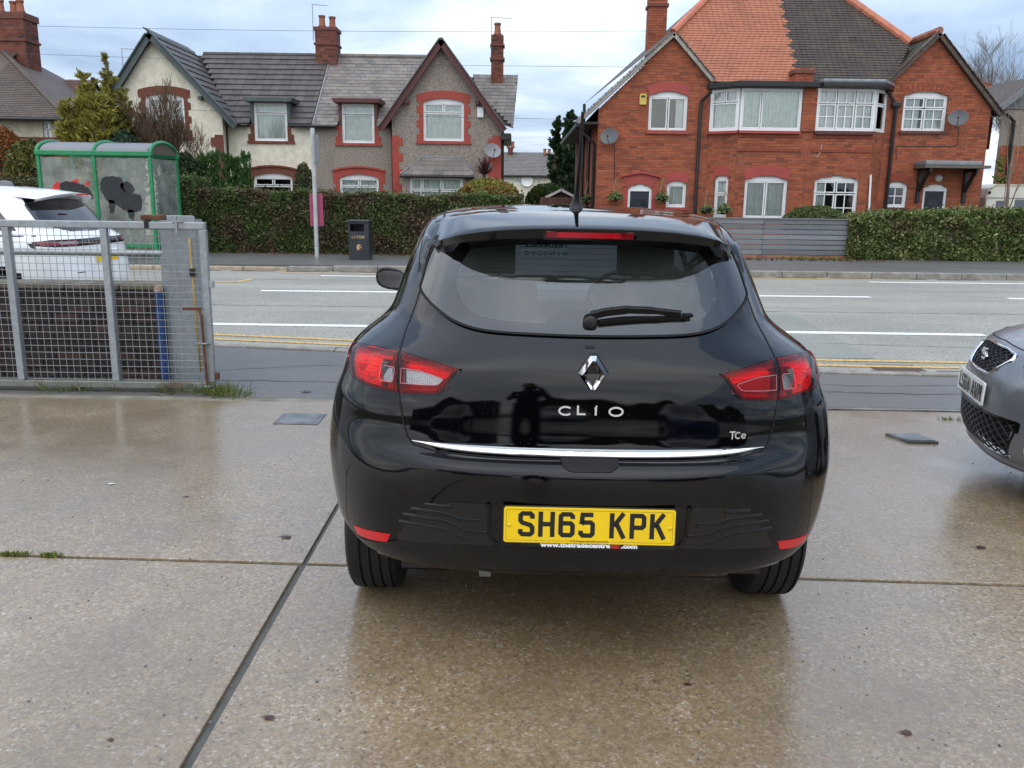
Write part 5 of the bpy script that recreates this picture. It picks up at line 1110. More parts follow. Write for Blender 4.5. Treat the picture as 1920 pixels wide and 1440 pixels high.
# ---------------------------------------------------------------- houses further off
def far_houses():
    Y = 62; h = thing('distant_terrace', 'small distant cream terrace with grey roof seen between the two pairs of houses', 'house', (*at(990, 355, Y)[:1], Y, .1)); D = lambda px, py: at(px, py, Y)
    x0, x1 = D(900, 330)[0], D(1075, 330)[0]; ez = D(980, 329)[1]; rz = at(980, 288, Y + 4)[1]
    ws = [(D(963, 331)[0], D(980, 331)[0], D(970, 345)[1], D(970, 331)[1] - .05), (D(1008, 331)[0], D(1014, 331)[0], D(1010, 346)[1], D(1010, 332)[1] - .05), (D(944, 331)[0], D(952, 331)[0], D(950, 345)[1], D(950, 331)[1] - .05)]
    wall('wall', [(x0, .1), (x1, .1), (x1, ez), (x0, ez)], [arch(*w_) for w_ in ws], Y, CREAM, h)
    for w_ in ws: window(h, *w_, Y, [(0, .49, 0, 1, 1, 1), (.51, 1, 0, 1, 1, 1)] if w_[1] - w_[0] > .5 else [(0, 1, 0, 1, 1, 1)], 0, None, fr=.09)
    rf = MB().add([(x0, Y - .3, ez), (x1, Y - .3, ez), (x1, Y + 4, rz), (x0, Y + 4, rz), (x0, Y + 8, ez), (x1, Y + 8, ez)], [(0, 1, 2, 3), (3, 2, 5, 4)]).build('roof', SLATE, h); ORG[rf.name] = ORG[h.name]
    up = Vector((0, 4.3, rz - ez)); tiles(rf, (0, Y - .3, ez), (1, 0, 0), up.normalized(), [(x0, 0), (x1, 0), (x1, up.length), (x0, up.length)], .4, .3, .02, SLATE, as_parts=False); MB().box(x0, x1, Y + 7.6, Y + 7.8, .1, ez).build('back_wall', CREAM, h)
    for px, w_, ptop in ((957, 9, 276), (1026, 10, 290)):
        a = at(px - w_ / 2, 290, Y + 3.5)[0]; c = at(px + w_ / 2, 290, Y + 3.5)[0]; stack(h, a, c, Y + 3.5, Y + 4.3, rz - 1, at(px, ptop, Y + 3.5)[1], BRICK_D, 2, ((.0, .12),))
    gutter(h, (x0, Y - .3, ez - .05), (x1, Y - .3, ez - .05), .07); MB().lathe([(.001, Y - .12), (.3, Y - .16), (.4, Y - .2), (.38, Y - .16), (.001, Y - .06)], D(988, 339)[0], D(988, 339)[1], 16, 'y').build('satellite_dish', UPVC, h)
    Y = 36; S_ = lambda px, py: at(px, py, Y); h = thing('side_house', 'pebble-dash and brick house with dark downpipe at the right edge, behind the caravan', 'house', (S_(1900, 380)[0], Y, .1))
    xa = S_(1880, 250)[0]; xb = S_(2060, 250)[0]; zt = S_(1890, 205)[1]; zm = S_(1890, 275)[1]; xw = S_(1848, 260)[0]
    wall('wall', [(xa, zm), (xb, zm), (xb, zt), (xa, zt)], [], Y, PEBBLE, h); brick_face(h, [(xa, .1), (xb, .1), (xb, zm), (xa, zm)], [], lambda u, v, w_: (u, Y - w_, v))
    wall('wing_wall', [(xw - 2, .1), (xa, .1), (xa, S_(1870, 272)[1]), (xw - 2, S_(1870, 272)[1])], [arch(S_(1866, 280)[0], S_(1876, 280)[0], S_(1870, 290)[1], S_(1870, 275)[1])], Y + 1.5, m_render('pinkish pebble dash', (.2, .12, .09), (.42, .3, .24), 14, .6), h); window(h, S_(1866, 280)[0], S_(1876, 280)[0], S_(1870, 290)[1], S_(1870, 275)[1], Y + 1.5, [(0, 1, 0, 1, 1, 1)], 0, None)
    ez = S_(1870, 270)[1]; MB().add([(xw - 2, Y + 1.2, ez), (xa, Y + 1.2, ez), (xa, Y + 3.2, S_(1870, 222)[1]), (xw - 2, Y + 3.2, S_(1850, 222)[1])], [(0, 1, 2, 3)]).build('roof', m_tile('red old tile', (.16, .06, .045), (.24, .10, .07)), h)
    a = S_(1866, 206); c = S_(1925, 158); rf = MB().add([(a[0], Y - .3, a[1]), (c[0] + .6, Y - .3, c[1] + .4), (c[0] + .6, Y + 6, c[1] + .4), (a[0], Y + 6, a[1]), (xb + 1, Y - .3, a[1]), (xb + 1, Y + 6, a[1])], [(0, 1, 2, 3), (1, 4, 5, 2)]).build('roof', TILE_BR, h); MB().bar((a[0], Y - .33, a[1]), (c[0] + .6, Y - .33, c[1] + .4), .06, .22).build('barge_board', plain('grey barge board', (.16, .17, .18), .6), h); wall('gable', [(a[0] + .3, a[1]), (xb, a[1]), (c[0] + .6, c[1] + .3)], [], Y, plain('grey boarding', (.14, .15, .16), .7), h)
    pipe(h, [(S_(1880, 216)[0], Y - .3, S_(1880, 216)[1]), (S_(1898, 228)[0], Y - .12, S_(1898, 228)[1]), (S_(1890, 300)[0], Y - .12, .2)], .07); q = S_(1850, 200); stack(h, at(1843, 190, Y + 5)[0], at(1866, 190, Y + 5)[0], Y + 5, Y + 5.8, 4, at(1855, 172, Y + 5)[1], BRICK_R, 2, ())
far_houses()

# ================================================================ gate, wall and street furniture
def m_galv(name='galvanised steel', c1=(.22, .24, .25), c2=(.40, .43, .45), rust=.0):
    m = NT(name); f = m.noise(14, 5, .7); v = m.n('ShaderNodeSeparateColor', {0: m.vor(30, out='Color')}).outputs[0]; base = m.mix(m.math('ADD', m.math('MULTIPLY', f, .7), m.math('MULTIPLY', v, .3)), c1, c2)
    base = m.mix(m.maprange(m.noise(3.3, 6, .7), .62 - rust, .74 - rust, 0, .8), base, (.13, .06, .03)); base = m.mix(m.maprange(m.noise(5, 5, .7, stretch=(1, 1, .3)), .56, .7, 0, .35), base, (.16, .17, .12)); m.bsdf(base, .5, .55, .5, m.bump(f, .15, .005)); return m.m
GALV = m_galv(); RUST = plain('rusty steel', (.12, .05, .028), .8, .2, .5, 12, .4, .5, 60); WALLBR = m_brick('dark wet wall brick', (.060, .030, .022), (.038, .026, .022), (.018, .017, .016), (.012, .012, .010), .6)
YG = 6.46; G = lambda px, py: at(px, py, YG)
def gate():
    t = thing('mesh_gate', 'galvanised steel gate with welded wire mesh at the left of the forecourt', 'gate', (G(395, 735)[0], YG, 0)); zt = G(200, 421)[1]; zbt = G(200, 720)[1]; xr = G(391, 600)[0]; xl = -5.6; s_ = .052
    MB().box(xl, xr + .02, YG - s_ / 2, YG + s_ / 2, zt - s_ / 2, zt + s_ / 2).build('top_rail', GALV, t, bevel=.006); MB().box(xl, xr + .02, YG - s_ / 2, YG + s_ / 2, zbt - s_ / 2, zbt + s_ / 2).build('bottom_rail', m_galv('mossy galvanised steel', (.14, .15, .13), (.28, .29, .26), .06), t, bevel=.006)
    for x in (xr, G(207, 570)[0], G(27, 570)[0], G(27, 570)[0] - (G(207, 570)[0] - G(27, 570)[0]), ): MB().box(x - s_ * .5, x + s_ * .5, YG - s_ * .45, YG + s_ * .45, zbt + s_ / 2 + .001, zt - s_ / 2 - .001).build('stile', GALV, t, bevel=.006)
    b = MB(); x = xr - .03; k = 0
    while x > xl: b.tube([(x, YG + .031, zbt), (x, YG + .031, zt)], .0023, 5, False); x -= .0525
    z = zbt + .03
    while z < zt: b.tube([(xl, YG + .0275, z), (xr, YG + .0275, z)], .0023, 5, False); z += .0525
    b.build('wire_mesh', plain('mesh wire', (.30, .31, .31), .5, .4), t, kind='stuff', smooth=True)
    # drop bolt with its rings, hinge stubs
    xb = xr - .035; b = MB(); b.tube([(xb - .02, YG - .045, G(380, 578)[1]), (xb + .0, YG - .045, G(385, 590)[1]), (xb + .012, YG - .045, .02)], .011, 8); b.build('drop_bolt', RUST, t, smooth='auto'); MB().bar((xb - .14, YG - .04, G(365, 578)[1]), (xb + .0, YG - .04, G(380, 578)[1]), .02, .02).build('bolt_handle', RUST, t)
    for py in (642, 722): z = G(385, py)[1]; b = MB(); n = 14; b.tube([(xb + .012 + .022 * math.cos(2 * math.pi * j / n), YG - .045 + .022 * math.sin(2 * math.pi * j / n), z) for j in range(n + 1)], .006, 6, False); b.bar((xb - .05, YG - .03, z), (xb + .05, YG - .03, z), .02, .008); b.build('bolt_ring', GALV, t, smooth='auto')
    for py, e in ((533, .03), (705, .06)): z = G(402, py)[1]; MB().box(xr + s_ / 2, xr + s_ / 2 + .03, YG - .02, YG + .02, z - .025, z + .025).build('hinge_stub', RUST if py > 600 else GALV, t, bevel=.003)
    z = zt + .025; x0, x1 = G(265, 408)[0], G(304, 408)[0]; MB().box(x0, x1, YG - .02, YG + .09, z + .012, z + .05).build('latch_box', RUST, t, bevel=.006); MB().box(x0 + .03, x0 + .06, YG - .04, YG + .03, z - .05, z + .012).build('latch_catch', BLKPLASTIC, t, bevel=.003)
    b = MB(); xh = G(333, 410)[0]; b.bar((xh, YG - .03, zt + .07), (xh, YG - .03, zt - .06), .014, .02, (0, 1, 0)); b.bar((xh - .03, YG - .03, zt + .03), (xh + .05, YG - .03, zt + .03), .014, .014); b.build('latch_hook', GALV, t, bevel=.002)
gate()
def gate_post():
    Y = 6.72; q = lambda px, py: at(px, py, Y); x0, x1 = q(309, 560)[0], q(377, 600)[0]; zt = q(335, 404)[1]; t = thing('gate_post', 'wide galvanised steel gate post behind the end of the mesh gate', 'post', ((x0 + x1) / 2, Y, 0))
    MB().xz(rrect(x0, x1, .0, zt, .02), Y, Y + .012).build('web', m_galv('dull galvanised plate', (.22, .25, .27), (.36, .39, .41)), t, bevel=.004); MB().box(x0, x0 + .014, Y + .013, Y + .16, 0, zt - .03).build('flange', GALV, t); MB().box(x1 - .014, x1, Y + .013, Y + .16, 0, zt - .03).build('flange', GALV, t)
    t = thing('yellow_rod', 'thin yellow rod with a black clamp strapped beside the gate post', 'rod', (q(372, 700)[0], Y - .03, 0)); a, b_ = q(357, 446), q(379, 695); MB().tube([(a[0], Y - .03, a[1]), (b_[0], Y - .03, b_[1])], .0075, 8).build('rod', plain('yellow paint', (.45, .27, .04), .5, 0, .25, 14), t, smooth=True); c = q(363, 510); MB().box(c[0] - .02, c[0] + .022, Y - .055, Y - .01, c[1] - .03, c[1] + .03).build('clamp', BLKPLASTIC, t, bevel=.006)
    t = thing('blue_pole', 'chipped blue pole standing against the end of the brick wall', 'pole', (q(312, 700)[0], Y - .06, 0)); a = q(303, 545); c = q(316, 712); MB().tube([(a[0], Y - .06, a[1]), (c[0], Y - .06, 0)], .033, 14).build('pole', plain('chipped blue paint', (.010, .045, .15), .45, 0, .35, 16), t, smooth='auto'); MB().tube([(a[0], Y - .06, a[1] + .002), (a[0], Y - .06, a[1] + .05)], [.034, .026], 12).build('pole_top', plain('rusty chipped top', (.35, .25, .18), .8, 0, .5, 30), t, smooth='auto')
gate_post()
def garden_wall():
    Y = 6.95; q = lambda px, py: at(px, py, Y); x1 = q(328, 600)[0]; x0 = -6.4; zt = q(150, 530)[1]; t = thing('brick_wall', 'low dark brick wall with coping behind the mesh gate', 'wall', ((x0 + x1) / 2, Y, 0)); w_ = MB().box(x0, x1 - .004, Y, Y + .22, -.05, zt - .05).build('mortar_core', plain('dark mortar', (.018, .016, .014), .9), t); ORG[w_.name] = ORG[t.name]
    # each brick its own part
    me = {}; z = .0; k = 0
    while z < zt - .06:
        x = x1 - (.0 if k % 2 else .1125)
        first = True
        while x > x0:
            ln = .2125 if not (first and k % 2 == 0) else .2125; a = x - ln + .0; c = min(x, x1); 
            key = round(c - a, 3)
            if key not in me:
                b = MB().box(-key / 2, key / 2, 0, .1, 0, .065); m_ = bpy.data.meshes.new('brick'); m_.from_pydata(b.v, [], b.f); at_ = m_.attributes.new('rnd', 'FLOAT', 'FACE'); at_.data.foreach_set('value', [.5] * 6); me[key] = m_
            o = link('brick', me[key], WALLBR_O, t, Vector(((a + c) / 2, Y - .008 + RN.uniform(-.003, .003), z + .006)) - ORG[t.name]); x = a - .011; first = False
        z += .076; k += 1
    x = x1 + .02
    while x > x0: MB().box(x - .44, x - .006, Y - .03, Y + .25, zt - .05, zt + RN.uniform(-.003, .003)).build('coping_stone', plain('mossy coping', (.13, .115, .085), .85, 0, .45, 6, .4, .4, 60), t, bevel=.01); x -= .445
    t2 = thing('barrier_rail', 'round grey steel barrier rail running above the brick wall', 'rail', (-4.3, Y + .3, 0)); a, c = at(-30, 471, Y + .3), at(318, 474, Y + .3); MB().tube([(a[0] - 2, Y + .3, a[1]), (c[0], Y + .3, a[1])], .027, 12).build('rail', m_galv('grey rail paint', (.26, .28, .28), (.36, .38, .38)), t2, smooth='auto'); MB().tube([(c[0] - .05, Y + .3, 0), (c[0] - .05, Y + .3, a[1])], .027, 10).build('upright', GALV, t2, smooth='auto')
def m_wallbrick():
    m = NT('dark wet brick'); r = m.n('ShaderNodeObjectInfo').outputs['Random']; base = m.ramp(r, [(0, (.012, .011, .010)), (.35, (.022, .015, .013)), (.75, (.040, .021, .016)), (1, (.058, .028, .020))]); base = m.mix(m.maprange(m.noise(4, 5), .52, .68, 0, .5), base, (.03, .034, .016)); m.bsdf(base, .6, 0, .4, m.bump(m.noise(70, 4), .5, .008)); return m.m
WALLBR_O = m_wallbrick(); garden_wall()
# ---------------------------------------------------------------- bus shelter
def shelter():
    YF, YB = 18.75, 20.2; GREEN = plain('green shelter paint', (.012, .20, .075), .4, 0, .2, 6, .5); f = lambda px, py: at(px, py, YF); x0, x1 = f(72, 300)[0], f(281, 300)[0]; xm_ = f(176, 300)[0]; ze = f(200, 292)[1]; zt = ze + .25
    t = thing('bus_shelter', 'green framed bus shelter with curved roof and graffiti-daubed panels', 'bus shelter', ((x0 + x1) / 2, (YF + YB) / 2, .115)); r_ = .035
    for x in (x0, xm_, x1): MB().box(x - r_, x + r_, YF - r_, YF + r_, .11, ze).build('post', GREEN, t, bevel=.006); MB().box(x - r_, x + r_, YB - r_, YB + r_, .11, ze).build('post', GREEN, t, bevel=.006)
    for y in (YF, YB): MB().box(x0 - .06, x1 + .06, y - .055, y + .055, ze + .001, ze + .10).build('eaves_rail', GREEN, t, bevel=.015)
    n = 14; arc = [(YF + (YB - YF) * (1 - math.cos(math.pi * i / n)) / 2, ze + .06 + (zt - ze) * math.sin(math.pi * i / n)) for i in range(n + 1)]
    for x in (x0 - .02, xm_, x1 + .02): MB().tube([(x, y - .0, z + .01) for y, z in arc], .04, 8).build('roof_hoop', GREEN, t, smooth='auto')
    m = NT('smoked roof sheet'); tr = m.n('ShaderNodeBsdfTransparent', {0: (.55, .55, .56, 1)}); df = m.n('ShaderNodeBsdfPrincipled', {'Base Color': (.30, .30, .32, 1), 'Roughness': .25}); mxx = m.n('ShaderNodeMixShader', {0: .62, 1: tr.outputs[0], 2: df.outputs[0]}); m.t.links.new(mxx.outputs[0], m.o.inputs[0])
    for a, c in ((x0, xm_), (xm_, x1)): MB().add([(x, y, z) for y, z in arc for x in (a + .04, c - .04)], [(2 * i, 2 * i + 1, 2 * i + 3, 2 * i + 2) for i in range(n)]).build('roof_sheet', m.m, t, smooth=True)
    g = NT('scuffed shelter glass'); tr = g.n('ShaderNodeBsdfTransparent', {0: (.84, .88, .85, 1)}); df = g.n('ShaderNodeBsdfPrincipled', {'Base Color': (.62, .64, .60, 1), 'Roughness': .3}); hz = g.maprange(g.noise(2.2, 5, .6), .35, .7, .10, .30); mxx = g.n('ShaderNodeMixShader', {0: hz, 1: tr.outputs[0], 2: df.outputs[0]}); g.t.links.new(mxx.outputs[0], g.o.inputs[0])
    for a, c in ((x0, xm_), (xm_, x1)): MB().box(a + .04, c - .04, YF - .005, YF + .005, .42, ze - .04).build('glass_panel', g.m, t); MB().box(a + .036, c - .036, YF - .02, YF + .02, .36, .419).build('lower_rail', GREEN, t)
    MB().box(x1 - .005, x1 + .005, YF + .04, YB - .04, .42, ze - .04).build('glass_panel', g.m, t); MB().box(x0 - .005, x0 + .005, YF + .04, YB - .04, .42, ze - .04).build('glass_panel', g.m, t); MB().box(x1 - .02, x1 + .02, YF + .036, YB - .036, .36, .419).build('lower_rail', GREEN, t)
    MB().add([(x1 + .02, y, z) for y, z in arc] + [(x1 + .02, YB, ze + .06), (x1 + .02, YF, ze + .06)], [tuple(range(n + 3))]).build('end_panel', plain('brown end panel', (.10, .085, .06), .5), t, fixn=False)
    BLKP = plain('black graffiti paint', (.012, .013, .016), .55, 0, .6, 14); REDP = plain('red graffiti paint', (.55, .02, .02), .5)
    def blob(pts, m_, nm='graffiti'): P = [f(*p) for p in pts]; q = []; 
    def blob(pts, m_, nm='graffiti'):
        P = smoothpts([f(*p) for p in pts], 4, True); P = [(x + RN.uniform(-.012, .012), z + RN.uniform(-.02, .02)) for x, z in P]; MB().xz(P, YF - .0075, YF - .0055).build(nm, m_, t)
    blob([(113, 346), (120, 341), (145, 342), (150, 345), (165, 352), (174, 366), (172, 374), (150, 372), (128, 366), (116, 362)], BLKP); blob([(190, 338), (203, 331), (222, 332), (231, 340), (232, 352), (240, 362), (262, 366), (266, 384), (262, 396), (240, 398), (222, 386), (206, 380), (196, 368), (189, 352)], BLKP)
    blob([(226, 346), (240, 340), (252, 352), (248, 362), (232, 358)], BLKP); blob([(205, 376), (216, 378), (214, 396), (207, 400)], BLKP); blob([(240, 394), (252, 396), (250, 412), (243, 408)], BLKP)
    blob([(98, 352), (104, 343), (111, 341), (113, 350), (109, 358), (102, 358)], REDP); blob([(158, 342), (166, 340), (168, 346), (160, 348)], REDP); blob([(132, 338), (146, 336), (148, 341), (130, 341)], REDP)
shelter()
# ---------------------------------------------------------------- bus stop pole, litter bin
def pole():
    Y = 19.85; q = lambda px, py: at(px, py, Y); x = q(594, 470)[0]; zt = q(587, 240)[1]; t = thing('bus_stop_pole', 'tall pale grey pole with a purple backed sign in front of the hedge', 'pole', (x, Y, .115)); MB().tube([(x, Y, .11), (x, Y, zt)], .048, 14).build('pole', plain('grey pole paint', (.42, .43, .43), .45, .2, .12, 4), t, smooth='auto')
    a, b_, z0, z1 = q(580, 400)[0], q(605, 400)[0], q(592, 424)[1], q(592, 362)[1]; MB().xz(rrect(a, b_, z0, z1, .015), Y + .052, Y + .066).build('timetable_sign', plain('purple sign back', (.30, .045, .10), .5, 0, .1, 4), t)
    z0, z1 = q(590, 305)[1], q(590, 252)[1]; MB().box(x + .05, x + .075, Y - .22, Y + .25, z0, z1).build('stop_flag', plain('flag edge', (.30, .30, .31), .5), t)
pole()
def bin_():
    Y = 19.15; q = lambda px, py: at(px, py, Y); x0, x1 = q(654, 470)[0], q(692, 470)[0]; zt = q(675, 417)[1]; zb = .115; D = .46; BK = plain('black bin paint', (.022, .025, .031), .38, 0, .15, 6, .5); GOLD = plain('gold print', (.55, .36, .16), .45, .2); t = thing('litter_bin', 'square black litter bin with gold lettering on the far pavement', 'litter bin', ((x0 + x1) / 2, Y, zb))
    s0, s1 = q(675, 434)[1], q(675, 420)[1]; wx = x1 - x0
    wall('front', [(x0, zb), (x1, zb), (x1, zt), (x0, zt)], [[(x0 + .09 * wx, s0), (x1 - .22 * wx, s0), (x1 - .22 * wx, s1), (x0 + .09 * wx, s1)]], Y, BK, t, .02, .02); b = MB(); b.box(x0, x0 + .02, Y + .021, Y + D, zb, zt); b.box(x1 - .02, x1, Y + .021, Y + D, zb, zt); b.box(x0 + .021, x1 - .021, Y + D - .02, Y + D, zb, zt); b.build('body', BK, t, bevel=.004); MB().box(x0 - .02, x1 + .02, Y - .03, Y + D + .02, zt + .001, zt + .05).build('lid', BK, t, bevel=.015); MB().box(x0 + .03, x1 - .03, Y + .1, Y + .38, zb, s0 - .1).build('liner', plain('bin liner', (.012, .012, .012), .4), t)
    letter_objs('letter', GOLD, t, 'LITTER', x0 + .17 * wx, q(675, 447)[1], .058, lambda u, v, w_: (u, Y - w_, v), .0, .003, wid=.036, gap=.012, stroke=.010); ex, ez = q(673, 464); P = smoothpts([(-.05, .0), (-.035, .055), (.02, .065), (.045, .03), (.01, .03), (-.005, .0), (.015, -.03), (-.02, -.06), (-.045, -.03)], 4, True); MB().xz([(ex + x, ez + z) for x, z in P], Y - .003, Y).build('emblem', GOLD, t); MB().bar((ex - .01, Y - .002, ez - .005), (ex + .07, Y - .002, ez - .005), .004, .014).build('emblem', GOLD, t); MB().box((x0 + x1) / 2 - .002, (x0 + x1) / 2 + .002, Y - .0015, Y, zb + .1, ez - .12).build('door_seam', DARK, t)
bin_()
# ---------------------------------------------------------------- board fence
def fence():
    Y = 21.7; q = lambda px, py: at(px, py, Y); x0, x1 = q(1270, 450)[0], q(1606, 450)[0]; xm_ = q(1430, 450)[0]; zt = q(1450, 411)[1]; zb = q(1450, 478)[1]; t = thing('board_fence', 'grey painted horizontal board fence on a low brick plinth', 'fence', ((x0 + x1) / 2, Y, .115)); n = 7; h = (zt - zb) / n; m = NT('grey fence board'); p = m.pos(True); r = m.n('ShaderNodeObjectInfo').outputs['Random']; g = m.noise(9, 5, .7, stretch=(.18, 1, 3)); base = m.mix(m.maprange(m.math('ADD', m.math('MULTIPLY', g, .6), m.math('MULTIPLY', r, .4)), .2, .8, 0, 1), (.105, .115, .125), (.235, .245, .26)); base = m.mix(m.maprange(m.noise(2.4, 5, .7), .58, .72, 0, .5), base, (.20, .14, .10)); m.bsdf(base, .7, 0, .3, m.bump(g, .3, .01))
    for a, c in ((x0, xm_), (xm_, x1)):
        for k in range(n): e = RN.uniform(-.006, .006); MB().box(a + .004, c - .004, Y + RN.uniform(-.004, .004), Y + .024, zb + k * h + .010, zb + (k + 1) * h - .006).build('board', m.m, t, bevel=.004)
    for x in (x0, xm_, x1 - .05): MB().box(x - .04, x + .04, Y + .026, Y + .11, .11, zt - .02).build('post', plain('fence post wood', (.09, .08, .07), .8), t)
    MB().box(x0, x1, Y - .03, Y + .06, zt + .001, zt + .03).build('capping', plain('fence capping', (.15, .16, .17), .7, 0, .2, 4), t)
    w_ = MB().box(x0, x1, Y - .01, Y + .2, .10, zb - .004).build('plinth', MORTAR, t); ORG[w_.name] = ORG[t.name]; bricks([[(x0, .115), (x1, .115), (x1, zb - .004), (x0, zb - .004)]], lambda u, v, o: (u, Y - .01 - o, v), m_brick('pale fence brick', (.30, .13, .08), (.24, .10, .06), (.16, .08, .05)), w_)
fence()
# ---------------------------------------------------------------- cables overhead
WIRE = plain('overhead cable', (.05, .055, .065), .6)
for i, (a, c, Y0_, Y1_, lab) in enumerate((((-260, 40), (1222, 58), 26, 29.4, 'topmost overhead cable, running to the chimney of the brick house'), ((-260, 88), (1212, 126), 27, 29, 'second overhead cable, crossing behind the cream gable to the brick house'), ((-260, 178), (1090, 224), 28.4, 29.2, 'lowest overhead cable, crossing in front of the pebble-dashed gable'))):
    p, q = at(*a, Y0_), at(*c, Y1_); b = MB(); n = 24; b.tube([(p[0] + (q[0] - p[0]) * k / n, Y0_ + (Y1_ - Y0_) * k / n, p[1] + (q[1] - p[1]) * k / n - .12 * math.sin(math.pi * k / n)) for k in range(n + 1)], .0055, 5, False); props(b.build('overhead_cable', WIRE, smooth=True), lab, 'cable')
# ---------------------------------------------------------------- caravan and shed far off
def caravan():
    Y = 26.6; q = lambda px, py: at(px, py, Y); x0 = q(1848, 380)[0]; x1 = x0 + 3.6; zt = q(1880, 345)[1]; zb = .5; t = thing('caravan', 'old cream touring caravan behind the ivy hedge at the right edge', 'caravan', (x0 + 1.8, Y, .1)); W_ = plain('caravan cream', (.62, .60, .52), .4, 0, .1, 3)
    P = [(x0 + .12, zb), (x1, zb), (x1, zt - .1), (x1 - .2, zt), (x0 + .28, zt), (x0 + .08, zt - .12), (x0, zt - .4), (x0 + .04, zb + .3)]; MB().xz(P, Y, Y + 2).build('body', W_, t, bevel=.05); zw = zb + .35; MB().xz(rrect(q(1866, 390)[0], q(1882, 390)[0], zw, q(1870, 376)[1], .04), Y - .01, Y + .001).build('window', plain('caravan window', (.12, .13, .14), .1), t); MB().xz(rrect(q(1901, 390)[0], q(1930, 390)[0], zw, q(1910, 374)[1], .04), Y - .01, Y + .001).build('window', plain('caravan window', (.1, .1, .1), .1), t); MB().box(x0 + .03, x1, Y - .008, Y - .001, q(1880, 371)[1] - .02, q(1880, 371)[1] + .01).build('trim', plain('grey trim', (.2, .2, .2), .5), t); MB().xz(P[3:6] + [(x0 + .12, zt - .18), (x0 + .30, zt - .06), (x1 - .2, zt - .06)], Y - .012, Y - .001).build('roof_trim', plain('beige trim', (.45, .40, .28), .5), t); wheel(t, 1.2, .15, .3, .17, -1).rotation_euler = (0, 0, rad(90))
    MB().lathe([(.05, Y - .02), (.03, Y - .03), (.001, Y - .03)], q(1855, 361)[0], q(1855, 361)[1], 10, 'y').build('vent', DARK, t)
caravan()
def shed():
    Y = 33; q = lambda px, py: at(px, py, Y); t = thing('garden_shed', 'low dark shed with white trimmed gable in the gap between the houses', 'shed', (q(1050, 370)[0], Y, .1)); x0, x1, xm_ = q(1024, 375)[0], q(1080, 375)[0], q(1052, 360)[0]; ze = q(1030, 371)[1]; zp = q(1052, 356)[1]; MB().xz([(x0, .1), (x1, .1), (x1, ze), (xm_, zp - .05), (x0, ze)], Y, Y + 2.2).build('walls', plain('dark shed wood', (.05, .03, .025), .8), t)
    for a, c in (((x0 - .15, ze - .05), (xm_, zp)), ((xm_, zp), (x1 + .15, ze - .05))): MB().add([(a[0], Y - .15, a[1]), (c[0], Y - .15, c[1]), (c[0], Y + 2.4, c[1]), (a[0], Y + 2.4, a[1])], [(0, 1, 2, 3)]).build('roof', plain('shed felt', (.10, .10, .105), .8), t); MB().bar((a[0], Y - .16, a[1]), (c[0], Y - .16, c[1]), .03, .09).build('barge_board', UPVC, t)
    Y = 27.5; q = lambda px, py: at(px, py, Y); t = thing('garden_fence', 'low brown fence seen over the roof of the black car', 'fence', (q(1045, 380)[0], Y, .1)); a, c = q(1012, 380)[0], q(1098, 380)[0]; zt = q(1040, 370)[1]; n = 16
    for k in range(n): MB().box(a + (c - a) * k / n + .004, a + (c - a) * (k + 1) / n - .004, Y, Y + .02, .1, zt + .01 * (k % 2)).build('board', plain('brown fence board', (.085, .035, .028), .8, 0, .3, 5), t)
shed()

# ================================================================ hedges, shrubs and trees
NR = np.random.RandomState(5)
def m_leaf(name, stops, noise=None, rough=.55, trans=.25):
    """stops: colours over a per-leaf random value; noise: (scale, other colours, low, high) for patches of another growth"""
    m = NT(name); a = m.n('ShaderNodeAttribute', attribute_name='rnd').outputs['Fac']; base = m.ramp(a, stops)
    if noise:
        sc_, st2, lo, hi = noise; base = m.mix(m.maprange(m.noise(sc_, 4, .6), lo, hi, 0, 1), base, m.ramp(a, st2))
    q = m.n('ShaderNodeBsdfPrincipled', {'Base Color': base, 'Roughness': rough, 'Specular IOR Level': .3}); t = m.n('ShaderNodeBsdfTranslucent', {'Color': base})
    mxs = m.n('ShaderNodeMixShader', {0: trans, 1: q.outputs[0], 2: t.outputs[0]}); m.t.links.new(mxs.outputs[0], m.o.inputs[0]); return m.m
def foliage(name, P, size, m, parent, elong=1.6, jitter=.4, kind='stuff', dirs=None, flat=0.):
    """a leaf-sized pointed blade at each of the points P"""
    P = np.asarray(P, float); n = len(P); o0 = ORG.get(parent.name, Vector((0, 0, 0))) if parent else Vector((0, 0, 0)); P = P - np.array(o0)
    d = NR.normal(size=(n, 3)) if dirs is None else np.asarray(dirs) + NR.normal(size=(n, 3)) * .35
    d /= np.linalg.norm(d, axis=1)[:, None] + 1e-9; r = NR.normal(size=(n, 3)); e = np.cross(d, r); e /= np.linalg.norm(e, axis=1)[:, None] + 1e-9
    s_ = size * (1 + jitter * NR.uniform(-1, 1, n))[:, None]; a, b = d * s_ * elong / 2, e * s_ / 2
    V = np.stack([P - a, P + b * .9 - a * .1, P + a, P - b * .9 - a * .1], 1).reshape(-1, 3)
    me = bpy.data.meshes.new(name); me.vertices.add(4 * n); me.vertices.foreach_set('co', V.ravel()); me.loops.add(4 * n); me.loops.foreach_set('vertex_index', np.arange(4 * n)); me.polygons.add(n); me.polygons.foreach_set('loop_start', np.arange(n) * 4)
    me.update(); me.validate(); at_ = me.attributes.new('rnd', 'FLOAT', 'FACE'); at_.data.foreach_set('value', NR.uniform(0, 1, n)); o = link(name, me, m, parent)
    if kind: o['kind'] = kind
    if parent: ORG[o.name] = o0
    return o
def vnoise(x, y, z=0.): return np.sin(x * 1.7 + np.sin(y * 2.3 + z)) * .5 + np.sin(y * 3.1 + x * .9 + z * 1.3) * .3 + np.sin(x * 5.3 - z * 4.1) * .2
TWIG = plain('twig bark', (.075, .052, .036), .85, 0, .3, 20)
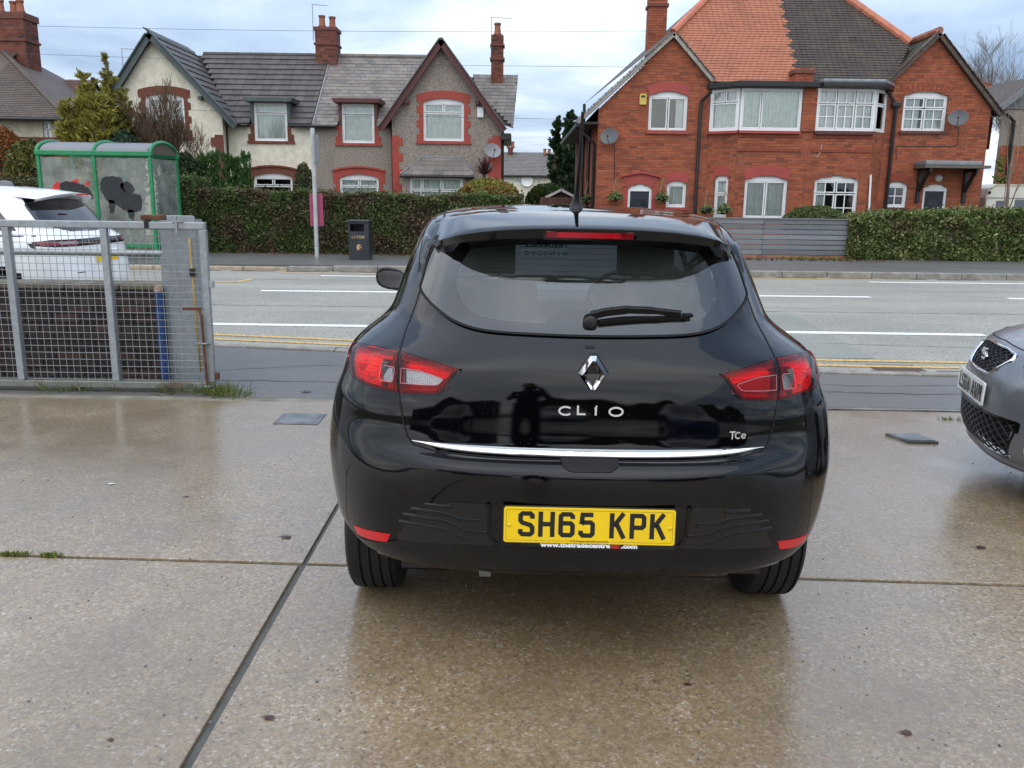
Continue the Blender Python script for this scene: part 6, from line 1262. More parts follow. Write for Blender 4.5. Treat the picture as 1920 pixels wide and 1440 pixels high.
def hedge(name, label, x0, x1, y0, y1, z0, ztop, m, core, n, size, wob=.07, left=True, right=True, cat='hedge'):
    """a clipped hedge: woody core and a coat of leaves; ztop(x) is its height"""
    t = thing(name, label, cat, ((x0 + x1) / 2, (y0 + y1) / 2, z0)); k = 60; b = MB(); ins = .10
    for i in range(k + 1):
        x = x0 + ins + (x1 - x0 - 2 * ins) * i / k; zt = ztop(x) - ins
        b.v += [(x, y0 + ins, z0), (x, y0 + ins, zt), (x, y1 - ins, zt), (x, y1 - ins, z0)]
    for i in range(k):
        for j in range(3): b.f.append((4 * i + j, 4 * i + j + 1, 4 * i + j + 5, 4 * i + j + 4))
    b.f += [(0, 1, 2, 3), (4 * k, 4 * k + 3, 4 * k + 2, 4 * k + 1)]; b.build('branches', core, t)
    L = x1 - x0; zt0 = np.vectorize(ztop); zt = lambda q: zt0(q) + .045 * vnoise(np.asarray(q) * 1.9 + x0, np.asarray(q) * .6); H_ = float(zt(np.array([(x0 + x1) / 2]))[0]) - z0; D = y1 - y0
    ar = [L * H_, L * D, D * H_ * left, D * H_ * right]; pr = np.array(ar) / sum(ar); P = []
    c = (pr * n).astype(int)
    x = NR.uniform(x0, x1, c[0]); z = z0 + NR.uniform(0, 1, c[0]) * (zt(x) - z0); P.append(np.stack([x, y0 + np.abs(NR.normal(0, .05, c[0])) - wob * vnoise(x * 3, z * 3), z], 1))
    x = NR.uniform(x0, x1, c[1]); y = NR.uniform(y0, y1, c[1]); P.append(np.stack([x, y, zt(x) - np.abs(NR.normal(0, .04, c[1])) + wob * .7 * vnoise(x * 4, y * 3)], 1))
    for q, xx, sg in ((2, x0, 1), (3, x1, -1)):
        if c[q]: y = NR.uniform(y0, y1, c[q]); z = z0 + NR.uniform(0, 1, c[q]) * (ztop(xx) - z0); P.append(np.stack([xx + sg * np.abs(NR.normal(0, .05, c[q])), y, z], 1))
        k = int(L * 55); x = NR.uniform(x0, x1, k); y = NR.uniform(y0, y1, k); P.append(np.stack([x, y, zt(x) + np.abs(NR.normal(0, .06, k))], 1)); x = NR.uniform(x0, x1, k); z = z0 + NR.uniform(.1, 1, k) * (zt(x) - z0); P.append(np.stack([x, y0 - np.abs(NR.normal(.03, .06, k)), z], 1))
    foliage('leaves', np.concatenate(P), size, m, t); return t
BRWN = [(0, (.045, .034, .020)), (.5, (.115, .082, .046)), (1, (.20, .145, .085))]; GRN1 = [(0, (.03, .055, .016)), (.5, (.075, .12, .03)), (1, (.15, .20, .06))]
HEDGE1 = m_leaf('brown privet hedge', BRWN, (1.15, GRN1, .40, .57)); HEDGE_G = m_leaf('green privet hedge', GRN1, (1.6, BRWN, .58, .7)); CORE1 = plain('hedge wood', (.045, .035, .022), .95, 0, .4, 8)
IVY = m_leaf('ivy hedge leaves', [(0, (.035, .06, .016)), (.5, (.11, .16, .042)), (.85, (.20, .24, .075)), (1, (.42, .44, .20))], (1.3, [(0, (.07, .06, .024)), (.6, (.15, .125, .05)), (1, (.24, .21, .09))], .50, .62))
YH = 21.1; zf = lambda pts, Y: (lambda x: float(np.interp(x, [at(p, q, Y)[0] for p, q in pts], [at(p, q, Y)[1] for p, q in pts])))
hedge('privet_hedge', 'long clipped privet hedge, brown and thinning, behind the litter bin', at(372, 400, YH)[0], at(981, 400, YH)[0], YH, YH + 1.0, .11, zf([(372, 355), (560, 360), (760, 366), (981, 367)], YH), HEDGE1, CORE1, 60000, .042)
hedge('privet_hedge', 'short taller green hedge end beside the bus shelter', at(300, 400, YH)[0], at(371, 400, YH)[0], YH - .15, YH + 1.1, .11, zf([(300, 331), (371, 331)], YH), HEDGE_G, CORE1, 9000, .042)
hedge('privet_hedge', 'low green hedge at the left edge behind the white car', at(-60, 400, 22.4)[0], at(74, 400, 22.4)[0], 22.4, 23.3, .11, zf([(-60, 334), (74, 337)], 22.4), m_leaf('olive hedge', [(0, (.04, .045, .015)), (1, (.12, .12, .05))]), CORE1, 5000, .045)
YV = 21.55
hedge('ivy_hedge', 'rounded hedge overgrown with ivy at the right, next to the grey fence', at(1592, 450, YV)[0], at(1990, 450, YV)[0], YV, YV + 1.3, .11, zf([(1592, 412), (1640, 402), (1780, 399), (1990, 396)], YV), IVY, CORE1, 36000, .055, .12)
HE = m_leaf('grass green clipped bush', [(0, (.05, .075, .02)), (1, (.13, .17, .055))])
def dome(name, label, px0, px1, ptop, pbot, Y, m, n, size, cat='bush', dep=1.):
    x0, x1 = at(px0, pbot, Y)[0], at(px1, pbot, Y)[0]; z1 = at((px0 + px1) / 2, ptop, Y)[1]; z0 = .1; cx, rx = (x0 + x1) / 2, (x1 - x0) / 2; rz = (z1 - at(px0, pbot, Y)[1]); zc = z1 - rz; t = thing(name, label, cat, (cx, Y, z0))
    d = NR.normal(size=(n, 3)); d /= np.linalg.norm(d, axis=1)[:, None]; d[:, 2] = np.where(d[:, 2] < -.4, -d[:, 2], d[:, 2]); r = 1 - np.abs(NR.normal(0, .07, n)) + .07 * vnoise(d[:, 0] * 6, d[:, 1] * 6, d[:, 2] * 5)
    P = np.stack([cx + d[:, 0] * rx * r, Y + dep * .2 + d[:, 1] * rx * dep * r, zc + d[:, 2] * rz * r], 1); P = P[P[:, 2] > z0]
    if zc - z0 > .15:
        k = int(n * .5); a = NR.uniform(0, 6.28, k); rr = 1 - np.abs(NR.normal(0, .08, k)) + .06 * vnoise(a * 5, a * 3); zz = NR.uniform(z0, zc, k); rr *= .72 + .28 * (zz - z0) / (zc - z0); P = np.concatenate([P, np.stack([cx + np.cos(a) * rx * rr, Y + dep * .2 + np.sin(a) * rx * dep * rr, zz], 1)])
    foliage('leaves', P, size, m, t, 1.8); b = MB()
    for k in range(9): a = RN.uniform(0, 6.28); b.tube([(cx, Y + .1, z0), (cx + rx * .4 * math.cos(a), Y + .2 + rx * .3 * math.sin(a), zc), (cx + rx * .75 * math.cos(a), Y + .2 + rx * .6 * math.sin(a), zc + rz * .5)], [.03, .02, .008], 5)
    b.build('stems', TWIG, t); MB().lathe([(rx * .1, z0), (rx * .5, z0 + .3), (rx * .72, zc), (rx * .52, zc + rz * .5), (.02, zc + rz * .72)], cx, Y + dep * .2, 14).build('branches', CORE1, t); return t
dome('clipped_bush', 'low rounded clipped bush rising behind the grey fence', 1474, 1592, 386, 418, 22.6, HE, 6000, .04)
dome('dome_bush', 'domed golden brown bush behind the hedge under the red spiky plant', 855, 975, 335, 372, 23.2, m_leaf('golden bush', [(0, (.14, .07, .02)), (.5, (.24, .16, .04)), (1, (.30, .26, .06))], (2.2, [(0, (.12, .13, .02)), (1, (.28, .30, .05))], .5, .62)), 9000, .05)
def spiky(name, label, px, py, Y, n, ln, m):
    x, z = at(px, py, Y); t = thing(name, label, 'plant', (x, Y, .1)); MB().tube([(x, Y, .1), (x, Y, z)], .05, 8).build('trunk', TWIG, t); b = MB()
    for k in range(n):
        a = RN.uniform(0, 6.28); e = RN.uniform(.15, 1.5); l = ln * RN.uniform(.7, 1.1); d = Vector((math.cos(a) * math.cos(e), math.sin(a) * math.cos(e), math.sin(e))); sd_ = d.cross(Vector((0, 0, 1))).normalized() * .022; c = Vector((x, Y, z)); m1 = c + d * l * .6; tip = c + d * l + Vector((0, 0, -.12 * l * math.cos(e)))
        b.add([c - sd_, c + sd_, m1 + sd_ * .8, tip, m1 - sd_ * .8], [(0, 1, 2, 4), (4, 2, 3)])
    b.build('blades', m, t, fixn=False, kind='stuff')
spiky('cordyline', 'dark red spiky cordyline in front of the bay of the pebble-dashed house', 908, 328, 26.5, 110, .62, plain('dark red blade', (.085, .022, .022), .5, 0, .4, 9))
# ---- branching trees
def grow(b, p, d, ln, r, lev, maxlev, spread, rnd, tips, up=.12, n=3, seg=3):
    pts, rs = [p], [r]; q = p.copy(); dd = d.copy()
    for i in range(seg):
        dd = (dd + Vector((rnd.uniform(-1, 1), rnd.uniform(-1, 1), rnd.uniform(-1, 1))) * .13 + Vector((0, 0, up * .3))).normalized(); q = q + dd * ln / seg; pts.append(q.copy()); rs.append(max(.0035, r * (1 - .5 * (i + 1) / seg)))
    b.tube(pts, rs, 6 if lev < 2 else 4 if lev < 4 else 3, False)
    if lev >= maxlev: tips.append((pts, dd)); return
    for k in range(n + (1 if lev else 0)):
        f = rnd.uniform(.35, 1.); s0 = pts[min(seg, max(1, int(f * seg + .5)))]; a = dd.orthogonal().normalized(); a.rotate(Matrix.Rotation(rnd.uniform(0, 6.28), 3, dd)); nd = (dd + a * rnd.uniform(.5, 1.) * spread + Vector((0, 0, up))).normalized()
        grow(b, s0, nd, ln * rnd.uniform(.55, .8), rs[-1] * rnd.uniform(.5, .8), lev + 1, maxlev, spread, rnd, tips, up, n, seg)
def bare_tree(name, label, px, Y, z0, ptop, seed, maxlev=5, r=.2, n=3, spread=.7, frac=.30, up=.15, m=None):
    x = at(px, 300, Y)[0]; zt = at(px, ptop, Y)[1]; rnd = random.Random(seed); t = thing(name, label, 'tree', (x, Y, z0)); b = MB(); tips = []; H_ = zt - z0
    grow(b, Vector((x, Y, z0)), Vector((0, 0, 1)), H_ * frac, r, 0, maxlev, spread, rnd, tips, up, n)
    mz = max(v[2] for v in b.v); k = H_ / (mz - z0); b.v = [(x + (a - x) * k, Y + (c - Y) * k, z0 + (d - z0) * k) for a, c, d in b.v]
    b.build('trunk_and_limbs', m or plain('grey bark', (.16, .135, .115), .9, 0, .3, 5), t, smooth=True, fixn=False); return t
bare_tree('bare_tree', 'large leafless tree rising behind the right brick house', 1822, 52, .1, 48, 3, 5, .26, 4, .75, .33, .16)
bare_tree('bare_tree', 'leafless tree at the right edge above the roof of the far house', 1900, 56, .1, 70, 8, 5, .22, 4, .7, .33, .16)
bare_tree('bare_sapling', 'thin leafless sapling in front of the caravan at the right edge', 1908, 24.5, .1, 60, 21, 3, .055, 3, .5, .5, .2, plain('sapling bark', (.2, .15, .11), .9, 0, .3, 5))
bare_tree('bare_shrub', 'upright leafless shrub of many brown twigs in front of the cream gable', 300, 25.2, .3, 135, 14, 5, .05, 5, .62, .22, .36, plain('brown twig', (.13, .085, .05), .9, 0, .3, 9))
bare_tree('bare_shrub', 'thin pale leafless twigs right of the cream gable window', 352, 25.6, .3, 205, 15, 4, .035, 4, .7, .25, .22, plain('brown twig', (.13, .085, .05), .9))
def conifer(name, label, px0, px1, ptop, pbot, Y, m, n, size, power=1., plumes=1, seed=1, cat='tree', elong=2.6, droop=.4, z0=.1, trunk=.12):
    """a conifer of one or more leaders, each a spire of short side shoots"""
    x0, x1 = at(px0, pbot, Y)[0], at(px1, pbot, Y)[0]; zt = at((px0 + px1) / 2, ptop, Y)[1]; cx, rx = (x0 + x1) / 2, (x1 - x0) / 2; t = thing(name, label, cat, (cx, Y, z0)); P, D = [], []; b = MB(); rnd = np.random.RandomState(seed)
    for pl in range(plumes):
        ox = 0. if pl == 0 else rnd.uniform(-.75, .75) * rx; oy = 0. if pl == 0 else rnd.uniform(-.5, .5) * rx; top = zt if pl == 0 else z0 + (zt - z0) * rnd.uniform(.70, .96); R0 = rx * (1. if plumes == 1 else rnd.uniform(.4, .62)); lean = rnd.uniform(-.12, .12) * rx
        b.tube([(cx + ox * .3, Y + oy * .3, z0), (cx + ox, Y + oy, z0 + (top - z0) * .5), (cx + ox + lean, Y + oy, top)], [trunk, trunk * .6, .008], 7); nb = max(30, n // (45 * plumes))
        for k in range(nb):
            f = rnd.uniform(0, 1) ** .85; z = z0 + .15 + (top - z0 - .15) * f; a = rnd.uniform(0, 6.28); R_ = R0 * (1 - f) ** power * rnd.uniform(.45, 1.25) + .05; ax0 = cx + ox * (.3 + .7 * min(1, 2 * f)) + lean * max(0, 2 * f - 1); ay0 = Y + oy * (.3 + .7 * min(1, 2 * f))
            s0 = np.array([ax0, ay0, z - R_ * .3]); e = np.array([ax0 + R_ * math.cos(a), ay0 + R_ * math.sin(a), z + R_ * (.55 - droop * rnd.uniform(.2, 1.4))]); dv = (e - s0) / (np.linalg.norm(e - s0) + 1e-9)
            if k % 2 == 0: b.tube([s0, s0 * .4 + e * .6, e], [.014, .008, .003], 3, False)
            q = max(6, int(n / nb / plumes)); u = rnd.uniform(.1, 1.08, q) ** .75; pp = s0 + (e - s0) * u[:, None] + rnd.normal(size=(q, 3)) * (.07 * R_ + .018); P.append(pp); D.append(np.tile(dv + np.array([0, 0, .25 - .2 * droop]), (q, 1)))
    b.build('trunk', TWIG, t, fixn=False); foliage('crown', np.concatenate(P), size, m, t, elong, dirs=np.concatenate(D)); return t
YEL = m_leaf('yellow green conifer', [(0, (.14, .13, .02)), (.5, (.28, .25, .045)), (1, (.42, .38, .09))]); OLV = m_leaf('olive conifer', [(0, (.07, .08, .025)), (.5, (.15, .15, .045)), (1, (.26, .24, .08))])
DKG = m_leaf('dark conifer', [(0, (.008, .022, .010)), (.5, (.022, .052, .02)), (1, (.05, .095, .035))]); THU = m_leaf('fresh green conifer', [(0, (.018, .05, .012)), (.5, (.045, .115, .025)), (1, (.085, .17, .045))]); ORA = m_leaf('orange autumn leaves', [(0, (.14, .035, .012)), (.5, (.26, .085, .022)), (1, (.30, .16, .04))]); MIX = m_leaf('mixed shrub leaves', [(0, (.04, .06, .015)), (.6, (.12, .13, .03)), (1, (.26, .19, .05))])
conifer('golden_conifer', 'feathery golden conifer behind the bus shelter, beside the corner house', 122, 222, 138, 300, 24.4, YEL, 42000, .046, .34, 13, seed=3, elong=3.2)
conifer('golden_conifer', 'taller golden green conifer directly behind the bus shelter roof', 172, 258, 100, 300, 24.9, m_leaf('gold olive conifer', [(0, (.12, .11, .025)), (.5, (.24, .21, .05)), (1, (.36, .33, .09))]), 22000, .042, .5, 8, seed=4, elong=3.2)
conifer('dark_conifer', 'dark green conifer between the golden conifers and the cream gable', 200, 272, 165, 310, 25.4, OLV, 18000, .038, .5, 7, seed=5, elong=3.)
conifer('tall_conifer', 'tall dark green conifer beside the left flank of the brick house', 1022, 1112, 205, 372, 44, DKG, 30000, .11, .5, 5, seed=6, droop=.3, elong=2., trunk=.25)
for i, (a, c, tp, w_) in enumerate(((372, 400, 296, 'leftmost'), (396, 420, 292, 'second from the left'), (416, 440, 294, 'middle'), (434, 456, 300, 'second from the right'), (450, 474, 288, 'rightmost'))):
    tt = conifer('thuja', 'small upright green thuja behind the hedge, %s of the row of five' % w_, a, c, tp, 372, 23.6 + .1 * (i % 2), THU, 3600, .03, .35, seed=20 + i, cat='shrub', droop=-1.2, trunk=.04, elong=3.); tt['group'] = 'row of small thujas'
dome('dark_shrub', 'dark leafy shrub between the bus shelter roof and the thujas', 308, 378, 286, 352, 23.2, m_leaf('dark shrub', [(0, (.012, .028, .010)), (1, (.055, .085, .03))]), 5000, .06)
dome('dark_shrub', 'bluish green shrub under the golden conifers', 195, 262, 245, 300, 24.0, m_leaf('bluish shrub', [(0, (.015, .035, .02)), (1, (.06, .10, .055))]), 3500, .05)
dome('autumn_shrub', 'orange autumn shrub at the left edge in front of the corner house', -60, 62, 238, 345, 24.6, ORA, 7000, .05); dome('mixed_shrub', 'green and russet shrub left of the bus shelter', 5, 100, 262, 345, 23.6, MIX, 7000, .055)
dome('climbing_shrub', 'small leafy shrub against the wall behind the lamp post', 548, 588, 306, 372, 24.2, m_leaf('shrub with berries', [(0, (.03, .05, .02)), (.8, (.08, .11, .045)), (1, (.22, .08, .04))]), 1800, .05)
dome('garden_shrub', 'distant green bushes in the gap between the two pairs of houses', 985, 1068, 345, 380, 36, m_leaf('far shrub', [(0, (.03, .055, .012)), (1, (.10, .15, .04))]), 5000, .09)
conifer('yellow_shrub', 'small yellow green shrub on the wall beside the sapling', 1864, 1894, 292, 335, 30, m_leaf('lime shrub', [(0, (.10, .13, .02)), (1, (.25, .28, .06))]), 900, .07, .3, seed=9, cat='shrub', trunk=.03)
# ---- tufts
GRASS = m_leaf('grass blade', [(0, (.05, .075, .012)), (.6, (.10, .14, .025)), (1, (.22, .22, .07))]); WEED = m_leaf('kerb weed', [(0, (.05, .08, .012)), (1, (.24, .26, .05))])
def tuft(name, label, pts, n, ln, wd, m=GRASS, spread=.08):
    P = []; D = []
    for x, y, k in pts:
        q = int(n * k); a = NR.uniform(0, 6.28, q); e = NR.uniform(.2, 1.4, q); d = np.stack([np.cos(a) * np.cos(e), np.sin(a) * np.cos(e), np.sin(e)], 1); l = ln * NR.uniform(.5, 1.1, q); P.append(np.array([x, y, 0]) + NR.normal(size=(q, 3)) * [spread, spread * .5, 0] + d * l[:, None] * .5); D.append(d * 4)
    o = foliage(name, np.concatenate(P), wd, m, None, ln / wd, .3, 'stuff', np.concatenate(D)); props(o, label, 'plants'); return o
g_ = lambda px, py: gnd(px, py)
tuft('grass', 'grass and weeds growing along the foot of the metal gate', [(*g_(405, 742), 1.), (*g_(430, 738), .7), (*g_(385, 735), .6), (*g_(320, 735), .4), (*g_(345, 738), .3), (*g_(150, 732), .4), (*g_(100, 735), .25), (*g_(445, 745), .4), (*g_(215, 734), .15)], 130, .12, .007)
tuft('moss', 'moss tufts in the cross joint of the concrete at the left', [(*g_(x, 1040 + x * .028), .5) for x in (5, 20, 40, 85, 100)], 120, .022, .006, WEED, .02); tuft('weeds', 'green weeds at the foot of the grey board fence', [(at(x, 490, 21.45)[0], 21.4, .5) for x in range(1465, 1580, 9)], 60, .22, .05, WEED, .12)
tuft('moss', 'little mossy weed on the edging beside the grey car', [(*g_(1780, 787), .6)], 90, .03, .006, WEED, .04)
P = []
for k in range(700): x = RN.uniform(-9, 9); P.append((x, 21.0 - abs(RN.gauss(0, .12)), .125))
props(foliage('fallen_leaves', P, .06, m_leaf('fallen leaf litter', [(0, (.05, .03, .015)), (1, (.16, .08, .04))]), None, 1.3), 'brown leaf litter and weeds along the foot of the hedge', 'leaf litter')

# ================================================================ the white car at the kerb and the grey car at the right
RRR = [(.32, .14, 4.25, .86, .50, 4.0, .7, 3.2), (.45, .05, 4.32, .90, .50, 4.0, .75, 3.2), (.60, .01, 4.35, .93, .48, 3.8, .8, 3.2), (.75, .02, 4.34, .945, .46, 3.6, .8, 3.2), (.88, .04, 4.30, .95, .44, 3.6, .85, 3.2), (.98, .055, 4.22, .95, .44, 3.6, .9, 3.0), (1.02, .06, 4.05, .945, .44, 3.5, .9, 3.), (1.06, .075, 3.7, .935, .44, 3.4, .9, 3.),
       (1.10, .13, 3.3, .90, .44, 3.3, .8, 3.), (1.16, .19, 3.1, .85, .44, 3.2, .7, 3.), (1.25, .26, 2.92, .80, .44, 3.2, .6, 3.), (1.38, .36, 2.7, .745, .44, 3.2, .56, 3.), (1.48, .45, 2.5, .70, .44, 3.2, .52, 3.), (1.55, .55, 2.3, .65, .42, 3.0, .5, 3.), (1.60, .70, 2.1, .56, .36, 2.8, .45, 2.8), (1.63, .95, 1.9, .40, .28, 2.5, .36, 2.5), (1.645, 1.2, 1.8, .2, .18, 2.3, .2, 2.3), (1.648, 1.35, 1.7, .0, .05, 2., .05, 2.)]
def white_car():
    S = Skin(shell(RRR, 4, 26, 22, 16)); car = thing('suv', 'white sports utility car parked at the kerb behind the mesh gate', 'car', (-4.60, 9.78, 0), rad(90)); mir = lambda half: half + [(-x, z) for x, z in half[::-1] if x > 1e-6]
    glass = mir([(0, 1.135), (.45, 1.15), (.62, 1.20), (.67, 1.27), (.63, 1.40), (.56, 1.50), (0, 1.54)]); band = mir([(0, .985), (.60, .985), (.80, .985), (.915, 1.0), (.915, 1.045), (.80, 1.06), (0, 1.062)]); AX = (.82, 3.48)
    sw = [(.55, 1.17), (.80, 1.40), (1.1, 1.49), (2.0, 1.52), (2.3, 1.45), (2.95, 1.13)]
    for i, c in enumerate(S.cen):
        x, y, z = c
        if y < 1.4 and inpoly(x, z, glass): S.tag[i] = 'hole'
        elif z < .44: S.tag[i] = 'clad'
        elif y > 2.2 and z > 1.1 and z < 1.53 and abs(x) < .72 - (z - 1.1) * .25 and y > 2.35: S.tag[i] = 'hole'
        elif abs(x) > .6 and inpoly(y, z, sw): S.tag[i] = 'hole'
        for a in AX:
            d = math.hypot(y - a, z - .37)
            if abs(x) > .6 and d < .40: S.tag[i] = 'hole'
            elif abs(x) > .6 and d < .45 and z < .85: S.tag[i] = 'clad'
    S.emit('body', ('body',), PAINT_WHITE, car); S.emit('cladding', ('clad',), BLKPLASTIC, car); S.patch([(x * 1.01, z) for x, z in glass], 'r', .003, 'rear_window', CARGLASS_D, car, .05)
    for ax_ in ('s', 'l'): S.patch([(y, z + (.012 if z > 1.3 else -.012)) for y, z in sw], ax_, .003, 'side_window', plain('dark privacy glass', (.01, .012, .013), .04, 0, .1, 4, .8), car, .07)
    S.patch(mir([(0, 1.12), (.70, 1.12), (.62, 1.45), (.55, 1.53), (0, 1.56)]), 'f', .003, 'windscreen', CARGLASS_D, car, .08)
    bd = S.patch(band, 'r', .004, 'light_band', GLOSSBLK, car, .04, .006)
    for s_ in (-1, 1):
        la = S.patch([(s_ * x, z) for x, z in [(.50, 1.004), (.88, 1.004), (.905, 1.02), (.89, 1.043), (.52, 1.046)]], 'r', .007, 'tail_lamp', plain('smoked red lens', (.22, .02, .025), .1, 0, .3, 20), car, .03, .005); S.patch([(s_ * x, z) for x, z in [(.52, 1.012), (.74, 1.012), (.76, 1.038), (.54, 1.038)]], 'r', .009, 'lamp_core', plain('pale smoked lens', (.34, .26, .26), .1), la, .03)
        S.patch([(s_ * x, z) for x, z in [(.40, .46), (.62, .47), (.66, .50), (.42, .49)]], 'r', .004, 'reflector', REDREFL, car, .04)
        wl_ = S.patch([(s_ * x, z) for x, z in [(.91, .96), (.93, .99), (.93, 1.03), (.915, 1.03)]], 'r', .004, 'band_tip', GLOSSBLK, car, .02)
        S.line([(y, 1.10 + .004 * y) for y in np.linspace(.35, 3.0, 20)], 's' if s_ > 0 else 'l', .02, .004, 'waist_strip', GLOSSBLK, car, step=.08)
    letter_objs('letter', SILVER, bd, 'RANGE ROVER', -.405, 1.014, .030, lambda u, v, w_: tuple(S.hit(u, v, 'r')[0] + Vector((0, -w_, 0))), .003, .007, wid=.046, gap=.026, stroke=.007, space=.05)
    q = S.hit(0, .84, 'r')[0]; pk = MB().xz([(-.33, .76), (.33, .76), (.30, .92), (-.30, .92)], q.y - .012, q.y + .02).build('plate_pocket', PAINT_WHITE, car, bevel=.01); pl = MB().xz(rrect(-.26, .26, .785, .896, .008), q.y - .018, q.y - .013).build('number_plate', PLATE_Y, car)
    
    S.patch([(-.62, .69), (-.50, .69), (-.50, .70), (-.62, .70)], 'r', .003, 'model_badge', INK, car, .02); S.patch(mir([(0, .42), (.45, .43), (.55, .48), (.5, .50), (0, .505)]), 'r', .003, 'diffuser', BLKPLASTIC, car, .05)
    V, F = [], []; xs = np.linspace(-.60, .60, 25)
    for x in xs:
        a = abs(x) / .6; yl = .30 + .14 * a ** 3; zl = 1.565 - .07 * a ** 2.5; g, _ = S.hit(x, 1.50 - .06 * a * a, 'r'); p0, _ = S.hit(x * .95, .95, 't'); V += [(x * .97, .95, p0.z + .004), (x, yl + .3, zl + .045 - .01 * a), (x, yl, zl), (x, yl + .02, zl - .025), (x, g.y + .02, g.z)]
    for i in range(24):
        for j in range(4): F.append((5 * i + j, 5 * i + 5 + j, 5 * i + 6 + j, 5 * i + 1 + j))
    MB().add(V, F).build('spoiler', PAINT_WHITE, car, smooth='auto'); MB().bar((-.12, .24, 1.552), (.12, .24, 1.552), .02, .012).build('brake_lamp', REDREFL, car)
    b = MB(); b.yz([(1.0, 1.61), (1.03, 1.69), (1.12, 1.70), (1.26, 1.63)], -.035, .035); b.build('roof_fin', plain('grey roof fin', (.15, .15, .16), .4), car, bevel=.012)
    for s_ in (-1, 1):
        for a in AX: wheel(car, s_ * .83, a, .36, .23, s_, plain('dark alloy', (.06, .06, .065), .35, .6))
    MB().box(-.80, .80, .35, 4.0, .22, .42).build('underbody', DARK, car); MB().box(-.80, .80, .30, 3.2, .5, 1.0).build('cabin_tub', DARK, car); car.scale = (1, 1, .955); return car
white_car()
SEA = [(.17, .2, 3.93, .80, .5, 3.5, .75, 2.9), (.22, .12, 4.00, .83, .5, 3.5, .80, 2.8), (.28, .08, 4.035, .845, .5, 3.4, .82, 2.7), (.36, .05, 4.045, .855, .5, 3.4, .85, 2.6), (.46, .02, 4.05, .862, .5, 3.3, .88, 2.5), (.55, .0, 4.04, .866, .5, 3.3, .90, 2.4), (.62, .02, 4.01, .866, .5, 3.3, .92, 2.4), (.68, .04, 3.965, .864, .5, 3.3, .92, 2.4), (.715, .05, 3.92, .862, .5, 3.3, .92, 2.4), (.745, .06, 3.84, .858, .5, 3.2, .92, 2.4), (.79, .07, 3.68, .85, .5, 3.2, .9, 2.4), (.84, .08, 3.45, .84, .5, 3.2, .85, 2.5), (.89, .10, 3.12, .825, .5, 3.1, .8, 2.6), (.93, .12, 2.88, .80, .5, 3.1, .7, 2.8),
       (.98, .16, 2.78, .76, .5, 3., .62, 2.9), (1.08, .26, 2.62, .71, .5, 3., .58, 3.), (1.2, .36, 2.42, .665, .5, 3.2, .54, 3.), (1.32, .47, 2.2, .61, .5, 3.2, .5, 3.), (1.39, .56, 2.02, .56, .46, 3., .46, 3.), (1.425, .70, 1.86, .48, .4, 2.8, .4, 2.8), (1.44, .9, 1.7, .32, .3, 2.5, .3, 2.5), (1.447, 1.1, 1.6, .12, .12, 2.2, .12, 2.2), (1.448, 1.2, 1.5, 0., .05, 2., .05, 2.)]
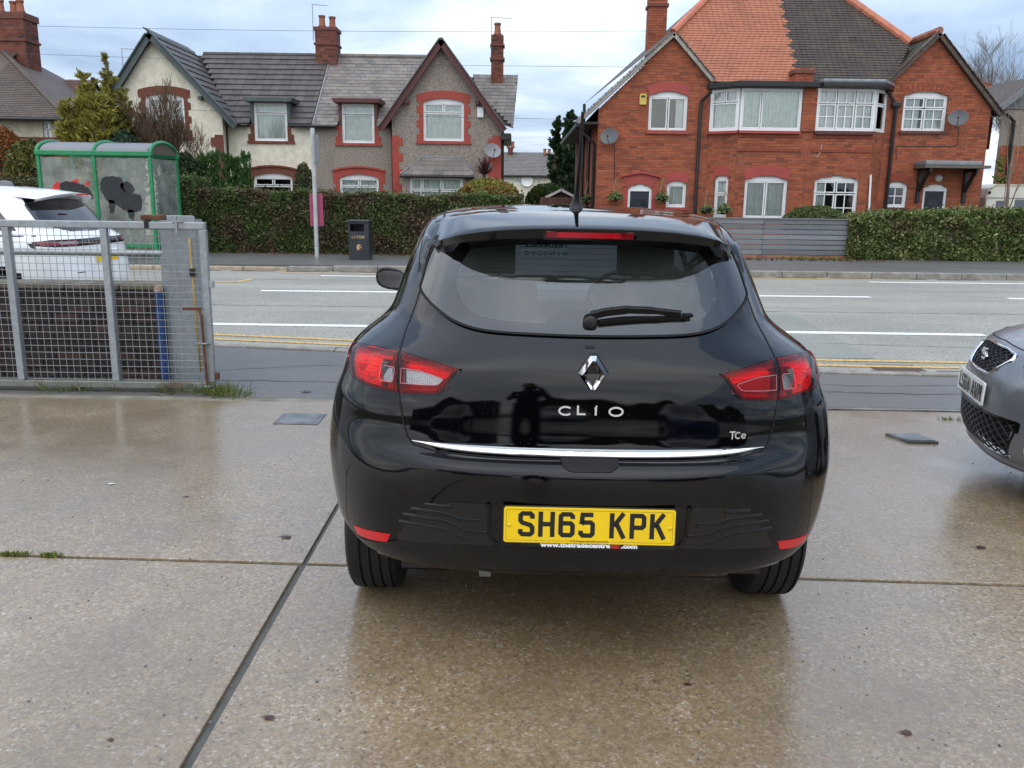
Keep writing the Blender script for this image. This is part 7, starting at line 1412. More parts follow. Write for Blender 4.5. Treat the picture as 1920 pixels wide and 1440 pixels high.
def front_car(label, paint, loc, rot, plate=None, emblem=False, group=None):
    S = Skin(shell(SEA, 4, 20, 18, 30)); car = thing('hatchback', label, 'car', loc, rot); mir = lambda half: half + [(-x, z) for x, z in half[::-1] if x > 1e-6]; AX = (.72, 3.19)
    gr = mir([(0, .712), (.20, .712), (.335, .700), (.365, .672), (.30, .61), (.235, .567), (.20, .560), (0, .556)]); gr = [(x * .80, .640 + (z - .634) * .80) for x, z in gr]; lo = mir([(0, .405), (.50, .408), (.44, .235), (.42, .225), (0, .222)]); hd = [(.405, .665), (.46, .70), (.60, .735), (.74, .762), (.765, .752), (.72, .70), (.62, .640), (.50, .612), (.43, .615)]; fog = [(.57, .42), (.72, .45), (.74, .36), (.66, .25), (.535, .23)]; scr = mir([(0, .965), (.60, .97), (.64, 1.0), (.57, 1.25), (.50, 1.36), (0, 1.40)]); sw = [(.72, 1.04), (.95, 1.27), (1.2, 1.35), (1.8, 1.36), (2.05, 1.27), (2.45, 1.0)]
    for i, c in enumerate(S.cen):
        x, y, z = c; a_ = abs(x)
        if y > 3 and (inpoly(x, z, gr) or inpoly(x, z, lo) or inpoly(a_, z, fog) or inpoly(a_, z, hd)): S.tag[i] = 'hole'
        elif y > 1.9 and z > .96 and inpoly(x, z, scr): S.tag[i] = 'hole'
        elif a_ > .5 and inpoly(y, z, sw): S.tag[i] = 'hole'
        if a_ > .45 and any(math.hypot(y - q, z - .3) < .345 for q in AX): S.tag[i] = 'hole'
    S.emit('body', ('body',), paint, car); S.patch(scr, 'f', .002, 'windscreen', CARGLASS_D, car, .08)
    for ax_ in ('s', 'l'): S.patch([(y, z + (.012 if z > 1.2 else -.012)) for y, z in sw], ax_, .002, 'side_window', CARGLASS_D, car, .08)
    MESHB = plain('black grille mesh', (.012, .012, .013), .3)
    for nm, pl_ in (('upper_grille', gr), ('lower_grille', lo)):
        g = S.patch(pl_, 'f', -.03, nm, DARK, car, .04); b = MB(); zs = [p[1] for p in pl_]; ph = .026; k = 0; z = min(zs) + .008
        while z < max(zs):
            for a, c in spans([pl_], z):
                n = max(2, int((c - a) / .018)); b.tube([(lambda h: h[0] + h[1] * -.008)(S.hit(a + (c - a) * i / n, z + .0065 * (1 if (i + k) % 4 < 2 else -1), 'f')) for i in range(n + 1)], .0042, 4, False)
            z += .0205; k += 2
        b.build('grille_mesh', MESHB, g, smooth=True, kind='stuff')
    S.line(gr, 'f', .011, .004, 'grille_surround', CHROME if emblem else GLOSSBLK, car, closed=True, dome=.006); S.line(lo, 'f', .012, .002, 'grille_edge', GLOSSBLK, car, closed=True)
    for s_ in (-1, 1):
        h_ = S.patch([(s_ * x, z) for x, z in hd], 'f', .004, 'headlamp', LENS_CLEAR, car, .03, .01); S.patch([(s_ * x, z) for x, z in hd], 'f', -.03, 'reflector', plain('headlamp bowl', (.30, .31, .33), .25, .6), h_, .03); q, n = S.hit(s_ * .58, .685, 'f'); MB().lathe([(.001, .0), (.04, -.01), (.05, -.03)], n=18, axis='y').build('projector', GLOSSBLK, h_, smooth=True).location = q - n * .012
        fg = S.patch([(s_ * x, z) for x, z in fog], 'f', -.02, 'fog_pocket', DARK, car, .03); S.line([(s_ * x, z) for x, z in fog], 'f', .010, .002, 'pocket_edge', paint, car, closed=True, dome=.004)
        for a in AX: wheel(car, s_ * .74, a, .30, .2, s_)
    S.line([(x, .195 + .012 * abs(x)) for x in np.linspace(-.72, .72, 40)], 'f', .03, .004, 'splitter', paint, car, dome=.018)
    if plate:
        q, n = S.hit(0, .48, 'f'); po = bpy.data.objects.new('number_plate', None); COL.objects.link(po); po.parent = car
        fn = lambda u, v, w_: (-u, S.hit(-u, v, 'f')[0].y * .35 + (q.y) * .65 + .012 + w_, v); MB().prism(rrect(-.26, .26, .432, .543, .008, 3), fn, -.008, .0).build('plate_face', PLATE_W, po); letter_objs('plate_letter', INK, po, plate, -.2165, .448, .079, fn, .0005, .002)
    if emblem:
        q, n = S.hit(0, .652, 'f'); b = MB(); fn = lambda u, v, w_: (-u * .8, q.y + .006 + w_, .652 + v * .8); 
        strip(b, [(.045, .030), (-.02, .030), (-.05, .012), (-.01, -.002), (.025, -.002)], .016, fn, 0, .012); strip(b, [(-.045, -.030), (.02, -.030), (.05, -.010), (.012, .012), (-.02, .014)], .015, fn, 0, .0125); b.build('emblem', CHROME, car, bevel=.002)
    MB().box(-.70, .70, .35, 3.7, .2, .42).build('underbody', DARK, car); MB().box(-.70, .70, .30, 2.85, .45, .90).build('cabin_tub', DARK, car)
    GAPM = plain('panel gap', (.001, .001, .001), .9); S.line([(x, float(np.interp(abs(x), [0, .36, .60, .76], [.722, .712, .742, .772]))) for x in np.linspace(-.76, .76, 50)], 'f', .007, .001, 'bonnet_gap', GAPM, car); return car
FX, FZ = at(1820, 722, 4.6); th_ = rad(75.5)
front_car('dark grey hatchback, only its front corner showing at the right edge', PAINT_GREY, (FX + math.sin(th_) * 4.05, 4.6 - math.cos(th_) * 4.05, 0), th_, 'LS64 AVM', True).scale = (1, 1, 1.085)

# ---------------------------------------------------------------- the black hatchback: parts
def clio():
    S = clio_skin
    car = thing('hatchback', 'glossy black five-door hatchback seen from behind on wet concrete', 'car', (CARX, CARY, 0))
    car.rotation_euler = (0, CARROLL, CARYAW); ORG[car.name] = Vector((0, 0, 0))
    mir = lambda half: half + [(-x, z) for x, z in half[::-1] if x > 1e-6]
    glass = mir([(0, 1.077), (.177, 1.079), (.335, 1.084), (.430, 1.103), (.498, 1.137), (.540, 1.166), (.561, 1.19), (.556, 1.22), (.545, 1.27), (.529, 1.315), (.50, 1.372), (.3, 1.392), (0, 1.396)])
    clear = [(.0, 1.149), (.166, 1.149), (.22, 1.142), (.29, 1.124), (.345, 1.122), (.38, 1.132), (.412, 1.158), (.434, 1.197), (.434, 1.24), (.415, 1.29), (.37, 1.345), (.32, 1.366), (0, 1.37), (-.32, 1.366), (-.37, 1.345), (-.415, 1.285),
             (-.434, 1.235), (-.428, 1.19), (-.405, 1.157), (-.37, 1.131), (-.30, 1.115), (-.22, 1.112), (-.145, 1.111), (-.118, 1.125), (-.095, 1.143), (-.07, 1.149)]
    shut = [(0, .7215), (.30, .7225), (.47, .727), (.545, .738), (.568, .762), (.580, .80), (.592, .86), (.599, .92), (.603, .97), (.6045, 1.02), (.599, 1.065), (.585, 1.11), (.573, 1.15), (.563, 1.19)]
    gate_poly = mir(shut + [(.54, 1.32), (.50, 1.40), (0, 1.42)])
    l_out = smoothpts([(.6085, 1.0105), (.66, 1.0115), (.72, 1.009), (.77, 1.003), (.797, .992), (.806, .965), (.800, .935), (.782, .913), (.750, .902), (.70, .896), (.64, .8935), (.6005, .8935)], 3)
    l_in = [(.5995, 1.0095), (.555, 1.0055), (.512, .9995), (.455, .9895), (.415, .9815), (.409, .978), (.414, .970), (.437, .944), (.455, .915), (.466, .904), (.480, .8985), (.51, .896), (.592, .8925)]
    scr = mir([(0, 1.0), (.52, 1.005), (.60, 1.02), (.60, 1.08), (.56, 1.25), (.51, 1.37), (.3, 1.405), (0, 1.408)])
    sw1 = [(.83, 1.13), (.97, 1.32), (1.1, 1.365), (1.3, 1.385), (1.57, 1.392), (1.57, 1.095), (1.1, 1.085)]
    sw2 = [(1.64, 1.095), (1.64, 1.392), (1.85, 1.385), (2.02, 1.36), (2.2, 1.28), (2.48, 1.10)]
    AX = (.73, 3.30); inner = [(a * .99, 1.235 + (b - 1.235) * .96) for a, b in glass]
    for i, c in enumerate(S.cen):
        x, y, z = c; ax_ = abs(x)
        if y < 1.2 and inpoly(x, z, glass): S.tag[i] = 'hole' if inpoly(x, z, inner) else 'tailgate'
        elif y < .6 and (inpoly(ax_, z, l_out) or inpoly(ax_, z, l_in)): S.tag[i] = 'hole'
        elif y < 1. and z < .7218 and z < 1.2: S.tag[i] = 'bumper'
        elif y < 1.2 and inpoly(x, z, gate_poly): S.tag[i] = 'tailgate'
        elif y > 1.9 and inpoly(x, z, scr) and z > 1.0: S.tag[i] = 'hole'
        elif ax_ > .5 and (inpoly(y, z, sw1) or inpoly(y, z, sw2)): S.tag[i] = 'hole'
        if ax_ > .45 and S.tag[i] in ('body', 'bumper'):
            for a in AX:
                if (y - a) ** 2 + (z - .30) ** 2 < .345 ** 2: S.tag[i] = 'hole'
    S.emit('body', ('body',), PAINT_BLACK, car); S.emit('bumper', ('bumper',), PAINT_BLACK, car)
    tg = S.emit('tailgate', ('tailgate', 'frit'), PAINT_BLACK, car)
    def radial(poly, c, n=200):
        """where rays from c leave the outline"""
        o = []
        for k in range(n):
            q = 2 * math.pi * k / n; d = Vector((math.cos(q), math.sin(q) * .35)); best = 0
            for i in range(len(poly)):
                p, e = Vector(poly[i]) - Vector(c), Vector(poly[(i + 1) % len(poly)]) - Vector(poly[i]); den = d.x * e.y - d.y * e.x
                if abs(den) < 1e-12: continue
                t = (p.x * e.y - p.y * e.x) / den; u = (p.x * d.y - p.y * d.x) / den
                if t > 0 and -1e-9 <= u <= 1 + 1e-9: best = max(best, t)
            o.append(Vector(c) + d * best)
        return o
    def loft(rings, off, name, m, parent, rim=0.):
        P = []; Nn = []; F = []; n = len(rings[0])
        for rg in rings:
            for p in rg: q, nn = S.hit(p[0], p[1], 'r'); P.append(q + nn * off); Nn.append(nn)
        for k in range(len(rings) - 1):
            for j in range(n): F.append((k * n + j, k * n + (j + 1) % n, (k + 1) * n + (j + 1) % n, (k + 1) * n + j))
        if rim:
            k = len(P); P += [P[j] - Nn[j] * rim for j in range(n)]; F += [(j, (j + 1) % n, k + (j + 1) % n, k + j) for j in range(n)]
        me = bpy.data.meshes.new(name); me.from_pydata([tuple(p) for p in P], [], F); bm_ = bmesh.new(); bm_.from_mesh(me); bmesh.ops.recalc_face_normals(bm_, faces=bm_.faces)
        f0 = max(bm_.faces, key=lambda f: f.calc_area())
        if f0.normal.y > 0: bmesh.ops.reverse_faces(bm_, faces=bm_.faces)
        bm_.to_mesh(me); bm_.free(); me.shade_smooth(); 
        if rim: me.set_sharp_from_angle(angle=rad(50))
        return link(name, me, m, parent)
    GC = (0, 1.24); go_, gi_ = radial(smoothpts(glass, 6, True), GC), radial(smoothpts(clear, 4, True), GC)
    rw = loft([[a_.lerp(b_, t) for a_, b_ in zip(go_, gi_)] for t in (0, .15, .3, .45, .6, .75, .9, 1.)], .004, 'rear_window', FRIT, car, .008)
    loft([[Vector(GC).lerp(b_, t) for b_ in gi_] for t in (.9995, .9, .8, .68, .55, .4, .25, .1, .01)], .0036, 'pane', DUSTGLASS, rw)
    hl = MB()
    for k in range(11):
        z = 1.155 + k * .0185; P = [S.hit(x, z, 'r') for x in np.linspace(-.40, .40, 24)]; hl.tube([p - n * .0015 for p, n in P], .0007, 3, False)
    hl.build('heater_lines', plain('heater line', (.10, .05, .03), .6), rw)
    for sgn in (-1, 1):
        S.patch([(sgn * x, z) for x, z in sw1], 's' if sgn > 0 else 'l', .0, 'side_window', CARGLASS_D, car, .08) if 0 else None
        for sw in (sw1, sw2):
            cx, cz = sum(p[0] for p in sw) / len(sw), sum(p[1] for p in sw) / len(sw)
            S.patch([(cx + (y - cx) * 1.03, cz + (z - cz) * 1.06) for y, z in sw], 's' if sgn > 0 else 'l', .002, 'side_window', CARGLASS, car, .08)
    S.patch([(x * 1.02, 1.2 + (z - 1.2) * 1.02) for x, z in scr], 'f', .002, 'windscreen', CARGLASS, car, .08)
    # shut lines
    GAP = plain('panel gap', (.001, .001, .001), .9)
    for s_ in (-1, 1): S.line([(s_ * x, z) for x, z in shut], 'r', .0055, .0012, 'shut_line', GAP, tg)
    S.line([(p.x, p.y) for p in go_ if p.y < 1.33], 'r', .010, .0055, 'window_seal', GAP, rw) if 0 else S.line([(p.x, p.y - .001) for p in go_], 'r', .009, .0058, 'window_seal', GAP, rw, closed=True)
    # tail lamps
    for s_ in (-1, 1):
        for nm, lp in (('outer', l_out), ('inner', l_in)):
            P = [(s_ * x, z) for x, z in lp]; cx, cz = sum(p[0] for p in P) / len(P), sum(p[1] for p in P) / len(P)
            sc = lambda k: [(cx + (x - cx) * k, cz + (z - cz) * k) for x, z in P]
            if nm == 'outer': cl = [(s_ * (x + (.004 if z < .94 else 0)), z) for x, z in rrect(.612, .660, .921, .966, .008)]
            else: cl = [(s_ * x, z) for x, z in [(.590, .966), (.53, .964), (.50, .958), (.458, .947), (.455, .943), (.468, .929), (.480, .926), (.54, .923), (.590, .922)]]
            la = S.patch(P, 'r', .005, 'tail_lamp', LENS_RED, car, .014, .012, holes=(cl,) if (s_ < 0 or nm == 'outer') else ())
            S.patch(sc(1.03), 'r', -.022, 'reflector', REFLECTOR, la, .02, .0)
            S.line(P, 'r', .006, .003, 'lamp_seal', GLOSSBLK, la, closed=True)
            S.line([p for p in sc(.9)], 'r', .012, .0, 'lamp_rim', plain('dark red lamp rim', (.10, .001, .003), .2), la, closed=True, dome=.0)
            (s_ < 0 or nm == 'outer') and S.patch(cl, 'r', .0045, 'reversing_lens', LENS_CLEAR, la, .015)
            cgx, cgz = sum(p[0] for p in cl) / len(cl), sum(p[1] for p in cl) / len(cl); S.patch([(cgx + (x - cgx) * 1.14, cgz + (z - cgz) * 1.2) for x, z in cl], 'r', -.004, 'lamp_grid', REFL_GRID, la, .015, .014)
            S.line(cl, 'r', .0022, .0072, 'lamp_trim', plain('pale lamp trim', (.40, .16, .17), .2, .3), la, closed=True)
            if nm == 'outer':
                for bx, bz, br in ((.735, .955, .030), (.700, .925, .022)):
                    q, n = S.hit(s_ * bx, bz, 'r'); MB().lathe([(.001, -.004), (br * .6, .004), (br, .016), (br, .02)], n=20, axis='y').build('bulb_bowl', REFLECTOR, la, smooth='auto').location = q - n * .012 + Vector((0, .012, 0))
        # dark gloss pocket under the lamp
        S.patch([(s_ * x, z) for x, z in [(.600, .888), (.52, .889), (.485, .890), (.470, .893), (.488, .876), (.52, .869), (.600, .867)]], 'r', .0012, 'lamp_pocket', GLOSSBLK, tg, .03)
        # fin beside the window
        S.patch([(s_ * x, z) for x, z in [(.5645, 1.192), (.556, 1.25), (.545, 1.30), (.528, 1.345), (.565, 1.368), (.580, 1.34), (.582, 1.28), (.574, 1.22)]], 'r', .003, 'window_fin', GLOSSBLK, car, .012, .01, bulge=.016)
        # bumper reflector, vent and its ribs
        S.patch([(s_ * x, z) for x, z in [(.624, .4345), (.69, .424), (.762, .4135), (.752, .385), (.70, .389), (.636, .4025)]], 'r', .003, 'reflector', REDREFL, car, .02, .006)
        vent = [(.315, .588), (.415, .584), (.470, .570), (.520, .546), (.566, .490), (.607, .422), (.56, .424), (.42, .438), (.288, .446), (.300, .49)]
        vt = S.patch([(s_ * x, z) for x, z in vent], 'r', .0015, 'vent_panel', BLKPLASTIC, car, .03)
        for r_ in ([(.42, .566), (.505, .562)], [(.335, .5265), (.40, .527), (.455, .541), (.55, .5405)], [(.31, .486), (.37, .488), (.43, .510), (.49, .517), (.578, .5155)], [(.372, .459), (.41, .468), (.45, .484), (.52, .490), (.592, .4875)]):
            S.line([(s_ * x, z) for x, z in smoothpts(r_, 6)], 'r', .017, .0, 'rib', GLOSSBLK, vt, dome=.007)
    # chrome strip
    top = [(x, .7525 - .004 * (1 - (x / .55) ** 2)) for x in np.linspace(-.552, .552, 40)]
    P, V, F = [], [], []
    for x, z in top:
        t = 1 - min(1, abs(x) / .552) ** 6; hgt = .0205 * max(.02, t) ** .7
        q0, n = S.hit(x, z, 'r'); q1, n1 = S.hit(x, z - hgt, 'r'); o = Vector((0, -1, 0))
        V += [q0 + o * .002, q0 + o * .009 + Vector((0, 0, -.004 * t)), q0.lerp(q1, .5) + o * .016 * t, Vector((q1.x, min(q1.y, q0.y), q1.z)) + o * .012 * t, q1 + o * .0]
    for i in range(len(top) - 1):
        for j in range(4): F.append((5 * i + j, 5 * i + j + 1, 5 * i + j + 6, 5 * i + j + 5))
    MB().add(V, F).build('chrome_strip', CHROME, car, smooth=True)
    S.patch([(.09, .7275), (.084, .712), (.066, .700), (.05, .698), (-.05, .698), (-.066, .700), (-.084, .712), (-.09, .7275)], 'r', .003, 'release_recess', DARK, tg, .008)
    # badge
    q, n = S.hit(.006, .978, 'r'); yb = q.y - .013
    o_ = [(-.0095, .0565), (.0095, .0565), (.046, 0), (.0095, -.0565), (-.0095, -.0565), (-.046, 0)]; i_ = [(0, .030), (0, .030), (.0185, 0), (0, -.030), (0, -.030), (-.0185, 0)]
    b = MB(); bd = [(.006 + x, yb + .012, .977 + z) for x, z in o_]; rg = [(.006 + x * .56 + ix * .44, yb - .012, .977 + z * .56 + iz * .44) for (x, z), (ix, iz) in zip(o_, i_)]; inn = [(.006 + x, yb + .010, .977 + z) for x, z in i_]
    for k in range(6):
        j = (k + 1) % 6
        b.add([bd[k], bd[j], rg[j], rg[k]], [(0, 1, 2, 3)]); b.add([rg[k], rg[j], inn[j], inn[k]], [(0, 1, 2, 3)])
    bo = b.build('diamond_badge', CHROME, tg); bo.rotation_euler = (0, 0, 0)
    MB().xz([(.006 + x * 1.12, .977 + z * 1.10) for x, z in o_], yb + .0125, yb + .03).build('badge_base', GLOSSBLK, tg, bevel=.004)
    # CLIO and TCe
    b = MB(); fz = lambda u, v, w_: (u, S.hit(u, .866 if v > .83 else .792, 'r')[0].y - w_, v); e0, e1 = -.003, .006
    ell = lambda cx, cz, a, c, q0, q1: [(cx + a * math.cos(rad(q0 + (q1 - q0) * i / 22)), cz + c * math.sin(rad(q0 + (q1 - q0) * i / 22))) for i in range(23)]
    strip(b, ell(-.076, .866, .0195, .0125, 42, 318), .0055, fz, e0, e1); b.build('model_letter', CHROME, tg); b = MB()
    strip(b, [(-.0385, .8835), (-.0385, .8565), (-.015, .8565)], .0058, fz, e0, e1); b.build('model_letter', CHROME, tg); b = MB()
    strip(b, [(.0165, .8535), (.0165, .8765)], .0062, fz, e0, e1); strip(b, [(.0132, .8735), (.0196, .884)], .0045, fz, e0, e1 + .0004); b.build('model_letter', CHROME, tg); b = MB()
    strip(b, ell(.0785, .866, .0205, .0128, 0, 360), .0055, fz, e0, e1)
    b.build('model_letter', CHROME, tg)
    b = MB(); strip(b, [(.436, .8035), (.455, .8035)], .0042, fz, e0, .004); strip(b, [(.4455, .8015), (.4455, .780)], .0042, fz, e0, .0042)
    strip(b, ell(.464, .7915, .0085, .0095, 45, 315), .004, fz, e0, .004); strip(b, ell(.483, .7885, .0068, .0068, 5, 325), .0036, fz, e0, .004); strip(b, [(.4765, .7885), (.489, .7885)], .0028, fz, e0, .0036)
    b.build('engine_lettering', CHROME, tg)
    # plate, holder and its pocket
    yp = .004; pk = MB()
    S.patch(rrect(-.302, .302, .444, .592, .03), 'r', .001, 'plate_pocket', GLOSSBLK, car, .03)
    S.line([(x, z) for x, z in smoothpts([(-.306, .590), (-.304, .50), (-.292, .463), (-.255, .445), (-.1, .441), (.1, .441), (.255, .445), (.292, .463), (.304, .50), (.306, .590)], 5)], 'r', .016, .0, 'pocket_lip', PAINT_BLACK, car, dome=.010)
    pl = bpy.data.objects.new('number_plate', None); COL.objects.link(pl); pl.parent = car; pl.location = (.001, yp - .014, .477); pl.rotation_euler = (rad(-4), rad(.25), 0)
    MB().xz(rrect(-.266, .266, -.016, .115, .01), .006, .012).build('plate_holder', GLOSSBLK, pl, bevel=.002)
    MB().xz(rrect(-.26, .26, 0, .111, .008), .001, .006).build('plate_face', PLATE_Y, pl, bevel=.001)
    b = MB(); strip(b, rrect(-.2525, .2525, .0075, .1035, .007) + [rrect(-.2525, .2525, .0075, .1035, .007)[0]], .0012, lambda u, v, w_: (u, w_, v), .0008, .0012); b.build('plate_border', plain('thin brown print', (.18, .11, .01), .4), pl)
    letter_objs('plate_letter', INK, pl, 'SH65 KPK', -.2165, .0195, .079, lambda u, v, w_: (u, w_, v), .0003, .0012)
    vs, fs = fontmesh('THE TRADE CENTRE UK 01978', .0085); MB().add([(x, .0005 - z, y + .0045) for x, y, z in vs], fs).build('plate_small_print', plain('brown print', (.16, .10, .01), .4), pl, fixn=False)
    x = -.146
    for t, mm in (('www.thetradecentre', WHITE_INK), ('uk', RED_INK), ('.com', WHITE_INK)):
        vs, fs = fontmesh(t, .0195, bold=.0011, align='LEFT', sx=1.28); mxv = max(v[0] for v in vs)
        MB().add([(x + a, .0055 - c, -.0125 + d) for a, d, c in vs], fs).build('dealer_lettering', mm, pl, fixn=False); x += mxv + .0022
    for sx in (-.244, .244): MB().lathe([(.0055, 0), (.0045, -.003), (.001, -.004)], sx, .055, 14, 'y').build('plate_screw', PLATE_Y, pl, smooth=True)
    # spoiler with the high brake lamp
    lipx = [0, .09, .18, .27, .36, .43, .49, .535]; lipy = [.335, .336, .342, .352, .378, .425, .51, .625]; lipz = [1.407, 1.4065, 1.404, 1.399, 1.389, 1.376, 1.357, 1.336]
    V, F = [], []; xs = np.concatenate([-np.linspace(0, .535, 22)[::-1][:-1], np.linspace(0, .535, 22)]); PT = 9
    for x in xs:
        a = abs(x); yl, zl = np.interp(a, lipx, lipy), np.interp(a, lipx, lipz)
        ya = .80 + .0 * a; p0, n0 = S.hit(x, ya, 't'); p1, n1 = S.hit(x, max(yl + .2, .66 + .03 * a), 't')
        y1 = max(yl + .17, .60); p1 = Vector((x, y1, min(zl + (p0.z - zl) * .72 + .006, p0.z - .002)))
        g, _ = S.hit(x, zl - .058, 'r')
        V += [p0 + n0 * -.004, p0 + n0 * .003, p0.lerp(p1, .5) + Vector((0, 0, .004)), p1 + Vector((0, 0, .001)), Vector((x, yl + .05, zl + .0135)), Vector((x, yl + .006, zl + .004)), Vector((x, yl, zl)), Vector((x, yl + .012, zl - .034 + .01 * (a / .535))), Vector((x, g.y + .01, zl - .058))]
    nx = len(xs)
    for i in range(nx - 1):
        for j in range(PT - 1): F.append((i * PT + j, (i + 1) * PT + j, (i + 1) * PT + j + 1, i * PT + j + 1))
    F += [tuple(range(PT)), tuple((nx - 1) * PT + j for j in range(PT))[::-1]]
    sp_ = MB().add(V, F).build('spoiler', PAINT_BLACK, car, smooth='auto')
    yl = .34
    MB().xz(rrect(-.141, .141, 1.3755, 1.3985, .004), yl + .001, yl + .03).build('high_brake_lamp', plain('deep red brake lens', (.14, .003, .006), .08, 0, .3, 60), sp_, bevel=.002)
    MB().xz(rrect(-.105, .098, 1.3785, 1.3955, .003), yl - .001, yl + .01).build('lamp_bar', plain('bright red brake lens', (.34, .004, .01), .1, 0, .1, 60), sp_)
    MB().xz(rrect(-.15, .15, 1.370, 1.4025, .006), yl + .006, yl + .03).build('lamp_bezel', GLOSSBLK, sp_)
    # wiper
    q, n = S.hit(.004, 1.122, 'r')
    wp = MB(); wp.lathe([(.024, q.y + .01), (.024, q.y - .025), (.017, q.y - .034), (.001, q.y - .036)], .004, 1.120, 24, 'y')
    def on(x, z, o): p, n = S.hit(x, z, 'r'); return p + n * o
    arm = [on(.004, 1.122, .026), on(.05, 1.131, .030), on(.12, 1.139, .030), on(.2, 1.139, .027), on(.29, 1.133, .022)]
    for a, c, w1 in zip(arm[:-1], arm[1:], (.026, .026, .022, .018)): wp.bar(a, c + (c - a) * .02, .014, w1, (0, -.5, 1))
    wo = wp.build('rear_wiper', BLKPLASTIC, car, smooth='auto', bevel=.002)
    b = MB(); 
    bl = [on(x, z, .012) for x, z in ((.03, 1.111), (.12, 1.119), (.22, 1.124), (.315, 1.127))]
    for a, c in zip(bl[:-1], bl[1:]): b.bar(a, c, .012, .013, (0, -.5, 1))
    b.bar(on(.30, 1.131, .016), on(.332, 1.131, .016), .012, .010, (0, -.5, 1)); b.build('wiper_blade', BLKPLASTIC, wo)
    # washer nozzle and camera slot above the badge
    S.patch(rrect(-.016, .016, 1.046, 1.053, .003), 'r', .0015, 'release_button', DARK, tg, .01)
    # aerial
    q, n = S.hit(-.006, .93, 't'); b = MB(); c = q
    pr = [(c + Vector((0, 0, -.005)), .028), (c + Vector((0, 0, .012)), .025), (c + Vector((0, -.008, .03)), .016), (c + Vector((0, -.02, .055)), .010), (c + Vector((.001, -.035, .085)), .008), (c + Vector((.002, -.07, .16)), .0065), (c + Vector((.003, -.12, .30)), .006), (c + Vector((.003, -.134, .345)), .006)]
    b.tube([p for p, r in pr], [r for p, r in pr], 14); b.build('aerial', BLKPLASTIC, car, smooth='auto')
    # roof ditches
    for s_ in (-1, 1):
        S.line([(s_ * .505, .80), (s_ * .525, 1.1), (s_ * .53, 1.5), (s_ * .52, 1.95)], 't', .008, .001, 'roof_ditch', GAP, car, step=.04)
    # mirrors
    for s_ in (-1, 1):
        b = MB(); n = 18
        for k, (yy, sc_) in enumerate(((-.005, .92), (.0, 1.), (.03, 1.02), (.08, .85), (.11, .45), (.118, .05))):
            for j in range(n):
                q = 2 * math.pi * j / n; ex = abs(math.cos(q)) ** .7 * (1 if math.cos(q) > 0 else -1); ez = abs(math.sin(q)) ** .75 * (1 if math.sin(q) > 0 else -1)
                b.v.append((s_ * (.93 + .09 * ex * sc_ ), 2.40 + yy, 1.040 + (.060 * ez + (.012 * ex)) * sc_))
        for k in range(5):
            for j in range(n): b.f.append((k * n + j, k * n + (j + 1) % n, (k + 1) * n + (j + 1) % n, (k + 1) * n + j))
        b.f.append(tuple(range(n))); b.bar((s_ * .75, 2.45, 1.0), (s_ * .88, 2.45, 1.02), .05, .045)
        mo = b.build('door_mirror', PAINT_BLACK, car, smooth='auto')
        b = MB(); b.add([(s_ * (.93 + .076 * abs(math.cos(2 * math.pi * j / 18)) ** .7 * (1 if math.cos(2 * math.pi * j / 18) > 0 else -1)), 2.392, 1.040 + .047 * abs(math.sin(2 * math.pi * j / 18)) ** .75 * (1 if math.sin(2 * math.pi * j / 18) > 0 else -1) + .009 * math.cos(2 * math.pi * j / 18)) for j in range(18)], [tuple(range(18))])
        b.build('mirror_glass', plain('mirror glass', (.16, .17, .18), .02, 1., .01), mo)
    # wheels, underside, exhaust
    for s_ in (-1, 1):
        for a in AX: wheel(car, s_ * .742, a, .300, .19, s_)
        for a in AX:
            b = MB()
            b.lathe([(.338, s_ * .80), (.338, s_ * .46), (.05, s_ * .46)], a, .30, 28, 'x')
            b.v = [v if v[2] > .44 else (v[0], v[1], .44) for v in b.v]; b.build('wheel_well', DARK, car)
    b = MB(); b.box(-.50, .50, .45, 3.85, .22, .40); b.box(-.78, .78, 1.05, 2.85, .20, .42); b.box(-.60, .60, .22, .46, .285, .44); b.build('underbody', BLKPLASTIC, car)
    b = MB(); b.box(-.335, -.298, .09, .13, .318, .345); b.build('tow_cover', plain('grey exhaust tip', (.12, .12, .11), .45, .6), car)
    b = MB(); b.tube([(-.35, .30, .30), (-.35, .7, .30)], .03, 12); b.build('exhaust', plain('dull steel', (.15, .15, .15), .5, .8), car, smooth='auto')
    # cabin
    cb_ = MB(); cb_.box(-.70, .70, .30, 2.95, .42, .62); cb_.box(-.66, .66, .24, .36, .42, .98); cb_.box(-.74, -.66, .5, 2.9, .42, 1.03); cb_.box(.66, .74, .5, 2.9, .42, 1.03); cb_.build('cabin_tub', INTERG, car)
    MB().box(-.56, .56, .28, .86, .985, 1.0).build('parcel_shelf', INTER, car, bevel=.006)
    b = MB(); b.yz([(2.55, .6), (2.50, .92), (2.58, .99), (2.98, .985), (2.98, .6)], -.68, .68); b.build('dashboard', INTERG, car, bevel=.02)
    b = MB(); n = 24; b.tube([(.36 + .185 * math.cos(2 * math.pi * j / n), 2.32 + .07 * math.sin(2 * math.pi * j / n), .93 + .175 * math.sin(2 * math.pi * j / n)) for j in range(n + 1)], .014, 8, False); b.bar((.19, 2.33, .92), (.53, 2.33, .92), .03, .03); b.bar((.36, 2.33, .92), (.36, 2.55, .88), .06, .06); b.build('steering_wheel', BLKPLASTIC, car, smooth='auto')
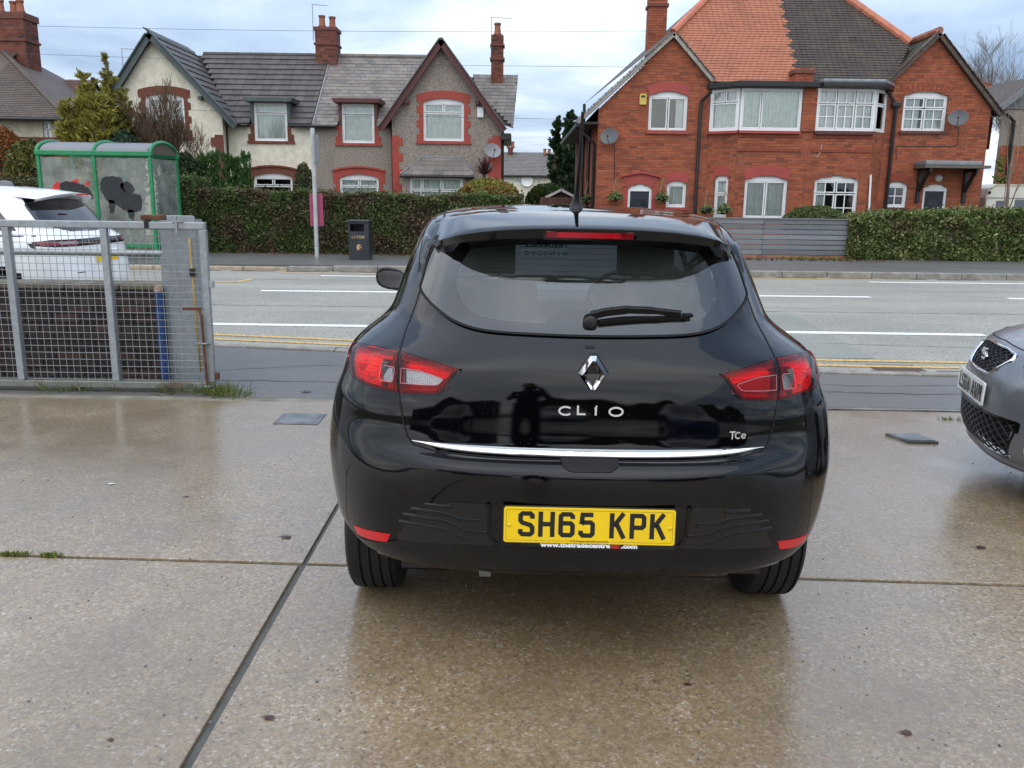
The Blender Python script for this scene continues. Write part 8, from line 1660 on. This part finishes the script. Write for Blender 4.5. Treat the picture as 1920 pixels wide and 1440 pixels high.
    for x0 in (-.36, .36):
        b = MB(); prof = [(1.60, .58), (1.50, .95), (1.47, 1.10), (1.48, 1.13), (1.56, 1.13), (1.60, 1.08), (1.72, .62)]
        b.yz(prof, x0 - .23, x0 + .23); b.box(x0 - .24, x0 + .24, 1.6, 2.12, .45, .64); so = b.build('front_seat', INTER, car, bevel=.05, smooth='auto')
        b = MB(); b.yz(rrect(1.46, 1.56, 1.16, 1.33, .035), x0 - .125, x0 + .125); b.tube([(x0 - .05, 1.52, 1.10), (x0 - .05, 1.51, 1.18)], .006, 6); b.tube([(x0 + .05, 1.52, 1.10), (x0 + .05, 1.51, 1.18)], .006, 6); b.build('headrest', INTER, so, bevel=.03, smooth='auto')
    b = MB(); b.yz([(.90, .60), (.86, 1.0), (.88, 1.04), (.96, 1.04), (1.0, 1.0), (1.08, .62)], -.64, .64); b.box(-.64, .64, 1.0, 1.42, .45, .66); rs = b.build('rear_bench', INTER, car, bevel=.03, smooth='auto')
    for x0 in (-.38, .38):
        MB().yz(rrect(.87, .95, 1.03, 1.12, .03), x0 - .13, x0 + .13).build('headrest', INTER, rs, bevel=.02, smooth='auto')
    # price cards behind the windscreen, read from outside
    def card(x0, x1, z0, z1, y, txt, h, mm, st):
        o = MB().box(x0, x1, y, y + .002, z0, z1).build('window_card', PAPER, car)
        b = MB(); k = h / 79; wd_ = (x1 - x0 - .02) / (len(txt) * 1.22); letter_objs('card_letter', mm, o, txt, 0, z0 + (z1 - z0 - h) / 2, h, lambda u, v, w_: (x1 - .01 - u, y - w_, v), .0006, .0012, wid=wd_, gap=wd_ * .22, stroke=st, space=wd_ * .5)
    TEAL = plain('teal print', (.0, .12, .13), .5)
    card(-.20, .075, 1.225, 1.262, 2.46, 'INSURANCE', .024, TEAL, .007); card(-.20, .075, 1.175, 1.218, 2.47, 'WINDOWS', .022, plain('grey print', (.10, .12, .12), .5), .004)
    card(-.14, .075, 1.268, 1.295, 2.45, 'TAX', .016, TEAL, .005)
    # door gaps and handles on the flanks
    for s_, ax_ in ((1, 's'), (-1, 'l')):
        S.line([(1.60, 1.08), (1.60, .45), (1.62, .36)], ax_, .006, .001, 'door_gap', GAP, car, step=.05)
        S.line([(.80, 1.06), (.95, .85), (1.02, .60), (1.10, .40)], ax_, .006, .001, 'door_gap', GAP, car, step=.05)
        S.line([(2.72, 1.04), (2.70, .45), (2.66, .36)], ax_, .006, .001, 'door_gap', GAP, car, step=.05)
        S.patch(rrect(1.70, 1.90, .90, .935, .015), ax_, .02, 'door_handle', PAINT_BLACK, car, .03, .02)
    return car
clio()

# ================================================================ behind the camera: what the car's paint mirrors
def person():
    """the photographer, one continuous figure grown over a skeleton"""
    t = thing('person', 'person in dark coat and trousers holding up a phone, mirrored in the black tailgate', 'person', (-.10, -.42, 0)); J = {}; E = []
    def jv(k, p, r): J[k] = (p, r)
    X, Y = -.10, -.42
    jv('pel', (X, Y, .95), .15); jv('sp1', (X, Y - .01, 1.10), .145); jv('sp2', (X, Y, 1.28), .155); jv('nk', (X, Y + .01, 1.46), .07); jv('hd0', (X, Y + .03, 1.54), .068); jv('hd1', (X, Y + .045, 1.63), .085); jv('hd2', (X, Y + .04, 1.71), .075)
    E += [('pel', 'sp1'), ('sp1', 'sp2'), ('sp2', 'nk'), ('nk', 'hd0'), ('hd0', 'hd1'), ('hd1', 'hd2')]
    for s_, n in ((-1, 'l'), (1, 'r')):
        jv(n + 'sh', (X + s_ * .19, Y, 1.40), .07); jv(n + 'el', (X + s_ * .27, Y + .10, 1.16), .05); jv(n + 'wr', (s_ * .09, -.16, 1.40), .032); jv(n + 'pm', (s_ * .075, -.115, 1.46), .030); E += [('sp2', n + 'sh'), (n + 'sh', n + 'el'), (n + 'el', n + 'wr'), (n + 'wr', n + 'pm')]
        jv(n + 'hp', (X + s_ * .10, Y, .88), .11); jv(n + 'kn', (X + s_ * .13, Y + .02, .49), .065); jv(n + 'an', (X + s_ * .14, Y - .02, .09), .045); jv(n + 'ft', (X + s_ * .16, Y + .15, .04), .038); E += [('pel', n + 'hp'), (n + 'hp', n + 'kn'), (n + 'kn', n + 'an'), (n + 'an', n + 'ft')]
        for f in range(4): b = n + 'f%d' % f; jv(b + 'a', (s_ * .066, -.085, 1.475 + .022 * (f - 1.5)), .009); jv(b + 'b', (s_ * .045, -.07, 1.478 + .022 * (f - 1.5)), .008); E += [(n + 'pm', b + 'a'), (b + 'a', b + 'b')]
        jv(n + 'th', (s_ * .055, -.115, 1.43), .010); jv(n + 'th2', (s_ * .035, -.10, 1.432), .009); E += [(n + 'pm', n + 'th'), (n + 'th', n + 'th2')]
    ks = list(J); me = bpy.data.meshes.new('body'); me.from_pydata([tuple(Vector(J[k][0]) - ORG[t.name]) for k in ks], [(ks.index(a), ks.index(b)) for a, b in E], []); o = link('body', me, plain('dark coat cloth', (.012, .013, .018), .85), t)
    md = o.modifiers.new('skin', 'SKIN'); 
    for i, k in enumerate(ks): me.skin_vertices[0].data[i].radius = (J[k][1], J[k][1]); me.skin_vertices[0].data[i].use_root = (k == 'pel')
    o.modifiers.new('sub', 'SUBSURF').render_levels = 1; o.modifiers['sub'].levels = 1
    MB().lathe([(.001, 1.80), (.06, 1.79), (.088, 1.74), (.094, 1.68), (.088, 1.64), (.07, 1.64)], X, Y + .03, 16).build('hair', plain('dark hair', (.012, .009, .007), .6), t, smooth=True); b = MB(); b.lathe([(.001, Y + .14), (.07, Y + .12), (.078, Y + .07)], X, 1.64, 14, 'y'); b.tube([(X, Y + .125, 1.66), (X, Y + .152, 1.63)], .012, 6); b.build('face', plain('skin', (.42, .25, .18), .6), t, smooth=True)
    ph = MB().xz(rrect(-.037, .037, 1.425, 1.572, .009), -.062, -.054).build('phone', GLOSSBLK); props(ph, 'black phone held up by the mirrored photographer', 'phone')
def behind():
    t = thing('showroom', 'long dark workshop building mirrored in the left of the black tailgate', 'building', (-15, -24, 0)); W_ = plain('dark cladding', (.035, .038, .042), .6, 0, .2, 2)
    wall('wall', [(-27, 0), (-5, 0), (-5, 3.4), (-10, 3.4), (-14, 5.6), (-18, 3.4), (-27, 3.4)], [[(-17, .2), (-11, .2), (-11, 2.8), (-17, 2.8)]], 0, W_, t, fn=lambda u, v, w_: (u, -24 - w_, v)); MB().box(-17, -11, -24.3, -24.2, .2, 2.8).build('shutter', plain('roller shutter', (.08, .09, .10), .5), t); MB().box(-27, -5, -30, -24.3, 0, 3.2).build('body', W_, t)
    hedge('boundary_hedge', 'dark boundary hedge mirrored low in the black tailgate', -3, 30, -31, -28, 0, lambda x: 3.2 + .7 * math.sin(x * .8) + .4 * math.sin(x * 2.1), DKG, CORE1, 9000, .22, .3)
    front_car('blue hatchback mirrored in the right corner of the black bumper', m_paint('blue car paint', (.004, .035, .11), .06), (3.4, -6.0, 0), rad(8)); front_car('black hatchback mirrored in the left corner of the black bumper', m_paint('dark car paint', (.006, .007, .009), .05), (-3.6, -6.6, 0), rad(-6)); front_car('silver hatchback mirrored small in the middle of the black tailgate', m_paint('silver car paint', (.35, .36, .37), .15, 0, .5), (.9, -15.5, 0), rad(3))
behind(); person()
